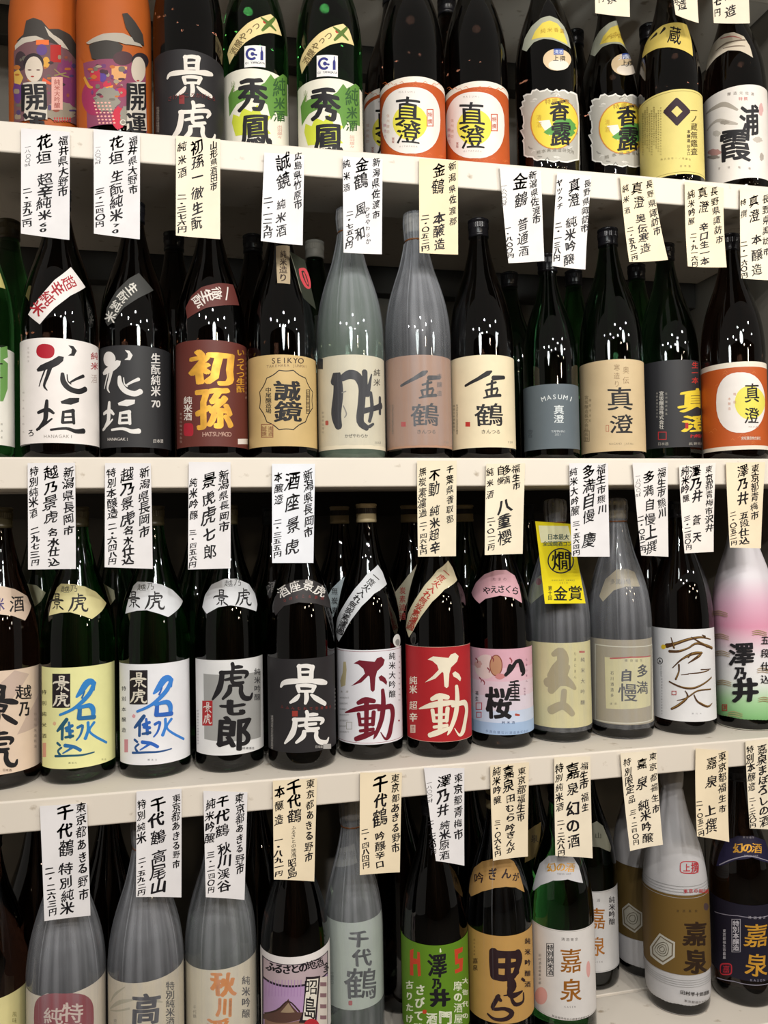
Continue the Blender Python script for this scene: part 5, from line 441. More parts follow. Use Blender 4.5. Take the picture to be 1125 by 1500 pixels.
['dark bottle whose white label has a red dot and black brushwork, second shelf',-.2214,.0565,2,.1879,'brown','black',.0515,.392,'std',None,[['label','white label with red dot',.0004,[['G','#e9e2de',[[-92,19.7],[92,19.7],[92,163.4],[-92,163.4]]],['G','#a81226',[[-7,143.9],[-7.4,141.2],[-8.3,139.2],[-9.5,137.6],[-11.1,136.4],[-13,135.5],[-15.3,135],[-18,134.9],[-21.8,135.3],[-24.7,136.1],[-27,137.1],[-29,138.4],[-30.5,140],[-31.5,141.9],[-32.1,144],[-32,146.7],[-31.4,149.3],[-30.4,151.2],[-29,152.7],[-27.2,153.8],[-25,154.6],[-22.6,155],[-19.7,155],[-16,154.6],[-13.3,154],[-11.2,153.1],[-9.5,151.9],[-8.2,150.4],[-7.3,148.6],[-6.9,146.6]]],['G','#1b191c',[[10.8,154.7],[17.6,154.5],[22.4,148.6],[18.6,141],[10.1,140.4],[14.7,144.2],[15.4,149.8]]],['G','#1b191c',[[-31.8,120.4],[-26.3,125.7],[-10.2,132.9],[-1.7,138.9],[4.9,138.1],[3.9,132.2],[-2.2,126.3],[-10.3,121.7],[-25.2,117.4],[-30.3,117.2]]],['S','#1b191c',[-12.3,123.8,5.6,-16.6,110.8,4.7,-20.9,97.9,3.4,-16.7,91.4,1.3],1],['S','#1b191c',[-19.7,119.5,2.2,-24.8,106.6,1.9,-28.1,97.1,1.3],1],['S','#1b191c',[3,114.8,4.8,4.1,104,7.4,11.8,94.9,7.4,24.9,92.4,7.5,35.5,97.4,7.5],1],['S','#1b191c',[13.6,104.2,2.6,21.6,109.5,3.5,32,115,4.9],1],['S','#1b191c',[8.9,114.2,1.3,9.8,105.6,1.7,14,101.6,1.7],1],['S','#1b191c',[-29.8,61.2,4.3,-16.9,65.1,5.6,-8.7,60.2,3.4],1],['S','#1b191c',[-17.4,77.4,4.3,-18.6,63.4,6.5,-20.2,50.5,6,-29.2,39,4.3],1],['S','#1b191c',[-31.7,38,3.9,-19.1,46.2,3.4,-10.8,52.7,2.2],1],['G','#1b191c',[[.1,76.7],[11.7,82.2],[25.6,83.7],[24.8,77.7],[13.7,72.9],[1.5,73.5]]],['S','#1b191c',[3.8,62.8,3.5,2.5,47.6,4.3],0],['S','#1b191c',[3.4,62.2,3,16.9,64.9,5.7],0],['S','#1b191c',[16.2,64.8,4.8,17.4,47.5,3.9],0],['S','#1b191c',[3.4,54.8,2.2,14.7,56.4,2.6],0],['S','#1b191c',[2.3,47.6,3.5,17.8,49.3,3.5],0],['S','#1b191c',[-12.5,37.6,3,7.3,39.9,3.9,19.9,36.8,5.7,31.7,38.3,7.5],1],['C','#a3313a','純米',56.9,148,56.6,133.5,23.3,5.1,.2,11.2,.02],['T','#b5a29c','酒',54.6,115.2,15.6,3,.2,12.4,0,1],['C','#a39b95','HANAGAKI',-19.9,28.6,14.1,29.4,6,.1,0,6.5,.012],['T','#1b191c','ろ',-42.4,34.1,10.2,-.7,.1,9.1,.03,1],['C','#b3aaa5','花垣純米',-46,150.8,-46.1,132.9,4.6,-.6,0,3.4,0],['C','#b3aaa5','福井県大野市',-59.2,91.3,-60,36.9,7.1,-.9,0,2.9,0]],None],['neck_label','white diagonal band with red writing',.0005,[['G','#e4ddd9',[[-46.6,197.4],[-27.4,220.5],[-7.2,245.3],[20.6,268.6],[43.8,243.8],[15,224.9],[-6.6,205],[-26.5,181.9]]],['T','#a3202c','超',14.2,243.7,7.5,-17.7,20.7,12.1,.035,0],['T','#a3202c','辛',-3.7,232.2,11.9,-15.6,15.6,13.6,.035,0],['T','#a3202c','純',-17.1,218.1,15,-13.6,12.9,14.8,.035,0],['T','#a3202c','米',-30.3,204.6,16.5,-14.8,14.5,13.3,.035,0]],None]],'sake bottles on the second shelf'],
['dark bottle with black label, white brushwork and number 70, second shelf',-.1224,.0904,2,.1018,'brown','black',.0515,.392,'std',None,[['label','black label with white brushwork',.0004,[['G','#2b2b2d',[[-92,18.3],[73.3,18.3],[73.3,164.8],[-92,164.8]]],['E','#d9d6d2',-39.9,146.3,11.8,-1.4,-.1,-10.9,2],['G','#d9d6d2',[[-14,157.6],[-7.5,156.6],[-3.1,150.2],[-6.6,143.3],[-14.8,143.6],[-10.2,146.9],[-9.6,152.2]]],['G','#d9d6d2',[[-54,128.1],[-48,132.9],[-33.2,138.5],[-26.2,143.6],[-20.1,142],[-21.2,136.3],[-26.7,131.2],[-33.3,127.4],[-47,124.5],[-52.4,124.8]]],['S','#d9d6d2',[-35,129.7,5.9,-38.8,117.1,5,-42.9,104.6,3.6,-39,97.8,1.4],1],['S','#d9d6d2',[-41.6,126,2.3,-46.7,113.7,2.1,-50.1,104.4,1.4],1],['S','#d9d6d2',[-22.3,119.2,5,-21.1,108.4,7.7,-13.1,98.6,7.7,-1.1,94.9,7.7,7.4,98.7,7.7],1],['S','#d9d6d2',[-11.4,107.6,2.7,-3.9,112,3.6,4.8,116.2,5],1],['S','#d9d6d2',[-16.1,117.9,1.4,-15.1,109.3,1.8,-11,105,1.8],1],['S','#d9d6d2',[-52.3,68.5,4.6,-39.4,71.6,5.9,-32.2,66.1,3.6],1],['S','#d9d6d2',[-39.8,83.9,4.5,-40.9,70,6.8,-42.5,57.2,6.4,-51.8,46.2,4.6],1],['S','#d9d6d2',[-54.6,45.4,4.1,-41.5,52.8,3.6,-34,58.7,2.3],1],['G','#d9d6d2',[[-25.1,81.8],[-13.3,86.2],[-.5,86.3],[-1.2,80.5],[-11.3,76.7],[-24,78.5]]],['S','#d9d6d2',[-21.5,67.7,3.6,-22.9,52.8,4.5],0],['S','#d9d6d2',[-21.9,67.1,3.2,-8.3,68.6,5.9],0],['S','#d9d6d2',[-8.9,68.6,5,-7.9,51.5,4.1],0],['S','#d9d6d2',[-22,59.8,2.3,-10.4,60.5,2.7],0],['S','#d9d6d2',[-23.2,52.8,3.6,-7.5,53.2,3.6],0],['S','#d9d6d2',[-35.6,43.8,3.2,-17.8,44.7,4.1,-5.6,40.8,5.9,4.4,41.5,7.7],1],['C','#dedad6','生酛純米',31.1,149,30.5,101.3,16.9,2.5,.2,16.1,.025],['C','#dedad6','70',27,82.6,34.3,83.5,16.8,2,.2,14.3,.02],['C','#c9c4be','HANAGAKI',-41.9,30.8,-11.8,29.6,6.4,-.3,.1,5.9,.012],['C','#c9c4be','日本酒',27.7,28.3,40.3,29.3,6.6,.6,.1,6,.012]],None],['neck_label','dark diagonal band with white writing',.0005,[['G','#3a3a38',[[-46.8,200.6],[-46.5,222.2],[-30.2,246],[-10.1,264.7],[9.5,275.5],[34.8,251.9],[6.1,235],[-15.7,219.3],[-32.4,198.7],[-41.3,194.4]]],['T','#d4d0c8','生',-4.1,249,11.9,-13.1,13.9,12.1,.03,0],['T','#d4d0c8','酛',-18,236.4,13.7,-12.5,12.1,11.8,.03,0],['T','#d4d0c8','純',-28.7,222.4,17.2,-10.2,9,13.6,.03,0],['T','#d4d0c8','米',-37.3,207.3,20.4,-9.1,7.2,14.4,.03,0]],None]],'sake bottles on the second shelf'],
['dark bottle with a reddish-brown label and gold characters, second shelf',-.0101,.066,2,.0086,'brown','black',.0515,.392,'std',None,[['label','reddish-brown label with gold characters',.0004,[['G','#5f2c25',[[-92,17.4],[92,17.4],[92,170.2],[-92,170.2]]],['T','gold','初',.1,130.7,70.4,2,.7,52.4,.085,1],['T','gold','孫',2.8,72.3,56.7,1.4,.8,64.5,.08,1],['C','gold','いってつ生酛',50.2,158.2,48.9,104.1,22.3,4.1,.3,11,.03],['C','#d8cfc6','純米酒',-38,84.5,-38.4,61.2,17.1,-1.6,.2,11.9,.03],['E','#a32130',-37.7,42.4,9.4,-.8,-.1,-9.4,4],['C','#b58f80','HATSUMAGO',-11.8,34.5,25.1,35.4,9,.2,.1,9.1,.012],['G','#d9d0c9',[[40,22.1],[72.4,25.4],[73.2,33.5],[40.1,29.9]]],['C','#a5887c','山形県酒田市東北銘醸',70.6,160.9,66.5,94.4,10.5,2.1,.3,4.1,0],['C','#a5887c','東北銘醸株式会社',-54.1,66.5,-55,26.5,7.7,-.9,.1,3.9,0]],None],['neck_label','reddish-brown neck band with white writing',.0005,[['G','#5c2b26',[[-42.3,219.9],[-32.1,236.8],[-15.6,248.6],[13.9,256.4],[47,259.8],[52.9,229.5],[19.1,222.5],[-6.9,216.9],[-37.2,202.9]]],['T','#ded6cf','一',27.2,241.6,-6.9,-22,20.7,1.3,.035,0],['T','#ded6cf','徹',9.4,239.6,.8,-20.8,17.8,3.2,.035,0],['T','#ded6cf','生',-6.4,235.5,7.7,-19.5,16.1,5.9,.035,0],['T','#ded6cf','酛',-19.7,227.4,14.8,-17.3,13.5,9.3,.035,0]],None]],'sake bottles on the second shelf'],
['dark bottle with a tan label and scalloped round emblem, second shelf',.0946,.066,2,-.0804,'brown','black',.0515,.392,'std',None,[['label','tan label with round scalloped emblem',.0004,[['G','#c4a873',[[-92,18],[92,18],[92,152],[-92,152]]],['T','#3a2620','S',-12.4,143.2,11.8,.1,-.4,11.5,.012,0],['T','#3a2620','E',-4.2,143.4,11.5,.3,-.2,11.5,.012,0],['T','#3a2620','I',3.8,143.6,11.5,.4,.1,11.5,.012,0],['T','#3a2620','K',11.9,144,11.8,.6,.3,11.5,.012,0],['T','#3a2620','Y',20.5,144.5,12.6,.8,.6,11.6,.012,0],['T','#3a2620','O',29.7,145.1,14,1.2,1,11.7,.012,0],['C','#7a6248','TAKEHARA JUNMAI',-21.5,135.1,39.2,137.7,5.8,.2,.1,5.8,0],['S','#1b191c',[52.5,89.8,1.6,52.7,86,1.6,53.5,82.1,1.6,54.2,78,1.6,49.8,74.1,1.6,46,70.4,1.6,43,66.9,1.6,40.7,63.2,1.6,38.7,59.4,1.6,36.6,55.4,1.6,32.2,53.3,1.5,28.2,51.5,1.5,24.7,49.6,1.5,21.6,47.3,1.5,18.5,44.8,1.5,15.4,42.2,1.5,11.6,42.6,1.5,8.1,43,1.5,4.8,43.1,1.5,1.4,42.9,1.5,-2,42.4,1.5,-5.6,42,1.5,-8.5,44.5,1.5,-11.3,46.9,1.5,-14.1,49.1,1.5,-17.2,50.9,1.5,-20.6,52.6,1.5,-24.3,54.4,1.5,-25.9,58.3,1.5,-27.4,62,1.5,-29.1,65.4,1.5,-31.2,68.8,1.5,-33.8,72.1,1.5,-36.6,75.7,1.5,-35.9,79.7,1.5,-35.3,83.5,1.5,-35,87.3,1.5,-35.1,91,1.5,-35.6,95,1.5,-36.1,99.1,1.5,-33.2,102.1,1.5,-30.6,105,1.5,-28.4,107.9,1.5,-26.5,111.1,1.5,-24.9,114.5,1.5,-23.3,118.2,1.5,-19.6,119.5,1.5,-16.1,120.8,1.5,-13,122.4,1.5,-10.1,124.3,1.5,-7.3,126.6,1.5,-4.3,129,1.5,-.7,128.5,1.5,2.7,128.1,1.5,6.1,128,1.5,9.4,128.3,1.5,13,129,1.5,16.8,129.7,1.5,19.9,127.5,1.5,22.9,125.4,1.5,26.1,123.6,1.5,29.5,122.3,1.5,33.5,121.3,1.6,38,120.2,1.6,39.9,116.7,1.6,41.8,113.3,1.6,44.1,110.2,1.6,47,107.4,1.6,50.7,104.8,1.6,55.1,102.1,1.6,54,97.8,1.6,53,93.6,1.6,52.5,89.8,1.6],0],['T','#1b191c','誠',7.9,99.3,41.1,1.4,.5,30.6,.06,1],['T','#1b191c','鏡',8.4,69.1,43.1,1.2,.5,31.4,.06,1],['C','#1b191c','中尾醸造場',-20.9,100.6,-21.4,70,10,-.6,.1,7.8,.02],['G','#1b191c',[[38.5,102.6],[47.4,103.9],[47.4,104.7],[38.5,103.4]]],['G','#1b191c',[[37.8,67.7],[46.5,68.6],[46.5,69.4],[37.8,68.4]]],['G','#1b191c',[[37.8,67.7],[38.8,67.8],[39.6,103.6],[38.5,103.4]]],['G','#1b191c',[[45.2,68.5],[46.5,68.6],[47.4,104.7],[46.1,104.5]]],['C','#3a2620','広島竹原中尾',42.3,99,41.7,72.6,7,.9,.1,5.2,0],['G','#8a5a40',[[-34.3,50.7],[-14,49.5],[-14,50.6],[-34.3,51.9]]],['G','#8a5a40',[[-34.7,32],[-14.3,30.8],[-14.3,31.9],[-34.6,33.1]]],['G','#8a5a40',[[-34.7,32],[-33.2,31.9],[-32.8,51.7],[-34.3,51.9]]],['G','#8a5a40',[[-15.5,30.8],[-14.3,30.8],[-14,50.6],[-15.2,50.6]]],['C','#8a5a40','誠鏡',-28.8,44.5,-28.9,36.9,9.1,-.6,.1,7.8,0],['C','#8a5a40','清酒',-18.9,43.9,-19,36.3,8.2,-.4,.1,7.8,0]],None],['neck_label','cream vertical strip on the neck',.0006,[['G','#a8967a',[[-6.1,260.6],[17.7,260.3],[26.6,303],[-13.6,319.9],[-12.6,312.4]]],['G','#a8967a',[[-14.8,323.5],[38.4,326],[25.1,297.3],[-11.2,295.6]]],['C','#3a2c26','純米造り',8.9,309.7,5,269.9,18.9,.9,1.3,13.6,.03]],None]],'sake bottles on the second shelf'],
['film-wrapped greenish bottle with bold gate-like brush mark, second shelf',.2008,.066,2,-.1694,'palegreen','white',.0515,.392,'std',(19,'filmthin',352,True),[['label','cream label with bold brush strokes',.0004,[['G','#d5cbb4',[[-92,14.7],[92,14.7],[92,155.2],[-92,155.2]]],['S','#232126',[-26.3,115.4,13.3,-21.7,126.6,12.5,-20,99.1,16.4,-24.1,68.2,17.2,-20.1,48.4,11.7],1],['S','#232126',[-13.4,120.2,10.1,-1.4,125.5,14,10.4,121.7,13.3,17,106.4,11.7,15.7,82.9,11.7,13.2,55.5,11.7,23.5,46.1,9.4],1],['S','#232126',[21.7,130.1,9.4,22.6,106.7,7.8,24.5,95.1,9.4,33.7,127.3,2.4],1],['S','#232126',[18.9,71.3,8.6,38.8,76.7,7.9,55.8,82.7,10.4],1],['S','#232126',[31.6,99.6,5.5,33.5,76.2,7.1,28.3,56.2,5.5],1],['S','#232126',[52.1,94.1,7.2,51.3,70.1,6.4],0],['S','#232126',[28.1,48.3,5.5,35.5,52.8,3.9],0],['S','#8a857e',[-13.8,98.7,1.6,-7.8,100.4,1.6],0],['S','#8a857e',[-12.1,79.2,1.6,-7.5,67.3,1.9,-10.4,61.6,1.6],1],['G','#1b191c',[[-70.6,142.5],[-49.3,138.3],[-48.8,154.1],[-69.2,158.3]]],['C','#4a4438','純米',46.3,131.5,45.8,116.6,17.3,2.6,.4,11.6,.02],['C','#1b191c','かぜやわらか',-7.9,33.9,22.2,34,6.2,0,.1,6.2,.012],['E','#b54a3a',-41.9,55.8,3.6,-.4,-.1,-3.5,4],['C','#8a8478','日本酒',39.8,24.8,50.4,25.6,5.6,.4,.1,4.4,0],['C','#9a9284','新潟県佐渡市',-51.3,72.2,-52.3,42.6,7.2,-.9,.1,4,0]],None]],'sake bottles on the second shelf'],
['grey film-wrapped bottle with pinkish-brown label, second shelf',.3085,.066,2,-.257,'brown','white',.0515,.392,'std',(23,'film',345,True),[['label','plain label with two brushed characters',.0004,[['G','#a8816a',[[-92,17.2],[92,17.2],[92,158.1],[-92,158.1]]],['S','#1b191c',[-27.5,112.8,4,-7.1,121.4,5.6,9.1,130.2,8,14.5,133.1,3.2],0],['S','#1b191c',[17.2,122.8,8,36.4,125,5.6],0],['S','#1b191c',[6.7,112.3,3.2,21.4,116.6,3.6],0],['S','#1b191c',[4.5,103.5,3.2,23.4,107.5,3.6],0],['S','#1b191c',[15,118.3,4,13.8,98.4,4],0],['S','#1b191c',[5.7,103.5,3.6,7.2,95.6,3.2],0],['S','#1b191c',[24.3,105.6,3.2,21,97.5,3.2],0],['S','#1b191c',[1.5,92.5,2.4,14.5,95.7,4.8,28.7,97.1,4.8],0],['T','#1b191c','鶴',10.4,67,46.1,.2,.7,34.9,.045,1],['C','#4a4036','きんつる',.2,41,23.5,41.1,8.1,0,.1,7.1,.012],['G','#b8352e',[[-28.9,50.6],[-20.7,49.9],[-20.6,57.1],[-28.8,57.8]]],['C','#6a6050','新潟県佐渡市加藤酒造店醸造',-45.7,84.9,-47,42.3,5.5,-.7,.1,3.6,0],['C','#8a8070','清酒日本酒製造元',-54.7,85.4,-56.2,48.3,7.8,-1.1,.2,3.6,0],['C','#7a7060','720',43.4,26.2,52.7,26.9,7.8,.6,.2,4.4,0],['C','#5a4a40','本醸造',36,127.1,35.2,100.3,10.6,1,.2,9,0]],None]],'sake bottles on the second shelf'],
['unwrapped dark bottle with cream label right of its film-wrapped twin, second shelf',.4146,.066,2,-.3396,'brown','black',.0515,.392,'std',None,[['label','plain label with two brushed characters',.0004,[['G','#e2d3b2',[[-92,17.9],[92,17.9],[92,161.4],[-92,161.4]]],['S','#1b191c',[-26.8,115.6,4.1,-6.2,124.1,5.7,10.2,132.8,8.1,15.7,135.7,3.2],0],['S','#1b191c',[18.5,125.2,8.1,38.2,127.3,5.7],0],['S','#1b191c',[7.8,114.6,3.2,22.7,118.9,3.7],0],['S','#1b191c',[5.5,105.8,3.2,24.8,109.6,3.7],0],['S','#1b191c',[16.2,120.7,4.1,14.9,100.4,4],0],['S','#1b191c',[6.8,105.7,3.6,8.2,97.6,3.2],0],['S','#1b191c',[25.6,107.6,3.3,22.2,99.4,3.2],0],['S','#1b191c',[2.5,94.5,2.4,15.7,97.6,4.9,30.1,98.9,4.9],0],['T','#1b191c','鶴',11.5,68.5,46.8,-.2,.8,35.6,.045,1],['C','#4a4036','きんつる',1,42,24.7,41.9,8.2,0,.2,7.3,.012],['G','#b8352e',[[-28.4,52.1],[-20.1,51.3],[-19.9,58.6],[-28.2,59.4]]],['C','#6a6050','新潟県佐渡市加藤酒造店醸造',-45.1,87.2,-46.6,43.6,5.5,-.7,.1,3.7,0],['C','#8a8070','清酒日本酒製造元',-54.1,87.7,-55.8,49.8,7.7,-1.1,.2,3.7,0],['C','#7a7060','720',45.2,26.6,55.1,27.4,8.3,.6,.2,4.5,0]],None]],'sake bottles on the second shelf'],
['smaller dark bottle with a low grey-blue label, second shelf',.5371,.075,2,-.4263,'darkgreen','black',.0445,.345,'std',None,[['label','grey-blue label with white lettering',.0004,[['G','#59636a',[[-92,18.4],[92,18.4],[92,122.2],[-92,122.2]]],['T','#d5dadb','M',-13.6,99.1,11.9,2.4,-3.7,10.3,.012,0],['T','#d5dadb','A',-3.2,100.8,11.8,1.4,-2.1,10.4,.012,0],['T','#d5dadb','S',7,101.5,12.1,.4,-.5,10.5,.012,0],['T','#d5dadb','U',17.4,101.4,12.6,-.7,1.2,10.5,.012,0],['T','#d5dadb','M',28.6,100.4,13.8,-1.6,3.2,10.4,.012,0],['T','#d5dadb','I',41.6,98.6,16.7,-2.3,6.1,10.4,.012,0],['T','#d5dadb','真',14.9,80.7,19.4,-.1,.4,14.4,.02,1],['T','#d5dadb','澄',14.5,66,19.4,-.2,.4,12.8,.02,1],['C','#b5bbbe','YAMAHAI',1.5,46.2,25.2,46,6.4,-.1,.2,5.4,0],['C','#b5bbbe','2021',7.1,41,16,40.9,5.4,-.1,.1,4.7,0],['T','#454d53','宮',-45,46.1,13.2,-1.4,.6,13.8,.02,1]],None]],'sake bottles on the second shelf'],
['green bottle with a plain beige label and black characters to the right, second shelf',.6429,.066,2,-.5011,'darkgreen','black',.0515,.392,'std',None,[['label','beige label with black characters',.0004,[['G','#c9b28c',[[-92,13.4],[92,13.4],[92,161.3],[-92,161.3]]],['T','#1b191c','真',13.5,97.2,41,-1,1,38.3,.05,1],['T','#1b191c','澄',15,56.7,38.6,-.7,.8,29.3,.05,1],['C','#8a7050','寒造り',8.9,147.3,8.2,121.2,10,-.4,.3,11.4,0],['C','#8a7050','奥伝',23.9,143.3,23.4,126.6,11.8,.2,.4,12.3,0],['C','#7a6a50','宮坂醸造株式会社長野',-46.4,105.5,-49.4,37.3,10.9,-1.6,.3,7.1,0],['C','#7a6a50','諏訪市元町',-37.9,99.7,-39.1,66.4,5.4,-.8,.2,4.4,0],['G','#7a6a50',[[-56.5,51.6],[-40.8,49.6],[-40.7,50.4],[-56.4,52.4]]],['G','#7a6a50',[[-57.4,34.4],[-41.4,32.5],[-41.4,33.3],[-57.4,35.2]]],['G','#7a6a50',[[-57.4,34.4],[-55.7,34.2],[-54.7,52.2],[-56.4,52.4]]],['G','#7a6a50',[[-42.6,32.7],[-41.4,32.5],[-40.7,50.4],[-41.9,50.6]]],['G','#a8563e',[[-10.7,55.1],[-5.7,54.8],[-5.6,55.5],[-10.6,55.9]]],['G','#a8563e',[[-10.9,45.3],[-5.9,45],[-5.9,45.8],[-10.9,46.1]]],['G','#a8563e',[[-10.9,45.3],[-10.1,45.3],[-9.9,55.9],[-10.6,55.9]]],['G','#a8563e',[[-6.7,45],[-5.9,45],[-5.6,55.5],[-6.4,55.6]]],['C','#8a7a60','NAGANO JAPAN',-4.8,25.3,31.7,24.5,4.7,-.1,.1,4.7,0]],None]],'sake bottles on the second shelf'],
['green bottle with a black label bearing yellow and red characters, second shelf',.7797,.1144,2,-.5679,'darkgreen','black',.0515,.392,'std',None,[['label','black label with yellow characters',.0004,[['G','#2c2c2f',[[-69.6,25.6],[80.6,25.6],[80.6,175.2],[-69.6,175.2]]],['T','#dcc338','真',55.8,108.2,80.5,8.2,2.4,40.1,.06,1],['T','#dcc338','澄',58.1,67.5,79.5,7.1,1.9,29.5,.06,1],['C','#b8362f','生一本',53.5,167.4,52,140.7,21,2.4,.7,12.3,.02],['C','#b8362f','辛口',80.5,167,80.5,148.9,13.5,1.6,0,10.5,.02],['C','#c9c4bb','宮坂醸造株式会社',-12.1,119.1,-13.6,61.8,8.2,-.9,.2,8.3,.014],['C','#9a958c','信州諏訪高島',-4.1,118,-5,83.4,3.6,-.3,.1,4.2,0],['C','#9a958c','長野県諏訪市元町',-19.6,120.4,-20.7,80.1,3.5,-.4,.1,3.7,0],['G','#b02a2e',[[-19.8,52.9],[-5.5,51.6],[-5.4,52.8],[-19.8,54.1]]],['G','#b02a2e',[[-20.2,40.3],[-5.8,39.1],[-5.8,40.4],[-20.1,41.6]]],['G','#b02a2e',[[-20.2,40.3],[-18.9,40.2],[-18.5,54],[-19.8,54.1]]],['G','#b02a2e',[[-7,39.2],[-5.8,39.1],[-5.4,52.8],[-6.6,52.9]]],['C','#b02a2e','MASUMI',43.4,44.9,80.4,47.4,23.7,2,.6,7.6,0],['G','#a8262a',[[25.9,57],[31.9,57.1],[32.3,67],[26.2,67]]],['C','#9a958c','日本酒',-18,33,-5.8,32.1,6.3,-.5,.2,5.8,0],['C','#9a958c','長野県諏訪',35.7,31,80.5,33.7,10,.5,.3,5,0]],None]],'sake bottles on the second shelf'],
['dark bottle with an orange label, rightmost on the second shelf',.8669,.0565,2,-.6401,'brown','black',.0515,.392,'std',None,[['label','orange label with white oval',.0004,[['G','#e0d6c6',[[-92,15.7],[92,15.7],[92,161.8],[-92,161.8]]],['G','#b4521e',[[-92,22.3],[92,22.3],[92,153.1],[-92,153.1]]],['S','#c9703a',[-22,83.1,.8,-18.3,85.5,.8,-15.6,81.9,.8],0],['S','#c9703a',[-11.5,74.3,.8,-8,76.8,.8,-5.5,73.3,.8],0],['S','#c9703a',[10,140,.8,13.5,142.6,.8,16.1,139.2,.8],0],['S','#c9703a',[-45.9,48.9,.8,-40.5,51.1,.8,-37,47.3,.8],0],['S','#c9703a',[-19,121.9,.8,-15.4,124.2,.8,-12.7,120.6,.8],0],['S','#c9703a',[40.4,89,.8,45.5,92,.8,49.6,89,.8],0],['S','#c9703a',[25.4,88,.8,29.3,90.8,.8,32.3,87.6,.8],0],['S','#c9703a',[10.7,129.2,.8,14.2,131.9,.8,16.8,128.5,.8],0],['S','#c9703a',[7.8,39.7,.8,11.2,42.3,.8,13.8,39,.8],0],['S','#c9703a',[-.2,56,.8,3.2,58.6,.8,5.7,55.2,.8],0],['S','#c9703a',[13.5,139.9,.8,17.1,142.6,.8,19.7,139.3,.8],0],['S','#c9703a',[18.4,73.8,.8,22.1,76.5,.8,24.9,73.3,.8],0],['S','#c9703a',[-14.9,147,.8,-11.3,149.4,.8,-8.7,145.8,.8],0],['S','#c9703a',[27.9,88.4,.8,31.9,91.3,.8,35.1,88.1,.8],0],['S','#c9703a',[14.2,38,.8,17.8,40.7,.8,20.4,37.5,.8],0],['S','#c9703a',[13.7,32.8,.8,17.3,35.5,.8,19.9,32.2,.8],0],['S','#c9703a',[-10.3,49.4,.8,-6.8,51.9,.8,-4.3,48.5,.8],0],['S','#c9703a',[-6.9,32.2,.8,-3.5,34.8,.8,-1,31.4,.8],0],['S','#c9703a',[30.7,135.4,.8,34.9,138.3,.8,38.2,135.2,.8],0],['S','#c9703a',[-29.8,125.8,.8,-25.7,128,.8,-22.8,124.3,.8],0],['S','#c9703a',[37.4,93.1,.8,42.2,96.1,.8,46,93.1,.8],0],['S','#c9703a',[9.2,110.5,.8,12.7,113.1,.8,15.3,109.8,.8],0],['S','#c9703a',[-.2,100.6,.8,3.2,103.1,.8,5.7,99.7,.8],0],['S','#c9703a',[-12.9,76.8,.8,-9.4,79.3,.8,-6.9,75.8,.8],0],['S','#c9703a',[3.8,35.4,.8,7.2,38,.8,9.7,34.7,.8],0],['S','#c9703a',[11.2,31.9,.8,14.7,34.6,.8,17.3,31.3,.8],0],['S','#c9703a',[25,23.8,.8,28.9,26.6,.8,31.9,23.3,.8],0],['S','#c9703a',[13.2,127.5,.8,16.7,130.2,.8,19.3,126.9,.8],0],['S','#c9703a',[25.4,27.1,.8,29.4,29.9,.8,32.4,26.6,.8],0],['S','#c9703a',[31,76.4,.8,35.2,79.3,.8,38.5,76.1,.8],0],['S','#c9703a',[16.3,121.4,.8,19.9,124.1,.8,22.6,120.8,.8],0],['S','#c9703a',[24.6,75.9,.8,28.4,78.7,.8,31.4,75.4,.8],0],['S','#c9703a',[-16.3,143.1,.8,-12.7,145.5,.8,-10.1,141.8,.8],0],['S','#c9703a',[24.8,23.9,.8,28.7,26.7,.8,31.6,23.5,.8],0],['S','#c9703a',[-37.1,52.5,.8,-32.5,54.8,.8,-29.4,51.1,.8],0],['S','#c9703a',[-6.7,130.8,.8,-3.3,133.3,.8,-.8,129.8,.8],0],['S','#c9703a',[-18.2,54.2,.8,-14.6,56.7,.8,-12,53.2,.8],0],['S','#c9703a',[30.4,142.1,.8,34.6,145,.8,37.8,141.9,.8],0],['S','#c9703a',[9.2,142.6,.8,12.7,145.2,.8,15.3,141.8,.8],0],['S','#c9703a',[16.2,106.4,.8,19.9,109.1,.8,22.6,105.8,.8],0],['G','#e4dcd6',[[58.9,94.5],[56.4,80.6],[51.7,70],[45.6,61.1],[38.7,53.9],[31.2,48.4],[23.2,44.9],[14.3,43.3],[2.9,43.9],[-5.3,46.3],[-12.2,50.6],[-18.1,56.6],[-22.9,64.2],[-26.4,73.3],[-28.5,83.9],[-28.8,97.8],[-27.6,111.5],[-24.9,121.5],[-20.8,129.5],[-15.7,135.8],[-9.6,140.4],[-2.5,143.2],[5.8,144.2],[17.3,143.5],[26.3,141.5],[34.4,137.9],[41.9,132.9],[48.7,126.3],[54.4,118.2],[58.2,108.2]]],['G','#dfd45a',[[58.9,94.5],[57.1,88.1],[53.1,81.7],[47.9,76],[42.1,71.3],[36,67.7],[29.9,65.6],[24,64.9],[18.5,65.7],[13.5,68],[9.2,71.6],[5.6,76.3],[3,81.8],[1.5,87.9],[1.1,94.3],[1.9,100.5],[3.7,106.3],[6.6,111.5],[10.4,115.7],[15,118.8],[20.2,120.7],[25.8,121.3],[31.8,120.6],[37.9,118.7],[44,115.6],[49.7,111.5],[54.6,106.5],[57.9,100.8]]],['T','#1b191c','真',29.7,109.2,26.4,.2,1.1,32.3,.05,1],['T','#1b191c','澄',28.4,71.9,26,0,.9,26.2,.05,1],['C','#eadfd0','宮坂醸造株式会社',11.3,34.3,41.2,34,4.4,-.1,.2,6,.012],['C','#c58a70','特撰',1.5,107.9,1.1,94.8,4.4,-.4,.2,5.4,0],['C','#c58a70','本醸造',-6.9,101.1,-7.3,84.9,4.5,-.5,.2,5.4,0],['C','#a09588','MASUMI',23.1,52.9,40,52.9,4.5,0,.1,4,0]],None]],'sake bottles on the second shelf'],
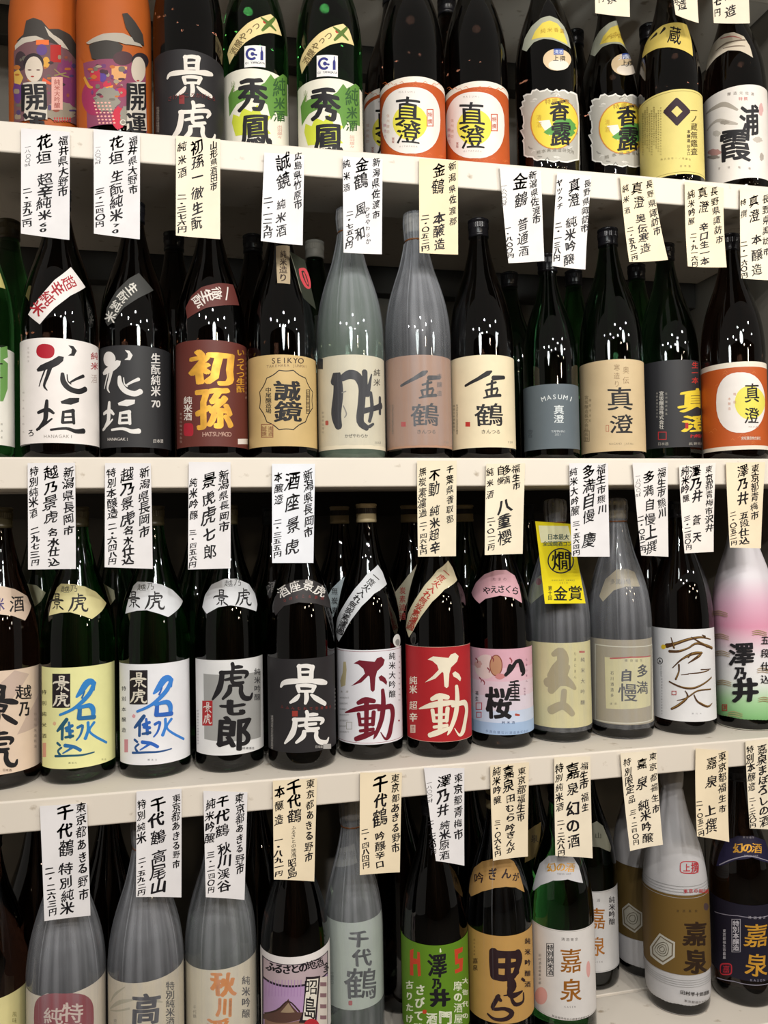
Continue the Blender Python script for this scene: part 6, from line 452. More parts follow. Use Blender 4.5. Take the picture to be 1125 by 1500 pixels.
['black-capped rear bottle between the cream and grey-blue labels, second shelf',.5584,.3,2,-.3776,'darkgreen','black',.0515,.392,'std',None,[],'sake bottles on the second shelf'],
['green bottle in the rear right of the low grey-blue-label bottle, second shelf',.6797,.27,2,-.4583,'green','black',.0515,.392,'std',None,[],'sake bottles on the second shelf'],
['green bottle in the rear between the beige and the black labels, second shelf',.7848,.219,2,-.5342,'green','black',.0515,.392,'std',None,[],'sake bottles on the second shelf'],
['dark bottle in the rear left of the reddish-brown label, second shelf',-.07,.2,2,.0535,'brown','black',.0515,.392,'std',None,[],'sake bottles on the second shelf'],
['dark bottle in the rear between the reddish-brown and the scalloped labels, second shelf',.059,.19,2,-.0454,'brown','black',.0515,.392,'std',None,[],'sake bottles on the second shelf'],
['clear-shouldered pale bottle behind the two film-wrapped bottles, second shelf',.1643,.2,2,-.125,'darkgreen','white',.0515,.392,'std',None,[],'sake bottles on the second shelf'],
['dark bottle with a pinkish-beige label cut by the left photo edge, third shelf',-.3118,.0982,3,.253,'brown','olive',.0515,.392,'std',None,[['label','pinkish-beige label with black characters',.0004,[['G','#dcc6b2',[[-92,22.3],[80.6,22.3],[80.6,164.2],[-92,164.2]]],['G','#c3ada0',[[16.9,163.2],[39.1,154.6],[16.7,127.9],[-2,103.8],[-1.8,147]]],['G','#c3ada0',[[61,122.8],[60.2,77.7],[19.7,73.6],[34.4,97.5]]],['S','#1b191c',[-13.2,144.7,6.2,-13.3,136.7,5,-12.7,128.7,5.6],1],['S','#1b191c',[-14.9,143.7,4.4,-4.8,144.1,5.6,2.9,141.1,6.3],1],['S','#1b191c',[2.9,142.2,6.9,1.7,135.4,6.3,1.2,127.5,6.9],1],['S','#1b191c',[-12.1,136.1,3.1,.6,135.5,3.8],0],['S','#1b191c',[-13.3,129.3,3.7,1.2,128,3.8],0],['S','#1b191c',[-38.6,116.8,3.1,-34.2,122.3,6.2,-22,124.4,7.5,-2.2,123.6,5.6,12.4,120.6,8.2,20,117.8,5.1],1],['S','#1b191c',[-15.6,118.3,5.6,-13.4,110.2,5],0],['S','#1b191c',[-16.2,118.3,3.7,-5,118,5,5.5,115.2,5],1],['S','#1b191c',[5.5,115.7,5.6,2.2,108.7,5],0],['S','#1b191c',[-13.4,110.7,3.1,2.2,109.2,3.8],0],['S','#1b191c',[-5,109.5,5.6,-4.5,100.4,6.2,-6.2,93.7,3.7],1],['S','#1b191c',[-13.4,105.9,3.1,-17.4,100.9,6.2,-25.2,95.8,3.1],1],['S','#1b191c',[1,104.6,3.1,7.7,98.3,6.9,18.7,89.5,5.7],1],['S','#1b191c',[-5.2,84.2,5.2,-4.2,79,5.2,-4.7,72.9,4.6],1],['S','#1b191c',[-4.2,78.5,3.4,1.6,78.8,5.2,7,78,3.5],1],['S','#1b191c',[-20.1,72.5,5.7,-7.6,72.1,5.2,8.4,71,5.8,13.4,67.5,5.8,10.4,62.4,2.9],1],['S','#1b191c',[-18.1,72.9,6.9,-19.2,60.7,7.4,-22.9,48.5,8,-31.3,35.8,2.9],1],['S','#1b191c',[-14.1,62.4,3.4,-5.2,63.7,4.6,5.4,63.8,4],1],['S','#1b191c',[-5.7,69.9,4.6,-5.7,61.2,5.2,-2.9,56.7,4.6,8.4,56,4],1],['S','#1b191c',[-8.2,53.7,5.2,-9.2,45.6,6.9,-17.2,36.5,3.4],1],['S','#1b191c',[-8.2,53.7,3.4,.5,53.7,4,5.4,51.9,5.8,5.3,42.6,6.3,9.2,34.7,6.9,16.8,32.6,5.8,19.5,38.8,2.9],1],['T','#1b191c','越',30.2,130.7,25.4,-4.7,.1,20.3,.035,1],['T','#1b191c','乃',30.6,106.8,16.8,-3.4,.1,20.3,.035,1],['C','#a08e80','特別純米酒新潟',51.2,95.1,50.7,49.4,7.4,-1.9,.1,4.6,0],['C','#7a6a60','日本酒',2.6,28.1,10.3,26.7,4.1,-.7,0,4,0]],None],['neck_label','beige neck band',.0005,[['G','#d8c2ae',[[-31.1,280.4],[-1.8,281.1],[25.8,275.3],[52,263.5],[56.1,249.2],[35.9,230.3],[15.9,238.9],[-1.6,241.7],[-22.8,240.8]]],['T','#4a3f78','米',-2,255.7,14.3,-.6,-.1,18.2,.03,1],['T','#1b191c','酒',26.2,254.4,25.1,-1.7,4.4,22.4,.035,1]],None]],'sake bottles on the third shelf'],
['green bottle with a pale yellow label and blue characters, third shelf',-.2071,.0988,3,.17,'green','olive',.0515,.392,'std',None,[['label','label with blue brushed characters',.0004,[['G','#e3e2a2',[[-64.1,23.2],[66,23.2],[66,164.2],[-64.1,164.2]]],['G','#221c20',[[-38.4,108.1],[-11.3,108.2],[-10.9,155.8],[-37.9,155.9]]],['S','#d9d2c2',[-26.2,152.3,2.3,-26.2,149.2,1.9,-26,146.1,2.1],1],['S','#d9d2c2',[-26.9,151.9,1.6,-22.7,152.3,2.1,-19.6,151.4,2.3],1],['S','#d9d2c2',[-19.6,151.9,2.6,-20,149.2,2.3,-20.3,146.1,2.6],1],['S','#d9d2c2',[-25.7,149,1.2,-20.5,149.2,1.4],0],['S','#d9d2c2',[-26.2,146.4,1.4,-20.3,146.3,1.4],0],['S','#d9d2c2',[-36.4,141.2,1.2,-34.7,143.3,2.3,-29.9,144.3,2.8,-21.6,144.5,2.1,-15.9,143.9,3,-13.1,143.2,1.9],1],['S','#d9d2c2',[-27.2,142,2.1,-26.3,138.9,1.9],0],['S','#d9d2c2',[-27.5,142,1.4,-22.8,142.2,1.9,-18.5,141.5,1.9],1],['S','#d9d2c2',[-18.5,141.8,2.1,-19.9,138.9,1.9],0],['S','#d9d2c2',[-26.3,139.1,1.2,-19.9,139.1,1.4],0],['S','#d9d2c2',[-22.8,138.9,2.1,-22.6,135.4,2.3,-23.3,132.8,1.4],1],['S','#d9d2c2',[-26.3,137.3,1.2,-28,135.2,2.3,-31.2,133.1,1.2],1],['S','#d9d2c2',[-20.3,137.3,1.2,-17.7,135.1,2.6,-13.6,132.3,2.1],1],['S','#d9d2c2',[-23.9,129.7,2.1,-23.5,127.7,2.1,-23.7,125.4,1.9],1],['S','#d9d2c2',[-23.5,127.5,1.4,-20.6,127.9,2.1,-18.1,127.8,1.4],1],['S','#d9d2c2',[-31.5,124.7,2.3,-25.2,125,2.1,-17.4,125.3,2.3,-15.1,124.2,2.3,-16.5,122.1,1.2],1],['S','#d9d2c2',[-30.5,124.9,2.8,-31,120.2,3,-32.9,115.4,3.3,-37.1,110.3,1.2],1],['S','#d9d2c2',[-28.4,121,1.4,-24,121.9,1.9,-18.8,122.4,1.6],1],['S','#d9d2c2',[-24.2,124.2,1.9,-24.2,120.9,2.1,-22.8,119.3,1.9,-17.4,119.6,1.6],1],['S','#d9d2c2',[-25.5,117.9,2.1,-26,114.8,2.8,-30,111,1.4],1],['S','#d9d2c2',[-25.5,117.9,1.4,-21.2,118.3,1.6,-18.8,117.9,2.3,-18.9,114.3,2.6,-17.1,111.6,2.8,-13.7,111.2,2.3,-12.5,113.7,1.2],1],['S','#2f7fc4',[21.3,129.1,1.9,19.4,140,7.7,11.7,141,10,2.5,128.7,7.6,-3,122.5,3.1],1],['S','#2f7fc4',[21.4,139.7,5.8,15.4,127.1,6.5,4.2,115.1,5.7,-8.6,105.8,4.2,-25.8,98.7,3.4],1],['S','#2b6aa0',[1.4,105.9,5.3,.4,92.6,6.5],0],['S','#2f7fc4',[-1.3,107.1,3.8,13.4,109.1,6.5,19.1,102.5,6.9,19,91.9,5.4],1],['S','#2b6aa0',[-.5,92.7,5.3,21,91.6,6.2],0],['S','#2b6aa0',[7.9,130,1.9,4.2,120.8,2.7],0],['S','#2f7fc4',[12.2,85.3,4.2,12.1,73.9,4.2,8.3,63,5],1],['S','#2b6aa0',[-1.9,79.5,4.2,4.8,81.6,3.8,2,69.6,3,-3.5,62.2,2.3],1],['S','#2f7fc4',[20.9,83.9,4.2,14,73.5,3.1,22.8,63.3,3.5,41.2,50.7,3.5],1],['S','#24566e',[-16.1,92.3,5.3,-23.9,82.5,5.7,-30.2,75.8,3.4],1],['S','#24566e',[-22.3,83.5,4.6,-23,64.5,4.2],0],['S','#2b6aa0',[-18,79.6,4.2,-8.7,83,4.6],0],['S','#2b6aa0',[-13.3,88,3.4,-11.6,67,4.9],0],['S','#24566e',[-18.5,67.3,3.4,-7.9,68.6,4.2],0],['S','#2b6aa0',[-16.6,76.7,4.6,-8.4,75.3,4.6],0],['S','#24566e',[-30.3,59.3,3.8,-26.1,55.9,3.4],0],['S','#24566e',[-24.1,53.1,3,-29.3,48.3,3,-26.2,42.7,3.8],1],['S','#2b6aa0',[-19.2,55.9,5.3,-7.1,53.4,4.9,1.8,47.7,4.6],1],['S','#2b6aa0',[-8,53.4,3.8,-16.4,48.2,2.7,-22.2,45,1.9],1],['S','#24566e',[-33.8,40.9,3.4,-14.6,41.5,3,3.6,40.8,2.7,20.6,42,1.9],1],['C','#4a4a30','特別純米酒',-56.7,128.1,-57.5,66.5,14.4,2,.1,6.9,.015],['G','#d39a82',[[-62.3,35.9],[-51.9,37.7],[-51.6,57.8],[-61.9,56.1]]],['G','#d9b08a',[[-32.1,86.2],[-32.3,84.8],[-33.1,84.2],[-34.5,83],[-35.8,83.9],[-37.5,84.6],[-37.7,85.9],[-37.1,87.1],[-36,88.6],[-34.5,89],[-33,88],[-31.9,87.6]]],['C','#6a6a50','醸造元',-12.9,31.4,-4.8,30.8,3,-.2,0,2.8,0],['C','#8a8a60','清酒',33.3,28.6,38.3,27.3,3.8,-1,0,2.7,0]],None],['neck_label','neck band with black characters',.0005,[['G','#d9d098',[[-50.3,236.3],[-49.6,256.5],[-45.2,275.2],[-36.5,281.1],[-10.1,280.1],[13.9,276],[35,267.4],[56.1,249.8],[40.3,239.8],[20.2,229.8],[6.5,235.6],[-11.6,241.1],[-27.2,240.7]]],['T','#4a4a44','越',-25.1,273.1,18,-.1,-2.2,9.1,0,1],['T','#4a4a44','乃',-7.7,273.8,12.9,-.3,-.6,9.2,0,1],['S','#1b191c',[-45.6,266.8,2.1,-44,263.4,1.7,-42.4,260,1.9],1],['S','#1b191c',[-46.5,266.3,1.5,-40.2,266.8,1.9,-35.3,266,2.1],1],['S','#1b191c',[-35.4,266.4,2.3,-35.1,263.5,2.1,-34.5,260.1,2.3],1],['S','#1b191c',[-43.2,263.2,1,-35.7,263.5,1.3],0],['S','#1b191c',[-42.8,260.2,1.2,-34.6,260.3,1.3],0],['S','#1b191c',[-56.2,254.5,1,-54.7,256.8,2.1,-47.3,257.9,2.5,-35.8,258.3,1.9,-28.4,257.9,2.7,-24.8,257.2,1.7],1],['S','#1b191c',[-42.5,255.5,1.9,-40.1,252.2,1.7],0],['S','#1b191c',[-42.8,255.5,1.2,-36.6,255.8,1.7,-31,255.2,1.7],1],['S','#1b191c',[-31.1,255.4,1.9,-32,252.2,1.7],0],['S','#1b191c',[-40.1,252.4,1,-32,252.5,1.2],0],['S','#1b191c',[-35.6,252.2,1.9,-34.4,248.4,2.1,-34.5,245.5,1.2],1],['S','#1b191c',[-39.5,250.4,1,-40.9,248.1,2.1,-44.3,245.8,1],1],['S','#1b191c',[-32.1,250.4,1,-28.5,248.2,2.3,-23.4,245.3,1.9],1],['S','#1b191c',[.4,266.3,2.3,1.1,263.8,2.3,.7,260.8,2.1],1],['S','#1b191c',[1.1,263.5,1.6,5.1,263.9,2.4,8.8,263.7,1.6],1],['S','#1b191c',[-9.5,260.4,2.6,-1.3,260.3,2.3,9.6,260.4,2.6,12.9,259,2.6,10.6,256.3,1.3],1],['S','#1b191c',[-8.2,260.6,3.1,-8.6,254.6,3.4,-10.4,248.7,3.6,-14.7,242.6,1.3],1],['S','#1b191c',[-5.4,255.5,1.6,.3,256.3,2.1,7.4,256.7,1.8],1],['S','#1b191c',[0,259.3,2.1,0,255,2.3,1.8,253,2.1,9.1,253.1,1.8],1],['S','#1b191c',[-1.6,251.4,2.3,-2.2,247.4,3.1,-6.9,242.9,1.6],1],['S','#1b191c',[-1.6,251.4,1.6,4,251.6,1.8,7.1,251,2.6,6.8,246.5,2.9,9.1,242.9,3.1,13.6,242.3,2.6,15.4,245.5,1.3],1]],None]],'sake bottles on the third shelf'],
['green bottle with a white label and blue characters, third shelf',-.099,.0956,3,.0821,'green','olive',.0515,.392,'std',None,[['label','label with blue brushed characters',.0004,[['G','#e4e4e8',[[-66,20.8],[66,20.8],[66,163.7],[-66,163.7]]],['G','#221c20',[[-39.1,106.3],[-10.6,106.9],[-10.1,155.4],[-38.5,155]]],['S','#d9d2c2',[-26.1,151.6,2.4,-26.1,148.4,1.9,-25.9,145.3,2.1],1],['S','#d9d2c2',[-26.8,151.1,1.7,-22.4,151.6,2.1,-19.1,150.8,2.4],1],['S','#d9d2c2',[-19.1,151.2,2.6,-19.6,148.5,2.4,-19.9,145.3,2.6],1],['S','#d9d2c2',[-25.6,148.2,1.2,-20.1,148.5,1.4],0],['S','#d9d2c2',[-26.1,145.5,1.4,-19.9,145.5,1.4],0],['S','#d9d2c2',[-36.9,140,1.2,-35.1,142.2,2.4,-30,143.3,2.9,-21.3,143.6,2.1,-15.3,143.2,3.1,-12.4,142.5,1.9],1],['S','#d9d2c2',[-27.2,141.1,2.1,-26.2,137.9,1.9],0],['S','#d9d2c2',[-27.4,141,1.4,-22.5,141.3,1.9,-18,140.7,1.9],1],['S','#d9d2c2',[-18,140.9,2.1,-19.5,138,1.9],0],['S','#d9d2c2',[-26.2,138.1,1.2,-19.5,138.2,1.4],0],['S','#d9d2c2',[-22.5,138,2.1,-22.3,134.4,2.4,-23.1,131.7,1.4],1],['S','#d9d2c2',[-26.2,136.3,1.2,-28,134.1,2.4,-31.4,131.9,1.2],1],['S','#d9d2c2',[-20,136.3,1.2,-17.2,134.2,2.6,-12.9,131.4,2.1],1],['S','#d9d2c2',[-23.7,128.6,2.1,-23.3,126.6,2.1,-23.5,124.2,1.9],1],['S','#d9d2c2',[-23.3,126.4,1.4,-20.3,126.8,2.1,-17.6,126.8,1.4],1],['S','#d9d2c2',[-31.7,123.3,2.4,-25.1,123.7,2.1,-16.9,124.2,2.4,-14.6,123.1,2.4,-16,121,1.2],1],['S','#d9d2c2',[-30.6,123.6,2.9,-31.2,118.7,3.1,-33.3,113.8,3.3,-37.8,108.6,1.2],1],['S','#d9d2c2',[-28.5,119.6,1.4,-23.8,120.6,1.9,-18.4,121.2,1.7],1],['S','#d9d2c2',[-24.1,123,1.9,-24.1,119.6,2.1,-22.6,118,1.9,-17,118.4,1.7],1],['S','#d9d2c2',[-25.4,116.5,2.1,-26,113.3,2.9,-30.3,109.4,1.4],1],['S','#d9d2c2',[-25.4,116.5,1.4,-20.9,117,1.7,-18.4,116.6,2.4,-18.5,113,2.6,-16.6,110.2,2.8,-13.1,109.9,2.4,-11.9,112.5,1.2],1],['S','#3a7fd0',[23.9,128.4,2,21.9,139.5,7.8,13.7,140.5,10.1,3.9,127.9,7.8,-1.9,121.5,3.1],1],['S','#3a7fd0',[24,139.2,5.9,17.6,126.4,6.6,5.7,114.1,5.8,-7.7,104.5,4.3,-25.8,96.9,3.5],1],['S','#2f62b8',[2.7,104.7,5.4,1.6,91.2,6.6],0],['S','#3a7fd0',[-.1,105.9,3.9,15.4,108.1,6.6,21.4,101.4,7,21.3,90.6,5.5],1],['S','#2f62b8',[.7,91.3,5.4,23.4,90.3,6.3],0],['S','#2f62b8',[9.7,129.3,1.9,5.7,119.9,2.7],0],['S','#3a7fd0',[14.1,83.9,4.3,14,72.2,4.3,9.9,61.2,5],1],['S','#2f62b8',[-.8,77.8,4.3,6.3,80.1,3.9,3.3,67.8,3.1,-2.5,60.2,2.3],1],['S','#3a7fd0',[23.3,82.5,4.3,16,71.9,3.1,25.3,61.5,3.5,45.6,48.6,3.6],1],['S','#274f86',[-15.6,90.6,5.4,-23.8,80.5,5.8,-30.5,73.5,3.5],1],['S','#274f86',[-22.2,81.5,4.6,-23,62.2,4.3],0],['S','#2f62b8',[-17.7,77.7,4.3,-8,81.2,4.6],0],['S','#2f62b8',[-12.7,86.3,3.5,-11,64.9,5],0],['S','#274f86',[-18.3,65.1,3.5,-7.2,66.7,4.3],0],['S','#2f62b8',[-16.2,74.7,4.6,-7.7,73.5,4.6],0],['S','#274f86',[-30.7,56.6,3.9,-26.3,53.4,3.5],0],['S','#274f86',[-24.2,50.5,3.1,-29.7,45.5,3.1,-26.4,39.8,3.9],1],['S','#2f62b8',[-19,53.5,5.4,-6.4,51.2,5,3,45.5,4.6],1],['S','#2f62b8',[-7.3,51.2,3.9,-16.1,45.8,2.7,-22.2,42.3,1.9],1],['S','#274f86',[-34.4,37.8,3.5,-14.2,39,3.1,4.9,38.5,2.7,22.8,39.9,1.9],1],['C','#3a3a40','特別本醸造',-51.8,127.5,-52.9,67.9,12.2,1.7,.1,7,.015],['G','#c98a96',[[-51.6,36.2],[-43,37.5],[-42.8,56],[-51.3,54.8]]],['G','#d99aa0',[[-29,90],[-29.2,88.6],[-30,88],[-31.5,86.8],[-32.7,87.7],[-34.4,88.4],[-34.7,89.7],[-34,90.9],[-32.9,92.5],[-31.4,92.9],[-30,91.9],[-28.8,91.4]]],['C','#6a6a70','醸造元',-9.8,28.2,.3,27.4,3.1,-.2,0,2.9,0]],None],['neck_label','neck band with black characters',.0005,[['G','#dadce0',[[-53.1,234.9],[-52,255.6],[-46.8,274.8],[-37.4,280.8],[-9.7,279.9],[15.3,275.8],[37.8,267.1],[62.3,249],[43.4,239],[21.7,228.9],[7.3,234.7],[-11.6,240.2],[-28,239.7]]],['T','#4a4a44','越',-25.5,272.7,18.9,-.1,-2.2,9.3,0,1],['T','#4a4a44','乃',-7.3,273.5,13.5,-.3,-.5,9.3,0,1],['S','#1b191c',[-47.4,266.1,2.1,-45.8,262.7,1.7,-44,259.3,1.9],1],['S','#1b191c',[-48.4,265.6,1.5,-41.5,266.2,1.9,-36.3,265.4,2.1],1],['S','#1b191c',[-36.4,265.8,2.3,-36.2,262.9,2.1,-35.5,259.4,2.3],1],['S','#1b191c',[-44.9,262.5,1.1,-36.8,262.8,1.3],0],['S','#1b191c',[-44.5,259.5,1.3,-35.6,259.6,1.3],0],['S','#1b191c',[-59.6,253.4,1,-57.8,255.8,2.1,-49.4,257.1,2.5,-36.9,257.5,1.9,-29.1,257.2,2.8,-25.3,256.5,1.7],1],['S','#1b191c',[-44.1,254.7,1.9,-41.5,251.3,1.7],0],['S','#1b191c',[-44.5,254.6,1.3,-37.8,255,1.7,-31.9,254.4,1.7],1],['S','#1b191c',[-31.9,254.6,1.9,-32.9,251.4,1.7],0],['S','#1b191c',[-41.6,251.5,1.1,-33,251.6,1.3],0],['S','#1b191c',[-36.8,251.4,1.9,-35.5,247.5,2.1,-35.6,244.5,1.3],1],['S','#1b191c',[-40.9,249.4,1.1,-42.5,247.1,2.1,-46.2,244.7,1.1],1],['S','#1b191c',[-33.1,249.6,1.1,-29.3,247.3,2.3,-24,244.4,1.9],1],['S','#1b191c',[1.1,265.9,2.4,1.8,263.3,2.4,1.4,260.3,2.1],1],['S','#1b191c',[1.8,263.1,1.6,6,263.4,2.4,9.9,263.3,1.6],1],['S','#1b191c',[-9.3,259.8,2.6,-.7,259.8,2.4,10.7,259.9,2.7,14.1,258.5,2.7,11.7,255.8,1.3],1],['S','#1b191c',[-7.9,260,3.2,-8.3,254,3.4,-10.3,248,3.7,-14.8,241.7,1.3],1],['S','#1b191c',[-5,254.9,1.6,.9,255.7,2.1,8.3,256.2,1.9],1],['S','#1b191c',[.6,258.8,2.1,.6,254.5,2.4,2.5,252.4,2.1,10.1,252.5,1.8],1],['S','#1b191c',[-1.1,250.7,2.4,-1.7,246.7,3.2,-6.7,242,1.6],1],['S','#1b191c',[-1.1,250.7,1.6,4.7,251,1.8,8,250.4,2.6,7.7,245.8,2.9,10,242.1,3.2,14.7,241.6,2.7,16.6,244.8,1.3],1]],None]],'sake bottles on the third shelf'],
['dark green bottle with a white label and large silver-grey square, third shelf',.0098,.0942,3,-.0082,'darkgreen','olive',.0515,.392,'std',None,[['label','white label with silver-grey square',.0004,[['G','#dadada',[[-64.1,26.4],[67.8,26.4],[67.8,164.1],[-64.1,164.1]]],['G','#9a9a98',[[-41.3,143.8],[58.6,141.1],[55.3,42.8],[-41.3,48.5]]],['S','#1b191c',[4.8,158.6,5.7,5.8,153.1,5.7,5.2,146.7,5.1],1],['S','#1b191c',[5.8,152.6,3.8,12.8,153.1,5.8,19.5,152.4,3.8],1],['S','#1b191c',[-12.6,145.8,6.4,1.7,145.9,5.7,21.3,145.2,6.4,27.8,141.7,6.4,23.7,136.2,3.2],1],['S','#1b191c',[-10.3,146.3,7.6,-11.6,133.5,8.3,-15.9,120.6,8.9,-25.4,107,3.2],1],['S','#1b191c',[-5.8,135.5,3.8,4.5,137.1,5.1,17.4,137.5,4.5],1],['S','#1b191c',[4,143.6,5.1,3.9,134.4,5.7,7.3,129.9,5.1,21,129.5,4.5],1],['S','#1b191c',[.9,126.6,5.7,-.3,118,7.6,-9.6,108.2,3.8],1],['S','#1b191c',[.9,126.6,3.8,11.3,126.8,4.5,17.2,125.1,6.4,17.1,115.4,7,22,107.2,7.7,32,105.2,6.4,35.9,111.6,3.2],1],['T','#1b191c','七',5.1,95.3,39,-3.2,.3,24.4,.085,1],['T','#1b191c','郎',6.3,57.9,51.7,-5.1,.7,50.1,.08,1],['G','#a3262a',[[-45.5,67.6],[-25.9,69.5],[-25.4,105.4],[-44.8,103.8]]],['S','#d6ccc6',[-35.7,102,1.5,-35.7,99.8,1.2,-35.6,97.5,1.3],1],['S','#d6ccc6',[-36.1,101.7,1,-33.5,102.2,1.3,-31.5,101.7,1.4],1],['S','#d6ccc6',[-31.5,102,1.6,-31.8,100.1,1.4,-32,97.8,1.6],1],['S','#d6ccc6',[-35.4,99.6,.7,-32.1,100.1,.9],0],['S','#d6ccc6',[-35.8,97.7,.9,-32,98,.9],0],['S','#d6ccc6',[-42.2,93.5,.7,-41.1,95.1,1.5,-38.1,96,1.7,-32.9,96.6,1.3,-29.2,96.5,1.9,-27.5,96.2,1.2],1],['S','#d6ccc6',[-36.4,94.5,1.3,-35.8,92.3,1.2],0],['S','#d6ccc6',[-36.6,94.5,.9,-33.6,94.9,1.2,-30.9,94.6,1.2],1],['S','#d6ccc6',[-30.9,94.8,1.3,-31.8,92.6,1.2],0],['S','#d6ccc6',[-35.8,92.5,.7,-31.8,92.8,.9],0],['S','#d6ccc6',[-33.6,92.5,1.3,-33.5,90,1.4,-34,88,.9],1],['S','#d6ccc6',[-35.9,91.1,.7,-37,89.5,1.5,-39,87.8,.7],1],['S','#d6ccc6',[-32.1,91.4,.7,-30.4,90.1,1.6,-27.9,88.3,1.3],1],['S','#d6ccc6',[-34.6,86.1,1.3,-34.3,84.6,1.3,-34.5,82.7,1.2],1],['S','#d6ccc6',[-34.3,84.4,.9,-32.6,84.9,1.3,-31,85,.9],1],['S','#d6ccc6',[-39.4,81.8,1.5,-35.4,82.4,1.3,-30.6,83,1.5,-29.2,82.4,1.5,-30.1,80.7,.7],1],['S','#d6ccc6',[-38.7,82,1.8,-39.1,78.4,1.9,-40.3,74.6,2.1,-42.9,70.5,.7],1],['S','#d6ccc6',[-37.5,79.1,.9,-34.7,80,1.2,-31.5,80.7,1],1],['S','#d6ccc6',[-34.8,81.8,1.2,-34.9,79.2,1.3,-34,78.1,1.2,-30.7,78.7,1],1],['S','#d6ccc6',[-35.7,76.9,1.3,-36,74.4,1.8,-38.6,71.3,.9],1],['S','#d6ccc6',[-35.7,76.9,.9,-33,77.4,1,-31.5,77.2,1.5,-31.6,74.5,1.6,-30.5,72.5,1.8,-28.4,72.5,1.5,-27.7,74.5,.7],1],['C','#3a3a3c','純米吟醸',48.8,141.1,47.9,103.5,16.7,-3.1,.3,10.4,.02],['C','#8a8a8c','新潟県長岡市諸橋酒造株式',-57.1,87.2,-58.5,39.2,7.5,1.4,.1,3.1,0],['C','#7a7a7c','清酒',80.2,134.9,80.2,125.2,7,-1.3,0,3.2,0],['C','#6a6a6c','諸橋酒造',20.1,34.4,36,31.2,4.8,-.9,.1,3.7,0]],None],['neck_label','white neck band with black characters',.0005,[['G','#d6d8dc',[[-49.7,240],[-48.6,257.7],[-36.2,273.1],[-7.5,281.5],[19.8,280.8],[50.1,271.7],[64.5,256.2],[63.8,240.8],[53.8,230.7],[24.6,239.1],[3.9,243],[-16.3,240.7],[-37.1,231]]],['T','#4a4a4c','越',1.2,274.8,16.7,-.4,.3,9.5,0,1],['T','#4a4a4c','乃',20.8,275.3,15.5,-.6,2.2,9.5,0,1],['S','#1b191c',[-16.7,265.4,2.2,-16.3,262,1.8,-15.7,258.5,2],1],['S','#1b191c',[-17.5,265,1.5,-12.4,265.4,2,-8.3,264.4,2.2],1],['S','#1b191c',[-8.4,264.9,2.4,-8.8,261.9,2.2,-8.9,258.4,2.4],1],['S','#1b191c',[-15.8,261.7,1.1,-9.3,261.9,1.3],0],['S','#1b191c',[-16,258.8,1.3,-8.9,258.7,1.3],0],['S','#1b191c',[-26.7,253.2,1.1,-25.3,255.5,2.2,-20,256.5,2.6,-10.4,256.6,2,-3.6,256,2.9,-.2,255.2,1.8],1],['S','#1b191c',[-16.7,253.9,2,-15.3,250.5,1.8],0],['S','#1b191c',[-16.9,253.9,1.3,-11.6,254.1,1.8,-6.6,253.3,1.8],1],['S','#1b191c',[-6.6,253.6,2,-8.1,250.4,1.8],0],['S','#1b191c',[-15.3,250.7,1.1,-8.1,250.6,1.3],0],['S','#1b191c',[-11.4,250.4,2,-10.9,246.5,2.2,-11.5,243.5,1.3],1],['S','#1b191c',[-15.1,248.6,1.1,-16.7,246.4,2.2,-19.9,244.1,1.1],1],['S','#1b191c',[-8.5,248.5,1.1,-5.5,246.2,2.4,-.8,243.1,2],1],['S','#1b191c',[31.6,266.1,2.2,31.5,263.5,2.2,30.4,260.5,1.9],1],['S','#1b191c',[31.5,263.3,1.4,36.2,263.5,2.2,40.6,263.3,1.4],1],['S','#1b191c',[20,260.2,2.4,28.2,260.1,2.2,40.6,259.9,2.4,44.4,258.4,2.4,40.8,255.8,1.2],1],['S','#1b191c',[21.3,260.4,2.9,19.7,254.4,3.1,16.8,248.5,3.3,12,242.4,1.2],1],['S','#1b191c',[22.9,255.3,1.4,28.9,256,1.9,36.9,256.3,1.7],1],['S','#1b191c',[29.3,259,1.9,28.3,254.7,2.2,29.8,252.6,1.9,38.1,252.6,1.7],1],['S','#1b191c',[25.9,251,2.2,24.5,247,2.9,19.2,242.5,1.4],1],['S','#1b191c',[25.9,251,1.4,31.9,251.2,1.7,35.2,250.5,2.4,33.9,245.9,2.6,35.9,242.2,2.9,41.2,241.5,2.4,44,244.7,1.2],1]],None]],'sake bottles on the third shelf'],
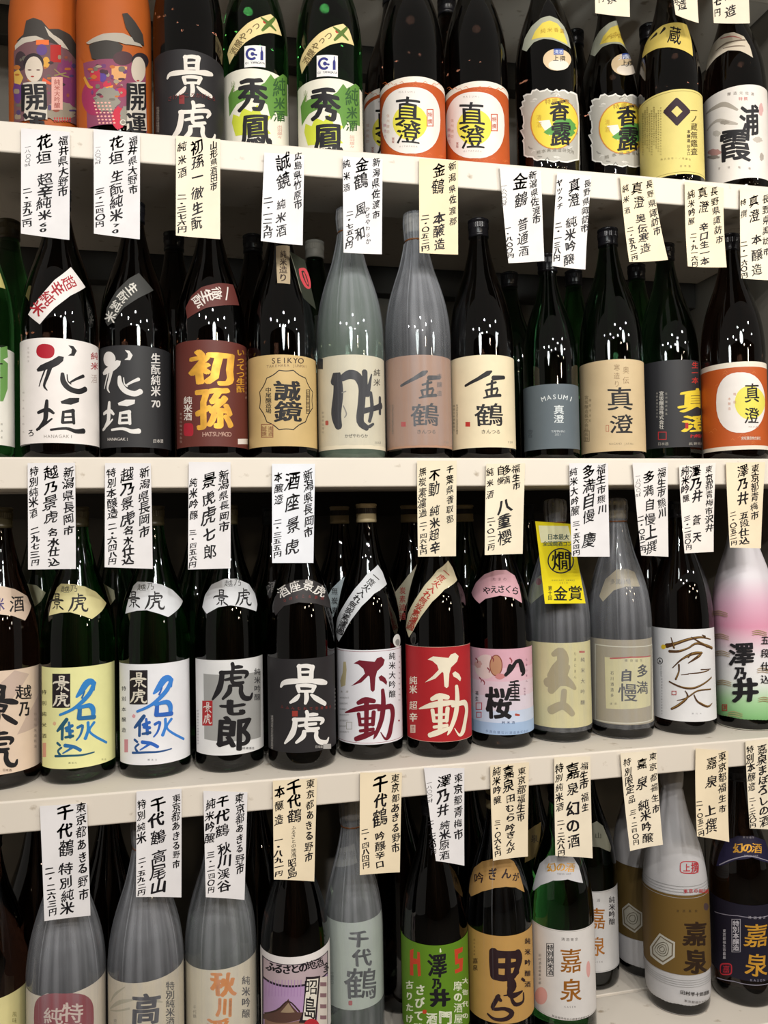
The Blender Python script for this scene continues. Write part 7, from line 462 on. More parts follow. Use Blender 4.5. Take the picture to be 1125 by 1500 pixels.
['black bottle with two large white characters and black neck band, third shelf',.1172,.0742,3,-.0988,'brown','black',.0515,.392,'std',None,[['label','black label with white brushed characters',.0004,[['G','#272527',[[-68.7,27.4],[73.3,27.4],[73.3,163.4],[-68.7,163.4]]],['S','#e3e0dc',[-2.5,153.4,6.8,-2.6,144.7,5.4,-2.1,136.1,6.1],1],['S','#e3e0dc',[-4.5,152.3,4.8,7.6,152.9,6.1,17.3,149.9,6.8],1],['S','#e3e0dc',[17.3,151,7.5,15.7,143.7,6.8,14.9,135.1,7.5],1],['S','#e3e0dc',[-1.3,144.1,3.4,14.3,143.8,4.1],0],['S','#e3e0dc',[-2.8,136.7,4.1,14.9,135.7,4.1],0],['S','#e3e0dc',[-31.8,122.2,3.4,-26.9,128.3,6.8,-13,131.1,8.2,10.6,130.8,6.1,29.8,127.6,8.9,41.4,124.2,5.5],1],['S','#e3e0dc',[-5.6,124.7,6.1,-3.1,116,5.4],0],['S','#e3e0dc',[-6.3,124.7,4.1,7.1,124.7,5.4,20.4,121.8,5.5],1],['S','#e3e0dc',[20.4,122.4,6.1,16,114.8,5.4],0],['S','#e3e0dc',[-3.1,116.6,3.4,16,115.4,4.1],0],['S','#e3e0dc',[7,115.6,6.1,7.5,105.8,6.8,5.4,98.4,4.1],1],['S','#e3e0dc',[-3.2,111.5,3.4,-8,105.8,6.8,-17,100,3.4],1],['S','#e3e0dc',[14.5,110.4,3.4,23.1,103.6,7.5,38.7,93.7,6.2],1],['S','#e3e0dc',[7.3,86.6,5.5,8.5,81.8,5.5,7.7,76.1,4.9],1],['S','#e3e0dc',[8.5,81.3,3.6,16.4,81.5,5.5,24.1,80.5,3.7],1],['S','#e3e0dc',[-12.2,75.4,6.1,3.9,75.4,5.5,26.2,74,6.1,33.9,70.3,6.1,29,65.9,3.1],1],['S','#e3e0dc',[-9.5,75.9,7.3,-11,64.5,7.9,-15.8,53,8.5,-26.5,40.5,3],1],['S','#e3e0dc',[-4.6,66.3,3.6,7,67.6,4.9,21.7,67.5,4.3],1],['S','#e3e0dc',[6.4,73.4,4.9,6.3,65.3,5.5,10.1,61.2,4.9,25.9,60.2,4.3],1],['S','#e3e0dc',[3,58.4,5.5,1.6,50.9,7.3,-8.8,42.2,3.6],1],['S','#e3e0dc',[3,58.4,3.6,14.7,58.4,4.2,21.5,56.5,6.1,21.3,48,6.7,27,40.4,7.3,39.3,37.6,6.1,44.2,42.7,3.1],1],['C','#8a3028','ふふんむれて引発着点',-30.6,93.4,49.8,87.5,5.5,-.4,.1,4.9,0],['G','#96382e',[[-14.2,80.2],[-5.9,80.2],[-5.7,88.3],[-14.1,88.3]]],['C','#a8a4a0','諸橋酒造株式会社新潟県長岡市',-52.7,76.3,-54.1,29.6,7.7,1.5,.1,3.7,0],['C','#c9c5c0','日本酒',21.5,33.9,29.8,32.5,4.3,-.7,.1,4.6,0],['G','#a8a6a4',[[32.8,29.1],[49.9,25.3],[50.1,32.4],[33,36.2]]],['C','#a8a4a0','本醸造酒新潟',73.3,108.8,70.2,80.5,8,-1.7,.3,3.2,0]],None],['neck_label','black neck band with white characters',.0005,[['G','#2e2a2b',[[-52.9,235.6],[-51.9,253.4],[-39.5,268],[-7.2,277.6],[25.6,277.9],[58.3,267.5],[80.4,242],[66.9,232],[27.8,242.3],[-2.1,245.3],[-27.7,240.1],[-43.6,225.5]]],['T','#dcd8d3','酒',-34.5,260.5,22.6,8.6,-17.4,14.5,.045,0],['T','#dcd8d3','座',-9.2,268.1,22.3,4.6,-7.8,16.2,.045,0],['T','#dcd8d3','景',17.5,268.9,23.1,-5.2,9.5,16.1,.045,0],['T','#dcd8d3','虎',44.8,260,27.6,-9.4,22.4,14.2,.045,0],['T','#8a3230','さ',-27.5,247.9,6.2,1.7,-3.1,4.6,0,0],['T','#8a3230','け',-16.3,250.9,5.9,1.4,-2.2,4.7,0,0],['T','#8a3230','ど',-5.3,253.2,5.9,1,-1.5,4.8,0,0],['T','#8a3230','こ',6.1,253.8,6.1,-.2,.3,4.9,0,0],['T','#8a3230','ろ',17.8,252.9,6.4,-.6,1.2,4.9,0,0],['T','#8a3230','景',30.2,251.2,7,-1.1,2.2,4.8,0,0],['T','#8a3230','虎',44.7,249,9,-1.3,3.4,4.7,0,0]],None]],'sake bottles on the third shelf'],
['dark bottle with a white label and two deep red characters, third shelf',.2274,.0981,3,-.1864,'brown','cream',.0515,.392,'std',None,[['label','white label with two big characters',.0004,[['G','#dcdce2',[[-69.6,24.6],[73.3,24.6],[73.3,167.4],[-69.6,167.4]]],['G','#8a3a46',[[-67.4,26.8],[71.1,26.8],[71.1,27.4],[-67.4,27.4]]],['G','#8a3a46',[[-67.4,164.6],[71.1,164.6],[71.1,165.2],[-67.4,165.2]]],['G','#8a3a46',[[-67.4,26.8],[-66.8,26.8],[-66.8,165.2],[-67.4,165.2]]],['G','#8a3a46',[[70.5,26.8],[71.1,26.8],[71.1,165.2],[70.5,165.2]]],['G','#6b1526',[[-24.4,146.9],[-15.1,152.1],[-5.2,151.2],[8.9,149.4],[12.5,154.5],[19.7,156.4],[25.6,151.1],[22.7,143.2],[12.6,134.9],[9.7,125.5],[8.1,106.5],[5.1,103.8],[1.8,106.8],[.7,127.1],[-1.2,128.8],[-11.9,118.7],[-29.9,111.8],[-16.1,122.2],[-6.5,131.9],[-8.8,139.1],[-16.5,145.4]]],['G','#6b1526',[[14.5,125.7],[19.2,128.6],[25.8,123.7],[29.1,117.1],[27.6,112.5],[21.6,117.9],[16.4,120.7]]],['S','#6b1526',[-42.6,70.2,1.9,-21.7,77.3,7.6,-6.5,80.2,9,13.1,81.9,7.1,21.3,80.4,2.4],1],['S','#6b1526',[-18.4,87,6.2,-6.3,92.1,9,7.1,89.9,6.7],1],['S','#6b1526',[-4.8,91.4,8.1,-5.3,66.4,7.1,-6.2,40.3,7.1],1],['S','#6b1526',[-17.6,70.9,6.2,-15.4,54.3,5.2],0],['S','#6b1526',[6,73.8,6.7,4.2,54.3,6.2],0],['S','#6b1526',[-14.7,63.4,3.6,4.2,64.8,3.8],0],['S','#6b1526',[-16.4,54.3,4.8,5.2,55.5,4.7],0],['S','#6b1526',[-15.8,45.2,4.8,5.1,48.1,5.2],0],['S','#6b1526',[-23.1,32.3,7.2,-8.5,37.9,8.6,7.9,43.7,4.7],1],['S','#6b1526',[20.8,106,5.7,21.7,86.3,8.1,18.4,62.8,8.1,9.3,41,5.7,4.8,32.9,1.2],1],['S','#6b1526',[13.5,77.1,5.7,33.7,79.5,8.6,38.9,68.3,9.1,35.2,50.9,8.1,30.5,36.1,8.6,23.8,31.6,3.8,16.1,42.8,1.2],1],['C','#1b191c','純米大吟醸',40.6,154.9,39,97.2,15.5,-2.2,.3,11.9,.02],['G','#b9ad86',[[-45,147.6],[-39.5,148.2],[-38.1,136.3],[-41.5,111.8],[-52.7,107.8],[-54.9,117.2],[-47.5,130.4]]],['C','#8a8478','清酒',-51.7,100.7,-38.1,102.6,6,.8,.1,3.4,0],['C','#8a8a8a','成田酒造元',-55.3,90.9,-36.2,93.6,4.9,.7,.1,2.9,0],['C','#8a8a8a','鍋店株式会社',-56.6,81.9,-38.5,84.7,3.8,.6,.1,2.9,0],['C','#8a8a8a','成田酒造元',-56.9,73.1,-41.5,75.6,4,.7,.1,2.9,0],['C','#8a8a8a','鍋店株式会社',-56.9,64.3,-36.4,67.7,4.2,.7,.1,2.9,0],['C','#8a8a8a','成田酒造元',-57.1,55.5,-39.4,58.6,4.6,.8,.1,2.9,0],['C','#8a8a8a','鍋店株式会社',-58.4,46.5,-41.9,49.6,3.5,.6,.1,2.9,0],['C','#8a8a8a','成田酒造元',-57.4,38,-37.4,41.6,5.1,.9,.1,2.9,0],['G','#9a9a90',[[-40.8,55.3],[-29,56.8],[-29,57.5],[-40.8,56]]],['G','#9a9a90',[[-41,44.9],[-29.3,46.5],[-29.2,47.2],[-41,45.6]]],['G','#9a9a90',[[-41,44.9],[-40,45.1],[-39.7,56.2],[-40.8,56]]],['G','#9a9a90',[[-30.1,46.4],[-29.3,46.5],[-29,57.5],[-29.9,57.4]]],['C','#5a4a50','千葉県香取郡神崎町',61.6,151.4,58.1,84.6,7.7,-1.4,.1,2.4,0],['E','#8a2a36',55.1,53.5,2.9,-.6,-.1,-1.4,2]],None],['neck_label','diagonal neck band with brush writing',.0005,[['G','#d3d6da',[[-80.2,190.5],[-66.5,212.9],[-48.1,232.9],[-26.7,259.4],[-1.6,281.4],[31.2,295.6],[40.9,284.1],[44.8,265.2],[11.7,251.8],[-10.4,234],[-29.1,211.8],[-45.4,188.6],[-57.8,177.2]]],['T','#1b191c','一',19.6,276.9,12.9,-8.9,14.3,8,.03,0],['T','#1b191c','度',7.4,269.2,12.3,-8.6,11.5,8.2,.03,0],['T','#1b191c','火',-2.6,261.2,12.5,-8.2,9.6,8.6,.03,0],['T','#1b191c','入',-11.4,252.9,12.7,-7.9,8.7,8.7,.03,0],['T','#1b191c','れ',-19.4,244.5,13,-7.6,8.3,8.9,.03,0],['T','#1b191c','無',-27,235.7,14.2,-6.8,7.7,9.5,.03,0],['T','#1b191c','炭',-33.7,226.2,16,-5.2,6.4,10.3,.03,0],['T','#1b191c','素',-39.9,216.1,17.7,-4.4,6.5,10.7,.03,0],['T','#1b191c','濾',-45.9,205.7,20.2,-3.4,6.7,11.1,.03,0],['T','#1b191c','過',-53.2,194.9,25.6,-2.4,9,11.6,.03,0]],None],['seal_sticker','small white oval sticker',.0007,[['E','#d5d5d2',54.6,177.2,12.1,-1.6,-.4,-10.1,2],['E','#8a8a88',55.3,174.4,7.2,-1,-.2,-5.2,2]],None]],'sake bottles on the third shelf'],
['dark bottle with a red label and two big cream characters, third shelf',.3358,.0808,3,-.2754,'brown','cream',.0515,.392,'std',None,[['label','red label with two big characters',.0004,[['G','#a82127',[[-69.6,24.9],[73.3,24.9],[73.3,169.1],[-69.6,169.1]]],['G','#d9b0a0',[[-69.6,24.9],[73.3,24.9],[73.3,25.4],[-69.6,25.4]]],['G','#d9b0a0',[[-69.6,168.6],[73.3,168.6],[73.3,169.1],[-69.6,169.1]]],['G','#d9b0a0',[[-69.6,24.9],[-69.1,24.9],[-69.1,169.1],[-69.6,169.1]]],['G','#d9b0a0',[[72.8,24.9],[73.3,24.9],[73.3,169.1],[72.8,169.1]]],['G','#e6dcc6',[[-16,149.9],[-7.1,155],[2.6,154],[17,152],[20.8,157.1],[28.6,158.9],[35.1,153.4],[31.8,145.5],[20.8,137.4],[17.7,128],[16,108.9],[12.9,106.2],[9.5,109.2],[8.4,129.6],[6.5,131.4],[-4.2,121.4],[-21.2,114.7],[-8.3,125],[1.2,134.6],[-1.1,141.8],[-8.5,148.2]]],['G','#e6dcc6',[[22.8,128.1],[27.9,131],[35.3,125.9],[39.1,119.1],[37.2,114.5],[30.5,120.1],[24.8,123.1]]],['S','#e6dcc6',[-32.4,73.4,1.9,-13.7,79.9,7.7,1.1,82.7,9.1,21.2,84.1,7.2,30.1,82.4,2.4],1],['S','#e6dcc6',[-10.5,89.7,6.2,1.4,94.6,9.1,14.9,92.2,6.7],1],['S','#e6dcc6',[2.8,93.9,8.1,2.3,68.8,7.2,1.3,42.5,7.2],1],['S','#e6dcc6',[-9.8,73.4,6.2,-7.7,56.7,5.3],0],['S','#e6dcc6',[13.8,76,6.7,11.8,56.5,6.2],0],['S','#e6dcc6',[-7,65.8,3.6,11.8,67,3.8],0],['S','#e6dcc6',[-8.7,56.7,4.8,12.9,57.6,4.8],0],['S','#e6dcc6',[-8.1,47.6,4.8,12.7,50.2,5.2],0],['S','#e6dcc6',[-15.1,34.8,7.2,-1,40.1,8.6,15.6,45.7,4.8],1],['S','#e6dcc6',[29.6,108.2,5.8,30.6,88.3,8.2,26.8,64.8,8.1,17.1,43,5.7,12.4,35,1.2],1],['S','#e6dcc6',[21.6,79.2,5.7,44.4,81.1,8.7,51.1,69.4,9.2,46.1,52.2,8.2,40.4,37.5,8.6,32.7,33.3,3.8,24.3,44.7,1.2],1],['C','#e3d9c8','純米',-44.9,115.2,-45.4,101.1,20.1,2.9,.4,13.7,.03],['C','#e3d9c8','超辛',-46.2,76.3,-46.7,58,21.7,3.8,.5,14.3,.03],['G','#d9c0b0',[[-55,32.5],[-41.3,35.3],[-41,47.5],[-54.5,44.9]]],['C','#a3262a','鍋店',-47.2,42.8,-47.4,37.7,8.5,1.7,.2,5.2,0]],None],['neck_label','diagonal neck band with brush writing',.0005,[['G','#d2c8a8',[[-66.4,195.3],[-60.3,216.8],[-44.7,236.6],[-23.7,263.2],[2.6,285.3],[39.8,299.7],[50.4,288],[53.5,269],[15.3,255.6],[-7.7,237.7],[-26.4,215.3],[-42.1,192],[-53,180.8]]],['T','#b03a2e','一',24.9,280.9,13.6,-9,16.1,8.1,.03,0],['T','#b03a2e','度',11.5,273.1,12.6,-8.7,12.4,8.3,.03,0],['T','#b03a2e','火',.7,265,12.6,-8.2,10.1,8.6,.03,0],['T','#b03a2e','入',-8.4,256.7,12.7,-8,9.1,8.8,.03,0],['T','#b03a2e','れ',-16.7,248.2,13.1,-7.7,8.4,9,.03,0],['T','#b03a2e','無',-24.3,239.3,14,-6.8,7.7,9.6,.03,0],['T','#b03a2e','炭',-31,229.8,15.7,-5.3,6.2,10.3,.03,0],['T','#b03a2e','素',-36.9,219.7,16.9,-4.5,6.3,10.8,.03,0],['T','#b03a2e','濾',-42.6,209.2,19,-3.5,6,11.1,.03,0],['T','#b03a2e','過',-49.2,198.4,22.3,-2.8,7.9,11.5,.03,0]],None]],'sake bottles on the third shelf'],
['dark bottle with a pink and pale blue floral label, third shelf',.4473,.0988,3,-.355,'brown','cream',.0515,.392,'std',None,[['label','pink to pale blue label with flowers',.0004,[['G','#d3a3b2',[[-92,23],[80.6,23],[80.6,157.9],[-92,157.9]]],['G','#d9b3c0',[[-92,23],[80.6,23],[80.6,128.3],[-92,128.3]]],['G','#d6bfca',[[-92,23],[80.6,23],[80.6,106.7],[-92,106.7]]],['G','#d3c8d4',[[-92,23],[80.6,23],[80.6,83.7],[-92,83.7]]],['G','#c0cbe0',[[-92,23],[80.6,23],[80.6,60.8],[-92,60.8]]],['G','#9cb4d4',[[-92,23],[80.6,23],[80.6,41.9],[-92,41.9]]],['G','#d9c3c0',[[-5.9,130.3],[-6.4,126.1],[-7.8,122],[-10,118.3],[-12.9,115.1],[-16.4,112.6],[-20.3,110.9],[-24.6,110.1],[-29.1,110.1],[-33.6,111],[-38,112.8],[-41.8,115.4],[-44.9,118.6],[-46.9,122.5],[-47.5,126.7],[-46.6,131.2],[-44.3,135.6],[-41,139.7],[-37.1,143.2],[-32.7,145.9],[-28.1,147.8],[-23.7,148.6],[-19.4,148.4],[-15.5,147.2],[-12.2,145.1],[-9.4,142.2],[-7.4,138.6],[-6.2,134.6]]],['E','#b8886a',-6.6,132.2,9.7,.3,-.4,-16.1,2],['S','#8a4a3a',[3,132.4,1.5,2.6,128.2,1.5,1.5,124.3,1.5,-.1,121,1.5,-2.1,118.4,1.5,-4.5,116.8,1.5,-7,116.2,1.5,-9.5,116.6,1.5,-11.8,118.1,1.5,-13.8,120.6,1.5,-15.4,123.8,1.5,-16.3,127.6,1.5,-16.5,131.8,1.5,-16.1,136,1.5,-15,139.9,1.5,-13.3,143.3,1.5,-11.2,146,1.5,-8.8,147.7,1.5,-6.3,148.3,1.5,-3.8,147.8,1.5,-1.5,146.2,1.5,.4,143.7,1.5,1.9,140.4,1.5,2.8,136.5,1.5,3,132.4,1.5],1],['G','#c79a96',[[-30.1,132.7],[-33.2,130.1],[-33.5,127],[-36.8,126.4],[-40.4,125.2],[-43.7,126.9],[-45.6,128.3],[-47.5,130.6],[-47.1,133.4],[-43.1,135.6],[-39.7,136.5],[-36.6,137.6],[-34,137.9],[-31.9,135.2]]],['G','#c47f80',[[8.1,115.1],[6.4,113.4],[3.3,111.4],[1.1,110.3],[-2.2,110.2],[-4.9,111.1],[-8.1,113.1],[-8.3,115],[-6.5,117.1],[-5.8,118.3],[-2.3,119.9],[1.6,119.4],[3.6,119.2],[7.4,117.1]]],['S','#8a3a44',[-43.8,140.8,2.3,-39.3,137.5,1.9,-40.6,133.4,1.2],1],['S','#8a3a44',[-13.4,145.4,2.3,-10.3,141.7,1.9,-11.2,137.8,1.1],1],['S','#8a3a44',[-20.8,127.7,2.3,-17.5,124.1,1.9,-18.4,120.2,1.2],1],['S','#8a3a44',[-36.4,110.7,2.3,-32.5,107.3,1.9,-33.6,103.3,1.2],1],['S','#8a3a44',[-30.1,107.6,2.3,-26.6,104.1,1.9,-27.6,100.2,1.2],1],['S','#8a3a44',[15.8,143.5,2.3,18.9,139.5,1.9,18,135.8,1.1],1],['S','#1b191c',[26.1,137.2,5.3,17.4,126.2,6.9,8,117,5.3],1],['S','#1b191c',[32.1,136.7,3.8,38.7,122.6,10],0],['S','#1b191c',[9.8,117,3,13.9,124.5,7.6,15.7,132.1,6.1],1],['S','#1b191c',[25.4,137.2,5.3,34.7,137.2,6.9,41.1,120.4,7.7,36.6,115.1,3.1],1],['T','#1b191c','重',22.8,92.5,20,-1.5,.8,32.4,.045,1],['T','#1b191c','桜',-4.3,72.8,44.3,1.4,1.2,52.6,.07,1],['C','#4a5a80','純米酒',3,42.9,18.8,42.3,5.2,-.2,.1,4.6,.01],['C','#5a6a90','多満自慢石川酒造株式会社',-24.1,27.7,46.2,25.5,5.1,-.1,.1,4.6,0],['S','#a84a3a',[23.3,54.2,3.8,29.9,52.8,3],0],['C','#7a4a60','たまじまん',49.1,138.3,47.7,104.5,6.2,-.9,.2,3.9,0],['C','#7a4a60','純米酒',42.4,93,42.1,84,4.6,-.6,.1,3.4,0],['T','#1b191c','福',-43.3,85,7.3,1.2,.2,7,.02,1],['T','#1b191c','生',-43.6,76,7.3,1.2,.3,7.8,.02,1],['G','#b03a46',[[-46.3,68.2],[-32.1,70.4],[-32,71.6],[-46.3,69.3]]],['G','#b03a46',[[-46.7,57.6],[-32.4,60],[-32.3,61.1],[-46.7,58.8]]],['G','#b03a46',[[-46.7,57.6],[-44.8,58],[-44.4,69.7],[-46.3,69.3]]],['G','#b03a46',[[-33.8,59.8],[-32.4,60],[-32,71.6],[-33.5,71.4]]],['G','#b03a46',[[-45.6,53.5],[-33.5,55.6],[-33.4,56.7],[-45.5,54.7]]],['G','#b03a46',[[-45.9,45.3],[-33.7,47.5],[-33.6,48.6],[-45.8,46.5]]],['G','#b03a46',[[-45.9,45.3],[-44,45.7],[-43.7,55.1],[-45.5,54.7]]],['G','#b03a46',[[-35.2,47.2],[-33.7,47.5],[-33.4,56.7],[-34.9,56.5]]]],None],['neck_label','pink neck band with kana',.0005,[['G','#d0a0aa',[[-69,244.2],[-56.8,260.6],[-33.8,274.9],[-6.7,281.6],[20.3,281.7],[40.9,272.3],[46.2,254.7],[45.4,228.5],[25.2,238.4],[2.8,242],[-24.1,236.8],[-36.1,228.7]]],['T','#1b191c','や',-22.9,249.2,16.3,3.6,-5.9,12.4,.03,0],['T','#1b191c','え',-8.7,251.5,15.8,1.7,-2.4,12.8,.03,0],['T','#1b191c','さ',5.1,252.2,15.8,-.2,.8,12.9,.03,0],['T','#1b191c','く',19.1,251.2,16.4,-2.1,4.2,12.7,.03,0],['T','#1b191c','ら',34.1,248.5,18.1,-4.1,8.4,12.2,.03,0],['C','#6a3a44','たまの',-8.5,267.5,14.1,267.3,8,-.1,.3,5.3,0]],None]],'sake bottles on the third shelf'],
['film-wrapped bottle with a yellowish label and a hanging yellow award card, third shelf',.5545,.1066,3,-.4284,'darkgreen','black',.0515,.392,'std',(17,'film',352,True),[['label','yellowish label with blurred brush figure',.0004,[['G','#d8cd98',[[-73.3,24.5],[78.8,24.5],[78.8,161.3],[-73.3,161.3]]],['S','#a89a72',[-8.7,142.6,7.9,3.1,146.8,15.7,6.6,131.2,19.5,-5.4,119.2,15.7,-15.7,106.9,9.4],1],['S','#a89a72',[14.3,123.2,9.4,2.1,107.7,19.5,-14.2,83.5,11.8],1],['S','#a89a72',[-20.1,96.7,15.8,9.7,99.9,15.6,25.9,87.5,6.2],1],['S','#a89a72',[7.4,84.3,9.4,4.8,60.9,9.4],0],['S','#a89a72',[-15,52,14.1,4.8,60.9,13.3,20.5,46.9,9.3],1],['S','#a89a72',[-5.3,123.1,11.8,13.7,99.8,11.7],0],['C','#6a6048','純米大吟醸',43.5,132.2,40.9,63.3,10.5,-1.3,.3,7.9,.01],['C','#7a6f50','たまじまん',27.5,143.4,26.5,105.8,5.4,-.4,.2,5.3,0],['G','#b8402e',[[35.7,144.3],[49.1,143],[49.2,146.1],[35.8,147.4]]]],None],['neck_label','pale green neck label',.0005,[['G','#b9bd98',[[-80.5,230.7],[-69.5,251.9],[-41.4,269.2],[-7.8,273.6],[-2.8,236.6],[-25.9,240.1],[-54.4,221.8]]],['E','#b8585a',-41.6,259.2,8.8,.3,1.7,-5.5,2]],None]],'sake bottles on the third shelf'],
['film-wrapped bottle with a grey-tan label holding a small cream panel, third shelf',.6616,.0957,3,-.5027,'brown','cream',.0515,.392,'std',(15,'film',352,True),[['label','grey-tan label with a cream panel',.0004,[['G','#a59a84',[[-77,24.5],[78.8,24.5],[78.8,162.7],[-77,162.7]]],['G','#d9d4c2',[[-45.9,151.5],[80.4,149.3],[80.4,150.9],[-45.9,153.2]]],['G','#d9d4c2',[[-51.4,25.6],[65,27.5],[65.1,29.1],[-51.4,27.2]]],['G','#d9d4c2',[[-51.4,25.6],[-48.6,26.2],[-43.4,153.5],[-45.9,153.2]]],['G','#d9d4c2',[[60.4,28.4],[65,27.5],[80.4,150.9],[73.5,151.8]]],['G','#d9d0a2',[[-25.8,133.3],[61.7,133.3],[56.3,52.3],[-25.6,48.8]]],['S','#b53a36',[-16.1,131.8,2,17.3,134.7,2.4,61.7,132.9,1.6],0],['T','#3c3a3c','自',9.3,105.2,15.6,0,.5,20.5,.06,1],['T','#3c3a3c','慢',11.3,77,30.6,-.1,.8,29.5,.05,1],['T','#3c3a3c','多',38.8,111.1,22.4,-2.1,.8,21.7,.05,1],['T','#3c3a3c','満',37.5,84.1,24.5,-2.4,.7,20.5,.05,1],['C','#4a463c','石川酒造多',-13.5,108,-14.4,71.4,5.6,.5,.2,6.2,.01],['C','#6a6450','東京福生',9.3,129.2,35.6,128.2,5.6,-.2,.1,4.7,0],['C','#6a6450','清酒',-16.5,57.5,-9.5,58.2,4,.4,.1,3.6,0]],None],['neck_label','tan neck band',.0005,[['G','#b3a582',[[-36.8,232.6],[-27.1,260.9],[-3.5,277],[22.8,277.9],[41.2,272.3],[46.9,248.3],[14.7,249.3],[-8.2,243.4],[-28,224.2]]],['C','#5a5448','多満自慢',-10.6,257.2,20.6,257,10.8,0,.6,9.4,.01]],None]],'sake bottles on the third shelf'],
['dark bottle with white label of thin twig-like strokes, third shelf',.777,.0914,3,-.575,'brown','black',.0515,.392,'std',None,[['label','white label with twig-like strokes',.0004,[['G','#dcdcde',[[-67.8,22.8],[73.3,22.8],[73.3,175.6],[-67.8,175.6]]],['S','#4a2f16',[-26,146.3,8,-12.9,150.1,5.8,9.8,158.7,4.7,31.6,161.7,3.7,53.6,156.6,1.6],1],['S','#8a6a34',[-12.4,150.9,2,10.4,159.5,1.6,32.2,162.4,1.3,54.7,157.3,.5],1],['S','#4a2f16',[-21.2,137.5,4.8,-5.6,138.7,4.2,9.4,144.4,3.1,25.4,152,4.2,58.1,141.6,5.2],1],['S','#8a6a34',[-5.1,139.5,1.5,10,145.2,1.1,26,152.8,1.5,59.4,142.3,1.8],1],['S','#4a2f16',[-17.8,161.5,1.1,-15.4,152.5,2.6,-13.1,143.5,3.2],1],['S','#8a6a34',[-14.9,153.3,.9,-12.6,144.3,1.1],0],['S','#4a2f16',[15,162.6,1.6,28.3,154,3.1,44.4,145.6,4.7],1],['S','#8a6a34',[28.9,154.7,1.1,45.2,146.4,1.6],0],['S','#4a2f16',[33.2,166,1,39.6,162.2,4.2],0],['S','#4a2f16',[-16.6,110.3,1.6,-1,125.8,3.1,16.8,135.2,5.2,32.2,136,4.2],1],['S','#8a6a34',[-.5,126.6,1.1,17.4,136,1.8,32.8,136.8,1.5],1],['S','#4a2f16',[8.7,119.6,1.6,24.7,129.9,4.7,30.6,133.5,2.6],1],['S','#8a6a34',[25.3,130.6,1.6,31.2,134.3,.9],0],['S','#4a2f16',[-6.2,116.4,3.1,-6.6,104.6,2.6,-12,91.6,3.2],1],['S','#8a6a34',[-6,105.4,.9,-11.4,92.5,1.1],0],['S','#4a2f16',[-3,99.6,1.3,8.2,101.4,2.1],0],['S','#4a2f16',[8.3,102.1,1.3,29.6,103.6,2.3,46.6,106.2,1.8],1],['S','#8a6a34',[30.2,104.3,.8,47.4,106.9,.6],0],['S','#4a2f16',[29.8,108.5,2.1,51,107.8,1.3],0],['S','#4a2f16',[-22.7,86.8,2.6,-4.7,79.9,3.1,12.6,78,3.6,28.9,82.8,3.1,52.6,93.7,2.6],1],['S','#8a6a34',[-4.2,80.7,1.1,13.1,78.8,1.3,29.5,83.5,1.1,53.6,94.3,.9],1],['S','#4a2f16',[-10.4,56.7,1.3,4.7,62.2,2.3,23,74,2.6,49.3,74.5,2.6],1],['S','#8a6a34',[5.2,63,.8,23.6,74.7,.9,50.2,75.1,.9],1],['S','#4a2f16',[2.5,73.8,1.3,5.9,63.5,3.1,-8.1,49.6,4.2,-20,41.7,3.7],1],['S','#8a6a34',[6.5,64.3,1.1,-7.6,50.5,1.5,-19.4,42.6,1.3],1],['S','#4a2f16',[16.2,67.6,1.6,22.4,55.8,3.1,40.3,46.8,3.6,51.7,50.6,1.6],1],['S','#8a6a34',[23,56.5,1.1,41,47.5,1.3,52.7,51.2,.5],1],['S','#4a2f16',[14.3,136.6,2.1,9,128.7,2.1],0],['E','#d9b92e',-32.1,143.8,4.7,.5,-.1,-4,2],['S','#1b191c',[-34.5,119.7,1.3,-34.8,118.3,1.3,-35.4,117,1.3,-36.3,115.9,1.3,-37.5,114.9,1.3,-39,114.2,1.3,-40.6,113.8,1.3,-42.2,113.7,1.3,-43.8,114,1.3,-45.2,114.6,1.3,-46.2,115.5,1.3,-46.9,116.6,1.3,-47.1,117.9,1.3,-46.8,119.2,1.3,-46,120.6,1.3,-44.9,121.8,1.3,-43.4,122.8,1.3,-41.8,123.6,1.3,-40.2,124,1.3,-38.6,124,1.3,-37.2,123.7,1.3,-36.1,123,1.3,-35.2,122.1,1.3,-34.7,120.9,1.3,-34.5,119.7,1.3],1],['T','#1b191c','人',-40.4,118.6,7.4,1,.2,5.9,.08,1],['G','#a83a3a',[[-19.1,70.9],[-11.3,71.8],[-11.2,72.8],[-19.1,72]]],['G','#a83a3a',[[-19.3,64.9],[-11.4,65.8],[-11.4,66.8],[-19.3,65.9]]],['G','#a83a3a',[[-19.3,64.9],[-18.2,65],[-18,72.1],[-19.1,72]]],['G','#a83a3a',[[-12.5,65.7],[-11.4,65.8],[-11.2,72.8],[-12.3,72.7]]],['C','#a8a8aa','純米吟醸東京',-37.9,110.2,-38.5,94.6,4.9,.7,.1,3.2,0],['C','#8a8a8c','小澤酒造株式会社東京都青梅市',-37.1,93.5,-39.4,30.2,3.2,.6,.1,2.7,0],['C','#9a9a9c','澤乃井',13.3,36.4,26.7,36.1,3.5,-.1,.1,3.1,0]],None]],'sake bottles on the third shelf'],
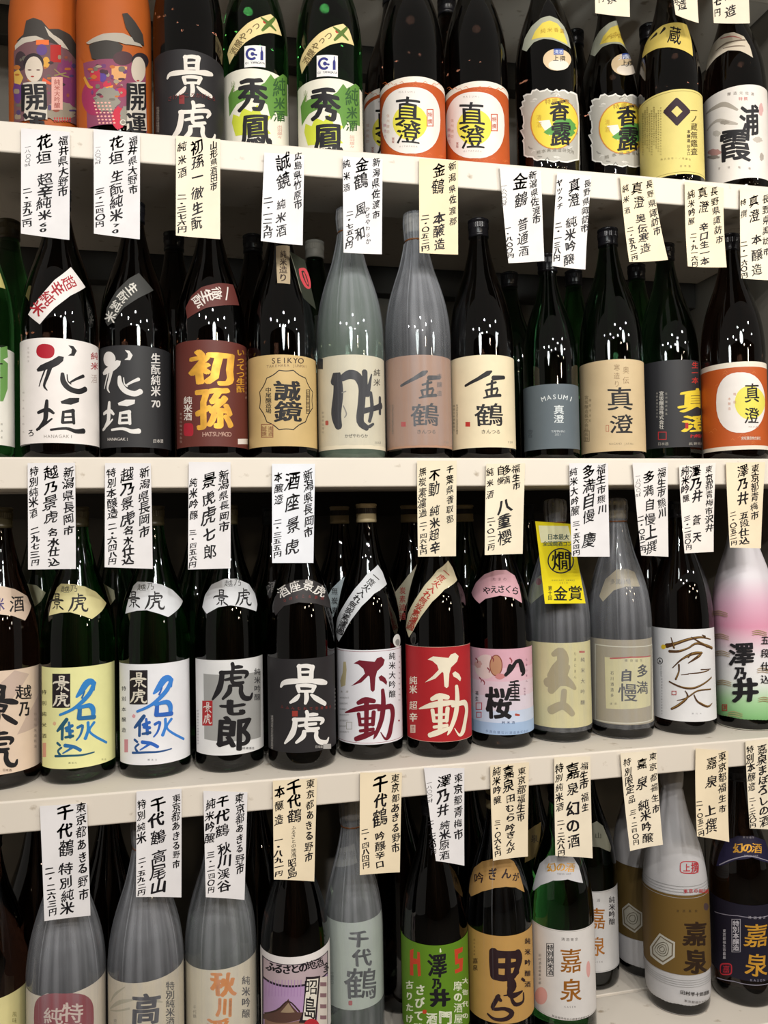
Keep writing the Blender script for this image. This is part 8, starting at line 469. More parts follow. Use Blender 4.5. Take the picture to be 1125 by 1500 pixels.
['bottle in pink, white and green printed wrapper, rightmost on the third shelf',.8941,.0837,3,-.6438,'brown','black',.0515,.392,'std',None,[['printed_wrapper','pink, white and green wrapper',.0016,[['S','#a8916a',[-58.6,155.8,.9,-41.2,160.1,1.3,-24.8,157.3,.8],1],['S','#a8916a',[-58.8,152.8,.9,-41.4,156.7,1.3,-24.8,154.4,.8],1],['S','#a8916a',[-59,149.8,.9,-41.5,153.4,1.3,-24.9,151.5,.8],1],['S','#a8916a',[-56,126.6,.9,-39.7,131.1,1.3,-23.5,128.5,.8],1],['S','#a8916a',[-56.2,123.6,.9,-39.8,127.7,1.3,-23.6,125.7,.8],1],['S','#a8916a',[-56.4,120.6,.9,-39.9,124.4,1.3,-23.7,122.8,.8],1],['S','#a8916a',[11.6,167.8,.8,21.3,169.8,1.2,36.2,164.9,.8],1],['S','#a8916a',[11.5,165,.8,21.2,166.6,1.2,36.1,162,.8],1],['S','#a8916a',[11.4,162.1,.8,21.1,163.3,1.2,36,159.2,.8],1],['S','#a8916a',[17.4,104.9,.8,27.5,106.8,1.2,44,101.3,.8],1],['S','#a8916a',[17.3,102.1,.8,27.4,103.5,1.2,43.8,98.4,.8],1],['S','#a8916a',[17.2,99.2,.8,27.2,100.3,1.2,43.7,95.6,.8],1],['S','#a8916a',[-54.9,76.3,.8,-38.9,81.3,1.3,-23,79.3,.8],1],['S','#a8916a',[-55,73.3,.8,-39.1,78,1.3,-23.1,76.4,.8],1],['S','#a8916a',[-55.2,70.4,.8,-39.2,74.6,1.3,-23.2,73.5,.8],1],['S','#a8916a',[17.8,56.3,.8,28,58.1,1.2,44.6,52.5,.8],1],['S','#a8916a',[17.7,53.5,.8,27.9,54.9,1.2,44.5,49.6,.8],1],['S','#a8916a',[17.7,50.6,.8,27.8,51.7,1.2,44.4,46.8,.8],1],['S','#a8916a',[-31.2,26.9,.8,-20.4,30.8,1.2,-7,28.2,.8],1],['S','#a8916a',[-31.3,24,.8,-20.5,27.5,1.2,-7.1,25.3,.8],1],['S','#a8916a',[-31.4,21.1,.8,-20.6,24.2,1.2,-7.2,22.4,.8],1],['S','#a8916a',[-61.9,195.6,.8,-43.1,199.5,1.3,-25.9,196.4,.8],1],['S','#a8916a',[-61.8,192.6,.8,-43.1,196.2,1.3,-25.9,193.5,.8],1],['S','#a8916a',[-61.7,189.7,.8,-43.1,192.9,1.3,-26,190.6,.8],1],['T','#1b191c','澤',-6.1,128.9,39.4,2.6,1.1,40.1,.075,1],['T','#1b191c','乃',-8.8,96.6,18.8,1.7,.6,22.5,.075,1],['T','#1b191c','井',-2.2,68.7,40.4,3.1,1.2,42.8,.09,1],['G','#b03a34',[[-42.3,37.9],[-31.6,40],[-31.6,41.2],[-42.2,39.2]]],['G','#b03a34',[[-42.7,27.8],[-32,30],[-31.9,31.3],[-42.6,29.1]]],['G','#b03a34',[[-42.7,27.8],[-41,28.2],[-40.6,39.5],[-42.2,39.2]]],['G','#b03a34',[[-33.4,29.7],[-32,30],[-31.6,41.2],[-33,41]]],['T','#b03a34','澤',-36.9,34.6,6.6,1.3,.3,7.1,.03,1],['C','#1b191c','五段仕込',32.1,152.5,29.8,87.2,15.1,-.7,.5,15.4,.02]],(383,8,'sawanoi')]],'sake bottles on the third shelf'],
['half-hidden bottle behind the white label with deep red characters, third shelf',.1996,.199,3,-.1516,'brown','cream',.0515,.392,'std',None,[['neck_label','diagonal neck band with black writing',.0005,[['G','#a8b4b8',[[-27.5,239.9],[-16.7,255.7],[-1.3,267.4],[16.5,275.8],[4.6,257.4],[-6.1,226.2],[-14.6,206.5],[-20.3,222.2]]],['C','#1b191c','無炭素',-12.2,249.8,-11.3,218.3,12.8,0,-.3,12.3,.03]],None]],'sake bottles on the third shelf'],
['half-hidden bottle behind the red label with cream characters, third shelf',.3204,.1843,3,-.2431,'brown','cream',.0515,.392,'std',None,[['neck_label','diagonal neck band with red writing',.0005,[['G','#b5ad94',[[-40.6,238.2],[-22.9,256.7],[-7.4,272.6],[18.2,291.2],[3,254.6],[-11,223],[-21.5,194.1],[-29.5,214.6]]],['C','#a8403a','炭素濾過',-17.6,247.8,-16.1,206,12.9,.2,-.5,12.5,.03]],None]],'sake bottles on the third shelf'],
['dark bottle in the rear behind the red and the floral label, third shelf',.4238,.2008,3,-.3132,'darkgreen','cream',.0515,.392,'std',None,[],'sake bottles on the third shelf'],
['dark bottle in the rear behind the two large white characters, left side, third shelf',.0838,.19,3,-.0645,'brown','black',.0515,.392,'std',None,[['neck_label','black neck band',.0005,[['G','#2c2a2b',[[-14.2,261.9],[3.9,271.3],[28.3,276.4],[13.1,257.5],[-6.2,242.7]]],['T','#8a8683','酒',.9,260.7,22.9,-.5,.4,17.3,.04,1]],None]],'sake bottles on the third shelf'],
['green bottle in the rear behind the yellow-label and white-label bottles, third shelf',-.168,.1959,3,.1282,'darkgreen','olive',.0515,.392,'std',None,[['neck_label','pale neck band',.0005,[['G','#a8a888',[[-25.7,275.2],[-1.1,263.6],[.9,250.6],[-13.2,234.5],[-23.9,254.9]]]],None]],'sake bottles on the third shelf'],
['green bottle in the rear behind the pinkish-beige label and yellow label, third shelf',-.2821,.1986,3,.2127,'darkgreen','olive',.0515,.392,'std',None,[['neck_label','pale neck band',.0005,[['G','#a8a888',[[-35.8,278.6],[-5.2,274.5],[12.1,262.9],[3.6,250.5],[-15.9,236.7]]]],None]],'sake bottles on the third shelf'],
['dark bottle in the rear seen right of the silver-grey square label, third shelf',-.0359,.2,3,.0274,'darkgreen','olive',.0515,.392,'std',None,[],'sake bottles on the third shelf'],
['dark bottle in the rear left of the twig-stroke label, third shelf',.7828,.2,3,-.5394,'brown','black',.0515,.392,'std',None,[],'sake bottles on the third shelf'],
['film-wrapped bottle in the rear left of the yellow award card, third shelf',.5435,.2122,3,-.3906,'darkgreen','black',.0515,.392,'std',None,[],'sake bottles on the third shelf'],
['dark bottle with a pale yellow label cut by the left photo edge, bottom shelf',-.3289,.1,4,.2659,'brown','black',.0515,.392,'std',None,[['label','pale yellow label',.0004,[['G','#ddd49a',[[-92,1.5],[78.8,1.5],[78.8,172.4],[-92,172.4]]],['C','#8a8450','風味',32,141.1,32,132.4,7.7,-4.2,0,7.4,0]],None]],'sake bottles on the bottom shelf'],
['film-wrapped bottle with a large dark red rounded square on its label, bottom shelf',-.2205,.066,4,.1857,'brown','white',.0515,.392,'std',(17,'film',350,True),[['label','cream label with dark red square',.0004,[['G','#dccfbc',[[-92,64.3],[92,64.3],[92,186.7],[-92,186.7]]],['G','#c9b3a8',[[-7.2,159.4],[-7.3,153.2],[-8.9,147.1],[-9.4,140.9],[-12,137.6],[-15,134],[-18.4,132.1],[-21.8,128.4],[-25.5,128.7],[-29.3,131.7],[-32.6,132.7],[-36.5,135.5],[-39.8,141.3],[-41.6,145.6],[-42.9,152],[-43.3,158.2],[-43.8,164.9],[-41.3,171.2],[-39.5,177.6],[-36.3,183.7],[-32.4,187],[-28.9,189.9],[-25.1,191],[-21.4,190.3],[-18.2,190.6],[-14.9,187.5],[-12,183],[-9.1,177.6],[-8.2,171.9],[-6.9,165.7]]],['G','#8c2430',[[37.9,139.7],[37.1,126.1],[35.1,120.8],[32,117.9],[27.8,116.7],[22.5,116.8],[15.9,118.2],[6.7,120.9],[-14.9,125.6],[-24.5,126.7],[-31.4,127.8],[-37.1,129.4],[-41.8,131.9],[-45.3,135.6],[-47.5,141.2],[-48.1,154.8],[-47.2,168.9],[-44.9,175.8],[-41.3,181.2],[-36.7,185.4],[-31.1,188.5],[-24.1,190.5],[-14.6,191],[7.2,186.7],[16.4,182.7],[23.1,178.3],[28.3,173.3],[32.5,167.7],[35.6,161.5],[37.4,154.1]]],['T','#d9c2b6','特',7.2,160.5,28.3,-9.1,.2,26.1,.05,1],['T','#d9c2b6','純',-18,161.2,25.2,-1.3,.2,21.9,.05,1],['T','#d9c2b6','別',7,135.4,24.2,-8.1,.2,21.9,.05,1],['T','#d9c2b6','米',-18.1,139.3,23.1,-1.1,.1,19.8,.05,1]],None]],'sake bottles on the bottom shelf'],
['film-wrapped bottle with leaf-shadow label and grey-black character, bottom shelf',-.1128,.0656,4,.0958,'brown','white',.0515,.392,'std',(17,'film',350,True),[['label','beige label with leaf shadows',.0004,[['G','#d3c6ae',[[-92,48.1],[92,48.1],[92,189.8],[-92,189.8]]],['S','#b3ab92',[-62.3,145.1,1.8,-38.9,161.8,5.6,-14.5,168.6,2.1],1],['S','#b3ab92',[-62.1,153.8,1.3,-48.3,169.9,3.5,-30.5,183.7,1.3],1],['S','#b3ab92',[-10.3,161.9,1.3,6.6,163.2,4.7,22,155.9,1.3],1],['S','#b3ab92',[-62.4,142.9,1.3,-23.6,155.6,3],0],['T','#38353a','高',-.9,153,38.9,-7.3,.4,44.2,.075,1],['T','#38353a','尾',-1.3,109.6,35.5,-6.9,.4,38.2,.07,1],['C','#4a4640','特別純米酒',35,172.2,34.3,123.9,16.2,-8.1,.2,12.3,.03],['C','#8a8272','東京',-48.9,133.5,-49,127.6,8.2,2.9,.1,5.3,0]],None]],'sake bottles on the bottom shelf'],
['film-wrapped bottle with orange brushed characters on a cream label, bottom shelf',-.0076,.0884,4,.0064,'palegreen2','white',.0515,.392,'std',(17,'film',350,True),[['label','cream label with orange characters',.0004,[['G','#ddd2ba',[[-92,74.7],[92,74.7],[92,180.9],[-92,180.9]]],['T','#dd8a3a','秋',2.8,159.4,38,-6.4,.5,35.5,.09,1],['T','#dd8a3a','川',3.2,126.8,22.8,-4.1,.4,28.1,.06,1],['T','#dd8a3a','渓',-6.1,98.5,35.4,-2.9,.4,28.7,.07,1],['C','#4a4640','純米吟醸',39.4,152.7,38.5,105.7,17.4,-8.5,.3,13.5,.03],['C','#8a8070','千代鶴',-43.2,123.7,-43.4,111,7.6,2.5,.1,5.5,0]],None]],'sake bottles on the bottom shelf'],
['dark bottle with a lilac label picturing a tiled temple roof, bottom shelf',.101,.0659,4,-.0859,'brown','black',.0515,.392,'std',None,[['label','lilac label with temple roof and banner',.0004,[['G','#e2dcda',[[-73.3,72.9],[78.8,72.9],[78.8,196.6],[-73.3,196.6]]],['G','#2a2230',[[-61.6,187.3],[62.7,185.6],[56.5,50.6],[-67.6,53.5]]],['G','#b9a6ac',[[-56.9,186],[59.2,184.4],[58,155.9],[-57.7,158.5]]],['G','#b292ba',[[-57.8,155],[58.5,153.4],[54.5,51.8],[-61.4,57]]],['S','#a884b2',[-49.4,156.4,1.1,-51.8,131.7,1.1],0],['S','#a884b2',[-42,159.1,1.1,-43.9,134.9,1.1],0],['S','#a884b2',[-35.7,161.1,1.1,-37.4,137.1,1.1],0],['S','#a884b2',[-30,162.5,1.1,-31.5,138.8,1.1],0],['S','#a884b2',[-24.7,163.6,1.1,-26.1,140,1.1],0],['S','#a884b2',[-19.7,164.4,1.1,-21,140.8,1.1],0],['S','#a884b2',[-14.9,164.8,1.1,-16.2,141.4,1.1],0],['S','#a884b2',[-10.2,165,1.1,-11.5,141.7,1.1],0],['S','#a884b2',[-5.6,165,1.1,-6.9,141.8,1.1],0],['S','#a884b2',[-1.1,164.8,1.1,-2.4,141.6,1.1],0],['S','#a884b2',[3.4,164.3,1.1,2.2,141.2,1.1],0],['S','#a884b2',[8,163.7,1.1,6.7,140.6,1.1],0],['T','#1b191c','ふ',-39.8,178.4,19.3,2.2,5.9,15.2,.05,0],['T','#1b191c','る',-25.3,179.1,15.7,.1,3.3,14.1,.05,0],['T','#1b191c','さ',-12.6,179.3,14.5,.4,.5,13.8,.05,0],['T','#1b191c','と',-.5,180,14,.7,-1.6,13.8,.05,0],['T','#1b191c','の',11.4,180.4,14.2,.3,-3.1,14.1,.05,0],['T','#1b191c','地',23.9,180.1,15.4,-.8,-4.4,14.7,.05,0],['T','#1b191c','酒',38.2,178.4,19,-3.7,-5.8,15.8,.05,0],['T','#1b191c','多',55.6,164,16.7,-8.7,.6,15.7,.03,1],['G','#5a4038',[[-59.6,103.2],[-33.6,118.2],[-17.8,130.2],[-10.6,138.4],[-7.3,130.7],[2.7,118.9],[14.3,116.8],[9.4,109],[-59.9,96.3]]],['G','#8a6a58',[[-55.5,98.5],[11.8,108.5],[13.5,70.4],[-56.7,59.5]]],['S','#3a2a24',[-55.3,106.5,1.8,-28,120.7,2.2,-10.7,135.1,1.8,5,119.7,2.2],1],['G','#a08a70',[[-22.9,118.3],[-10.7,132.9],[-1.8,119.4]]],['G','#d9cfc6',[[37.7,157.8],[58.3,150],[54.5,51.8],[28.5,65.3]]],['G','#8a6a70',[[39,144.8],[54.6,137.1],[54.8,142.7],[39.2,150.4]]],['G','#8a6a70',[[38.7,129.2],[54,121.5],[54.2,127.1],[38.8,134.8]]],['G','#8a6a70',[[38.3,113.6],[53.5,105.8],[53.7,111.4],[38.5,119.2]]],['G','#8a6a70',[[38,98],[52.9,90.2],[53.1,95.8],[38.1,103.6]]],['G','#8a6a70',[[37.6,82.5],[52.4,74.6],[52.6,80.2],[37.7,88]]],['G','#2a2026',[[15.1,166.7],[39.4,159.8],[30.5,98],[3.6,104.4],[9.6,117.8]]],['G','#e2dccf',[[16.9,162.8],[35.6,157.6],[27.8,102.4],[9.4,107.2],[11.5,121.9]]],['T','#1b191c','昭',22.8,149.1,19.1,-6.1,.4,20.4,.05,1],['T','#1b191c','島',21,121.5,17.3,-5.5,.6,31,.05,1],['G','#b52c36',[[36.2,88.8],[35.8,86.5],[34.6,84.6],[32.8,83.3],[30.5,82.5],[27.9,82.3],[25.1,82.5],[22.2,83.3],[19.5,84.5],[16.9,86.1],[14.7,88],[12.8,90.2],[11.5,92.6],[10.7,95.2],[10.4,97.7],[10.7,100.1],[11.6,102.2],[13.1,104],[15,105.3],[17.3,106],[19.9,106],[22.6,105.4],[25.5,104.1],[28.3,102.2],[30.9,99.9],[33.1,97.1],[34.8,94.3],[35.9,91.4]]]],None]],'sake bottles on the bottom shelf'],
['slimmer film-wrapped bottle with a pale grey-green label, standing set back, bottom shelf',.1952,.1001,4,-.1602,'palegreen2','white',.0455,.385,'std',(15,'film',345,True),[['label','pale grey-green label with brushed characters',.0004,[['G','#aeb8ae',[[-92,84.7],[78.8,84.7],[78.8,213.2],[-92,213.2]]],['T','#2c3030','千',9.3,188.8,36.4,-4.2,.8,25.4,.05,1],['T','#2c3030','代',15.1,160.5,37.3,-6.4,.6,27,.05,1],['T','#2c3030','鶴',14.1,121.9,61,-10.5,1,46.6,.05,1],['E','#a8403e',-7.2,95.5,3.4,.1,-.1,-3.6,4],['C','#7a847c','吟醸辛口',-42.4,132.7,-42.8,119,9,3,.1,4.7,0]],None],['neck_label','grey neck label',.0005,[['G','#8f9088',[[-81.2,308.6],[12.3,321.6],[17.4,294.3],[-64.1,284.1]]],['C','#55564f','吟醸辛',-68.6,300,.4,305.6,32.2,2.2,-3.7,11.9,.03]],None]],'sake bottles on the bottom shelf'],
['dark bottle with a bright green label, red marks and white writing, bottom shelf',.3169,.066,4,-.2637,'brown','black',.0515,.392,'std',None,[['label','bright green label with white writing',.0004,[['G','#5c8420',[[-92,48.8],[92,48.8],[92,185.6],[-92,185.6]]],['G','#c2442a',[[-41.8,170.1],[-34.1,175],[-35.3,160.5],[-27.7,161.8],[-27.5,172.7],[-23,172.7],[-22,138.6],[-27,136.2],[-27.9,154.3],[-35.5,151.8],[-35.4,134.6],[-42.8,132.8]]],['G','#c2442a',[[32,175.2],[51.1,172.6],[49.5,165.6],[39,166.5],[38.8,159],[51.2,156.2],[48.5,137.9],[32.4,139.6],[32,145.1],[41.6,145],[41.1,151.7],[32.8,152.4]]],['T','#1b191c','澤',3.9,156,29.2,-.8,.7,34.8,.08,1],['T','#1b191c','乃',2,129.5,14.2,-.1,.3,16.6,.08,1],['T','#1b191c','井',6.8,108.3,31.6,-2,.6,27.6,.1,1],['C','#dfe2c9','さびて残る',-23.8,117,-30,39.7,17.4,5.4,.4,16.4,.045],['C','#dfe2c9','古りたけ',-45,117,-46.6,65.9,19.1,8.9,.4,12.8,.045],['C','#dfe2c9','摩の酒屋',37.8,119,37.5,70.7,18.7,-7.2,.4,14.8,.045],['C','#dfe2c9','大御代の',57.6,118.4,55.1,67.5,21.1,-10.9,.4,9,.04],['T','#dfe2c9','酒',-6.4,78.3,17.2,1.5,.4,17,.06,1],['T','#dfe2c9','門',14.6,78.7,20.1,-3.1,.4,19.1,.06,1],['E','#c2442a',-17.2,86.9,3.3,.7,-.1,-3,4],['S','#dfe2c9',[8.7,180.6,1.7,9,176.3,3],0]],None]],'sake bottles on the bottom shelf'],
['dark bottle with orange-tan label and bold dark brown characters, bottom shelf',.4231,.066,4,-.346,'brown','cream',.0515,.392,'std',(0,'clear',352,False),[['label','tan-orange label with dark brown characters',.0004,[['G','#c79a58',[[-92,55.2],[92,55.2],[92,186.1],[-92,186.1]]],['S','#2f1c20',[-8.8,161.9,14.4,-9.2,144.4,14.4,-8.5,124.9,13.1],1],['S','#2f1c20',[-10,158.5,13.1,10,158.4,10.9,29.3,155.7,13],1],['S','#2f1c20',[28,158.2,13.5,31.8,148.5,12.1,26,132.4,9.5,20.8,124.7,8.7],1],['S','#2f1c20',[-5.9,141.6,7.9,26.3,142.2,8.7],0],['S','#2f1c20',[13.5,160.4,8.7,11.9,123.6,10],0],['S','#2f1c20',[-8.5,124.9,9.6,9.2,123.7,9.5,28.5,129.7,6.5],1],['S','#2f1c20',[16,121,10.8,18.1,109.9,15.2,13.2,99.6,6.5,20.1,96.5,8.7,36,99.3,3],1],['S','#2f1c20',[15.4,97.2,3.5,22.2,83.2,6.1,37,83.6,4.3,38.3,96.3,2.2],1],['S','#2f1c20',[36,117.8,4.3,41.1,113.3,3.9],0],['S','#2f1c20',[5.3,97.7,1.7,17.8,99.1,3.5],0],['S','#2f1c20',[-2.5,97.4,5.7,-8.3,86.9,6.5,-11.9,76.5,5.2,5.9,78.2,5.6,17.1,70.9,7.8,7.8,63,6.5,-10,61.6,4.8,-20.3,66.8,3.1],1],['S','#2f1c20',[-4.7,95,7.8,.7,90,4.3],0],['C','#2f1c20','嘉泉',-42.2,138.1,-42.6,127.4,12.3,5.3,.3,9.1,.03],['C','#7a5a38','田村酒造場',-43.2,170.1,-43.9,147.6,4.2,1.8,.1,3,0],['C','#2f1c20','純米吟醸酒',51.9,168.8,49,104.7,17,-7.1,.4,9.7,.03]],None],['neck_label','tan neck band with writing',.0005,[['G','#b98f54',[[-66.8,232.5],[-72.9,250.8],[-67.4,269.6],[-41.3,285.3],[-6.7,294.1],[28.3,293.9],[45.7,286.2],[53.4,271.4],[56.1,240.1],[34.4,252.3],[15,255.7],[-5.9,253.9],[-29.8,245.7],[-55.7,230.4]]],['T','#2f1c20','吟',-42.1,261.6,24.5,8.5,-9.9,13,.02,1],['T','#2f1c20','ぎ',-10.4,272.3,18.8,1.5,-1,16.8,.03,1],['T','#2f1c20','ん',19.7,272.9,21.6,-1.7,3.1,13.5,.03,1],['T','#2f1c20','が',41.3,265.7,17.2,-3.4,5.3,11,.03,1]],None]],'sake bottles on the bottom shelf'],
['green bottle with a white label and gold characters, front of its pair, bottom shelf',.5293,.066,4,-.4237,'green','black',.0515,.392,'std',None,[['label','white label with gold characters',.0004,[['G','#d9d5d2',[[-67.8,44.5],[73.3,44.5],[73.3,181.1],[-67.8,181.1]]],['G','#9a948c',[[-66.3,46],[71.8,46],[71.8,46.4],[-66.3,46.4]]],['G','#9a948c',[[-66.3,179.2],[71.8,179.2],[71.8,179.6],[-66.3,179.6]]],['G','#9a948c',[[-66.3,46],[-65.9,46],[-65.9,179.6],[-66.3,179.6]]],['G','#9a948c',[[71.4,46],[71.8,46],[71.8,179.6],[71.4,179.6]]],['T','bronze','嘉',13.7,135.4,33.8,-1.5,.9,36.9,.055,1],['T','bronze','泉',13.7,90.3,34.5,-1.6,.9,35,.055,1],['G','#1b191c',[[-24.8,155.6],[-12.3,158.9],[-12.3,159.8],[-24.8,156.6]]],['G','#1b191c',[[-26.2,105],[-13.6,108.7],[-13.5,109.7],[-26.1,105.9]]],['G','#1b191c',[[-26.2,105],[-25.1,105.4],[-23.7,156.9],[-24.8,156.6]]],['G','#1b191c',[[-14.5,108.5],[-13.6,108.7],[-12.3,159.8],[-13.3,159.6]]],['C','#1b191c','特別純米酒',-18.4,151.2,-19.3,113.7,10.5,2.9,.2,9.5,.02],['C','#5a5450','清酒東京',2.1,167.8,23.2,167.1,5.9,-.2,.1,5.2,0],['C','#5a5450','田村酒造場東京都',-37.9,133,-39.3,89.6,6.3,2.8,.2,5.1,0],['G','#d9a39e',[[-25.3,75.5],[-25.9,71.1],[-27.6,66.8],[-30.3,62.7],[-33.7,59.4],[-37.8,56.9],[-42.1,55.5],[-46.3,55.3],[-49.9,56.3],[-52.4,58.8],[-53.2,62.6],[-52,67.4],[-49.2,72.7],[-45.4,77.6],[-41.2,81.6],[-36.9,84.3],[-33,85.3],[-29.7,84.7],[-27.2,82.7],[-25.7,79.5]]],['E','#d9a39e',45.2,116.2,4.8,-1.7,-.5,-12.5,2],['C','#5a5450','KASEN',2.9,65.2,18.1,65.1,3.8,0,.1,3.7,0],['C','#4a4440','製造者田村半十郎東京都福生市',-16.1,47.7,42.1,45.6,4.2,-.1,.1,3.7,0]],None],['neck_label','white neck band with gold writing',.0005,[['G','#c9c8cb',[[-58.8,227],[-55.5,245.1],[-49.5,268.9],[-29.1,284.5],[2,289.4],[33.6,285.6],[44.9,270.4],[46.2,246.1],[14.2,255.3],[-13.4,252.2],[-37.1,240.8],[-54,226.3]]],['T','gold','幻',-18.5,269.5,21.1,4.2,-3.7,12.9,.03,0],['T','gold','の',1.8,271.9,20.8,.8,.7,13.2,.03,0],['T','gold','酒',22.5,271,22,-2.7,5.4,12.8,.03,0],['C','#5a5a5e','東京福生',-2.2,286,16.7,286.1,6,0,.4,3,0],['C','#5a5a5e','TOKYO SAKE',-5.2,262.5,21.3,262.7,4.4,0,.3,3,0]],None]],'sake bottles on the bottom shelf'],
['green bottle with a white label and gold characters, rear of its pair, bottom shelf',.6388,.1927,4,-.4566,'darkgreen','black',.0515,.392,'std',None,[['label','white label with gold characters',.0004,[['G','#c9c8c8',[[-92,33],[75.1,33],[75.1,171.7],[-92,171.7]]],['G','#8a8a8c',[[-90.5,34.5],[73.6,34.5],[73.6,35],[-90.5,35]]],['G','#8a8a8c',[[-90.5,169.7],[73.6,169.7],[73.6,170.2],[-90.5,170.2]]],['G','#8a8a8c',[[-90.5,34.5],[-90,34.5],[-90,170.2],[-90.5,170.2]]],['G','#8a8a8c',[[73.1,34.5],[73.6,34.5],[73.6,170.2],[73.1,170.2]]],['T','bronze','嘉',14.6,125.6,30.1,-1,1,36.1,.055,1],['T','bronze','泉',14.9,78.5,27.1,-1,.9,33.1,.055,1],['C','#3a3638','純米吟醸',48,151.6,46.4,114.4,18.4,-5.7,.5,12,.03],['C','#6a6668','清酒',6.5,156.5,18.2,156.4,6.5,-.1,.2,5.8,0],['C','#6a6668','KASEN',5.4,51.5,21.5,51.1,4.3,-.1,.1,4.1,0]],None],['neck_label','grey neck band',.0005,[['G','#8f9080',[[6.1,280.3],[31.4,285.1],[48.2,275.4],[59,239.4],[52.6,232.2],[26,244.8],[3.6,246.9]]],['C','#55554a','山',27.8,262.6,27.8,262.6,17.6,-1.6,2.6,9.7,.02]],None]],'sake bottles on the bottom shelf'],
['half-hidden brown-banded wrapped bottle behind the red-stamp one, bottom shelf',.7527,.2005,4,-.5221,'brown','black',.0515,.392,'std',None,[['printed_wrapper','silver-white wrapper with a brown band',.0016,[['G','#5c4a26',[[-164,68],[164,68],[164,195.8],[-164,195.8]]],['G','#a9a69c',[[-39.6,114],[-25.3,129.3],[-2.2,117.9],[-2.4,95.3],[-15.6,79.6],[-38.8,86.2]]],['G','#6a604e',[[-36.8,113],[-24.9,126],[-4.3,115.8],[-4.8,96.1],[-15.9,82.9],[-36,89.1]]],['G','#a3a094',[[-34.7,112.5],[-24.1,123.7],[-6,114.2],[-6.4,97.5],[-16.3,85.8],[-33.8,91.7]]],['S','#5d5648',[-10.5,106.5,1.3,-11.2,102,1.3,-13.2,97.3,1.3,-17.3,94.4,1.3,-21.6,93.9,1.3,-25.3,94.6,1.3,-28.4,96.6,1.3,-30.5,100.3,1.3,-28.1,105.7,1.3,-24.8,109.9,1.3,-21,113.1,1.3,-16.8,115.2,1.3,-12.8,114.4,1.3,-11,110.7,1.3,-10.5,106.5,1.3],0],['S','#5d5648',[-14.1,105.6,1.3,-14.5,103,1.3,-15.7,100.2,1.3,-18.1,98.5,1.3,-20.6,98.2,1.3,-22.7,98.7,1.3,-24.5,99.9,1.3,-25.6,102.1,1.3,-24.3,105.1,1.3,-22.5,107.6,1.3,-20.3,109.4,1.3,-17.8,110.6,1.3,-15.4,110.2,1.3,-14.4,108,1.3,-14.1,105.6,1.3],0]],(383,9,'#bdbcbe')]],'sake bottles on the bottom shelf'],
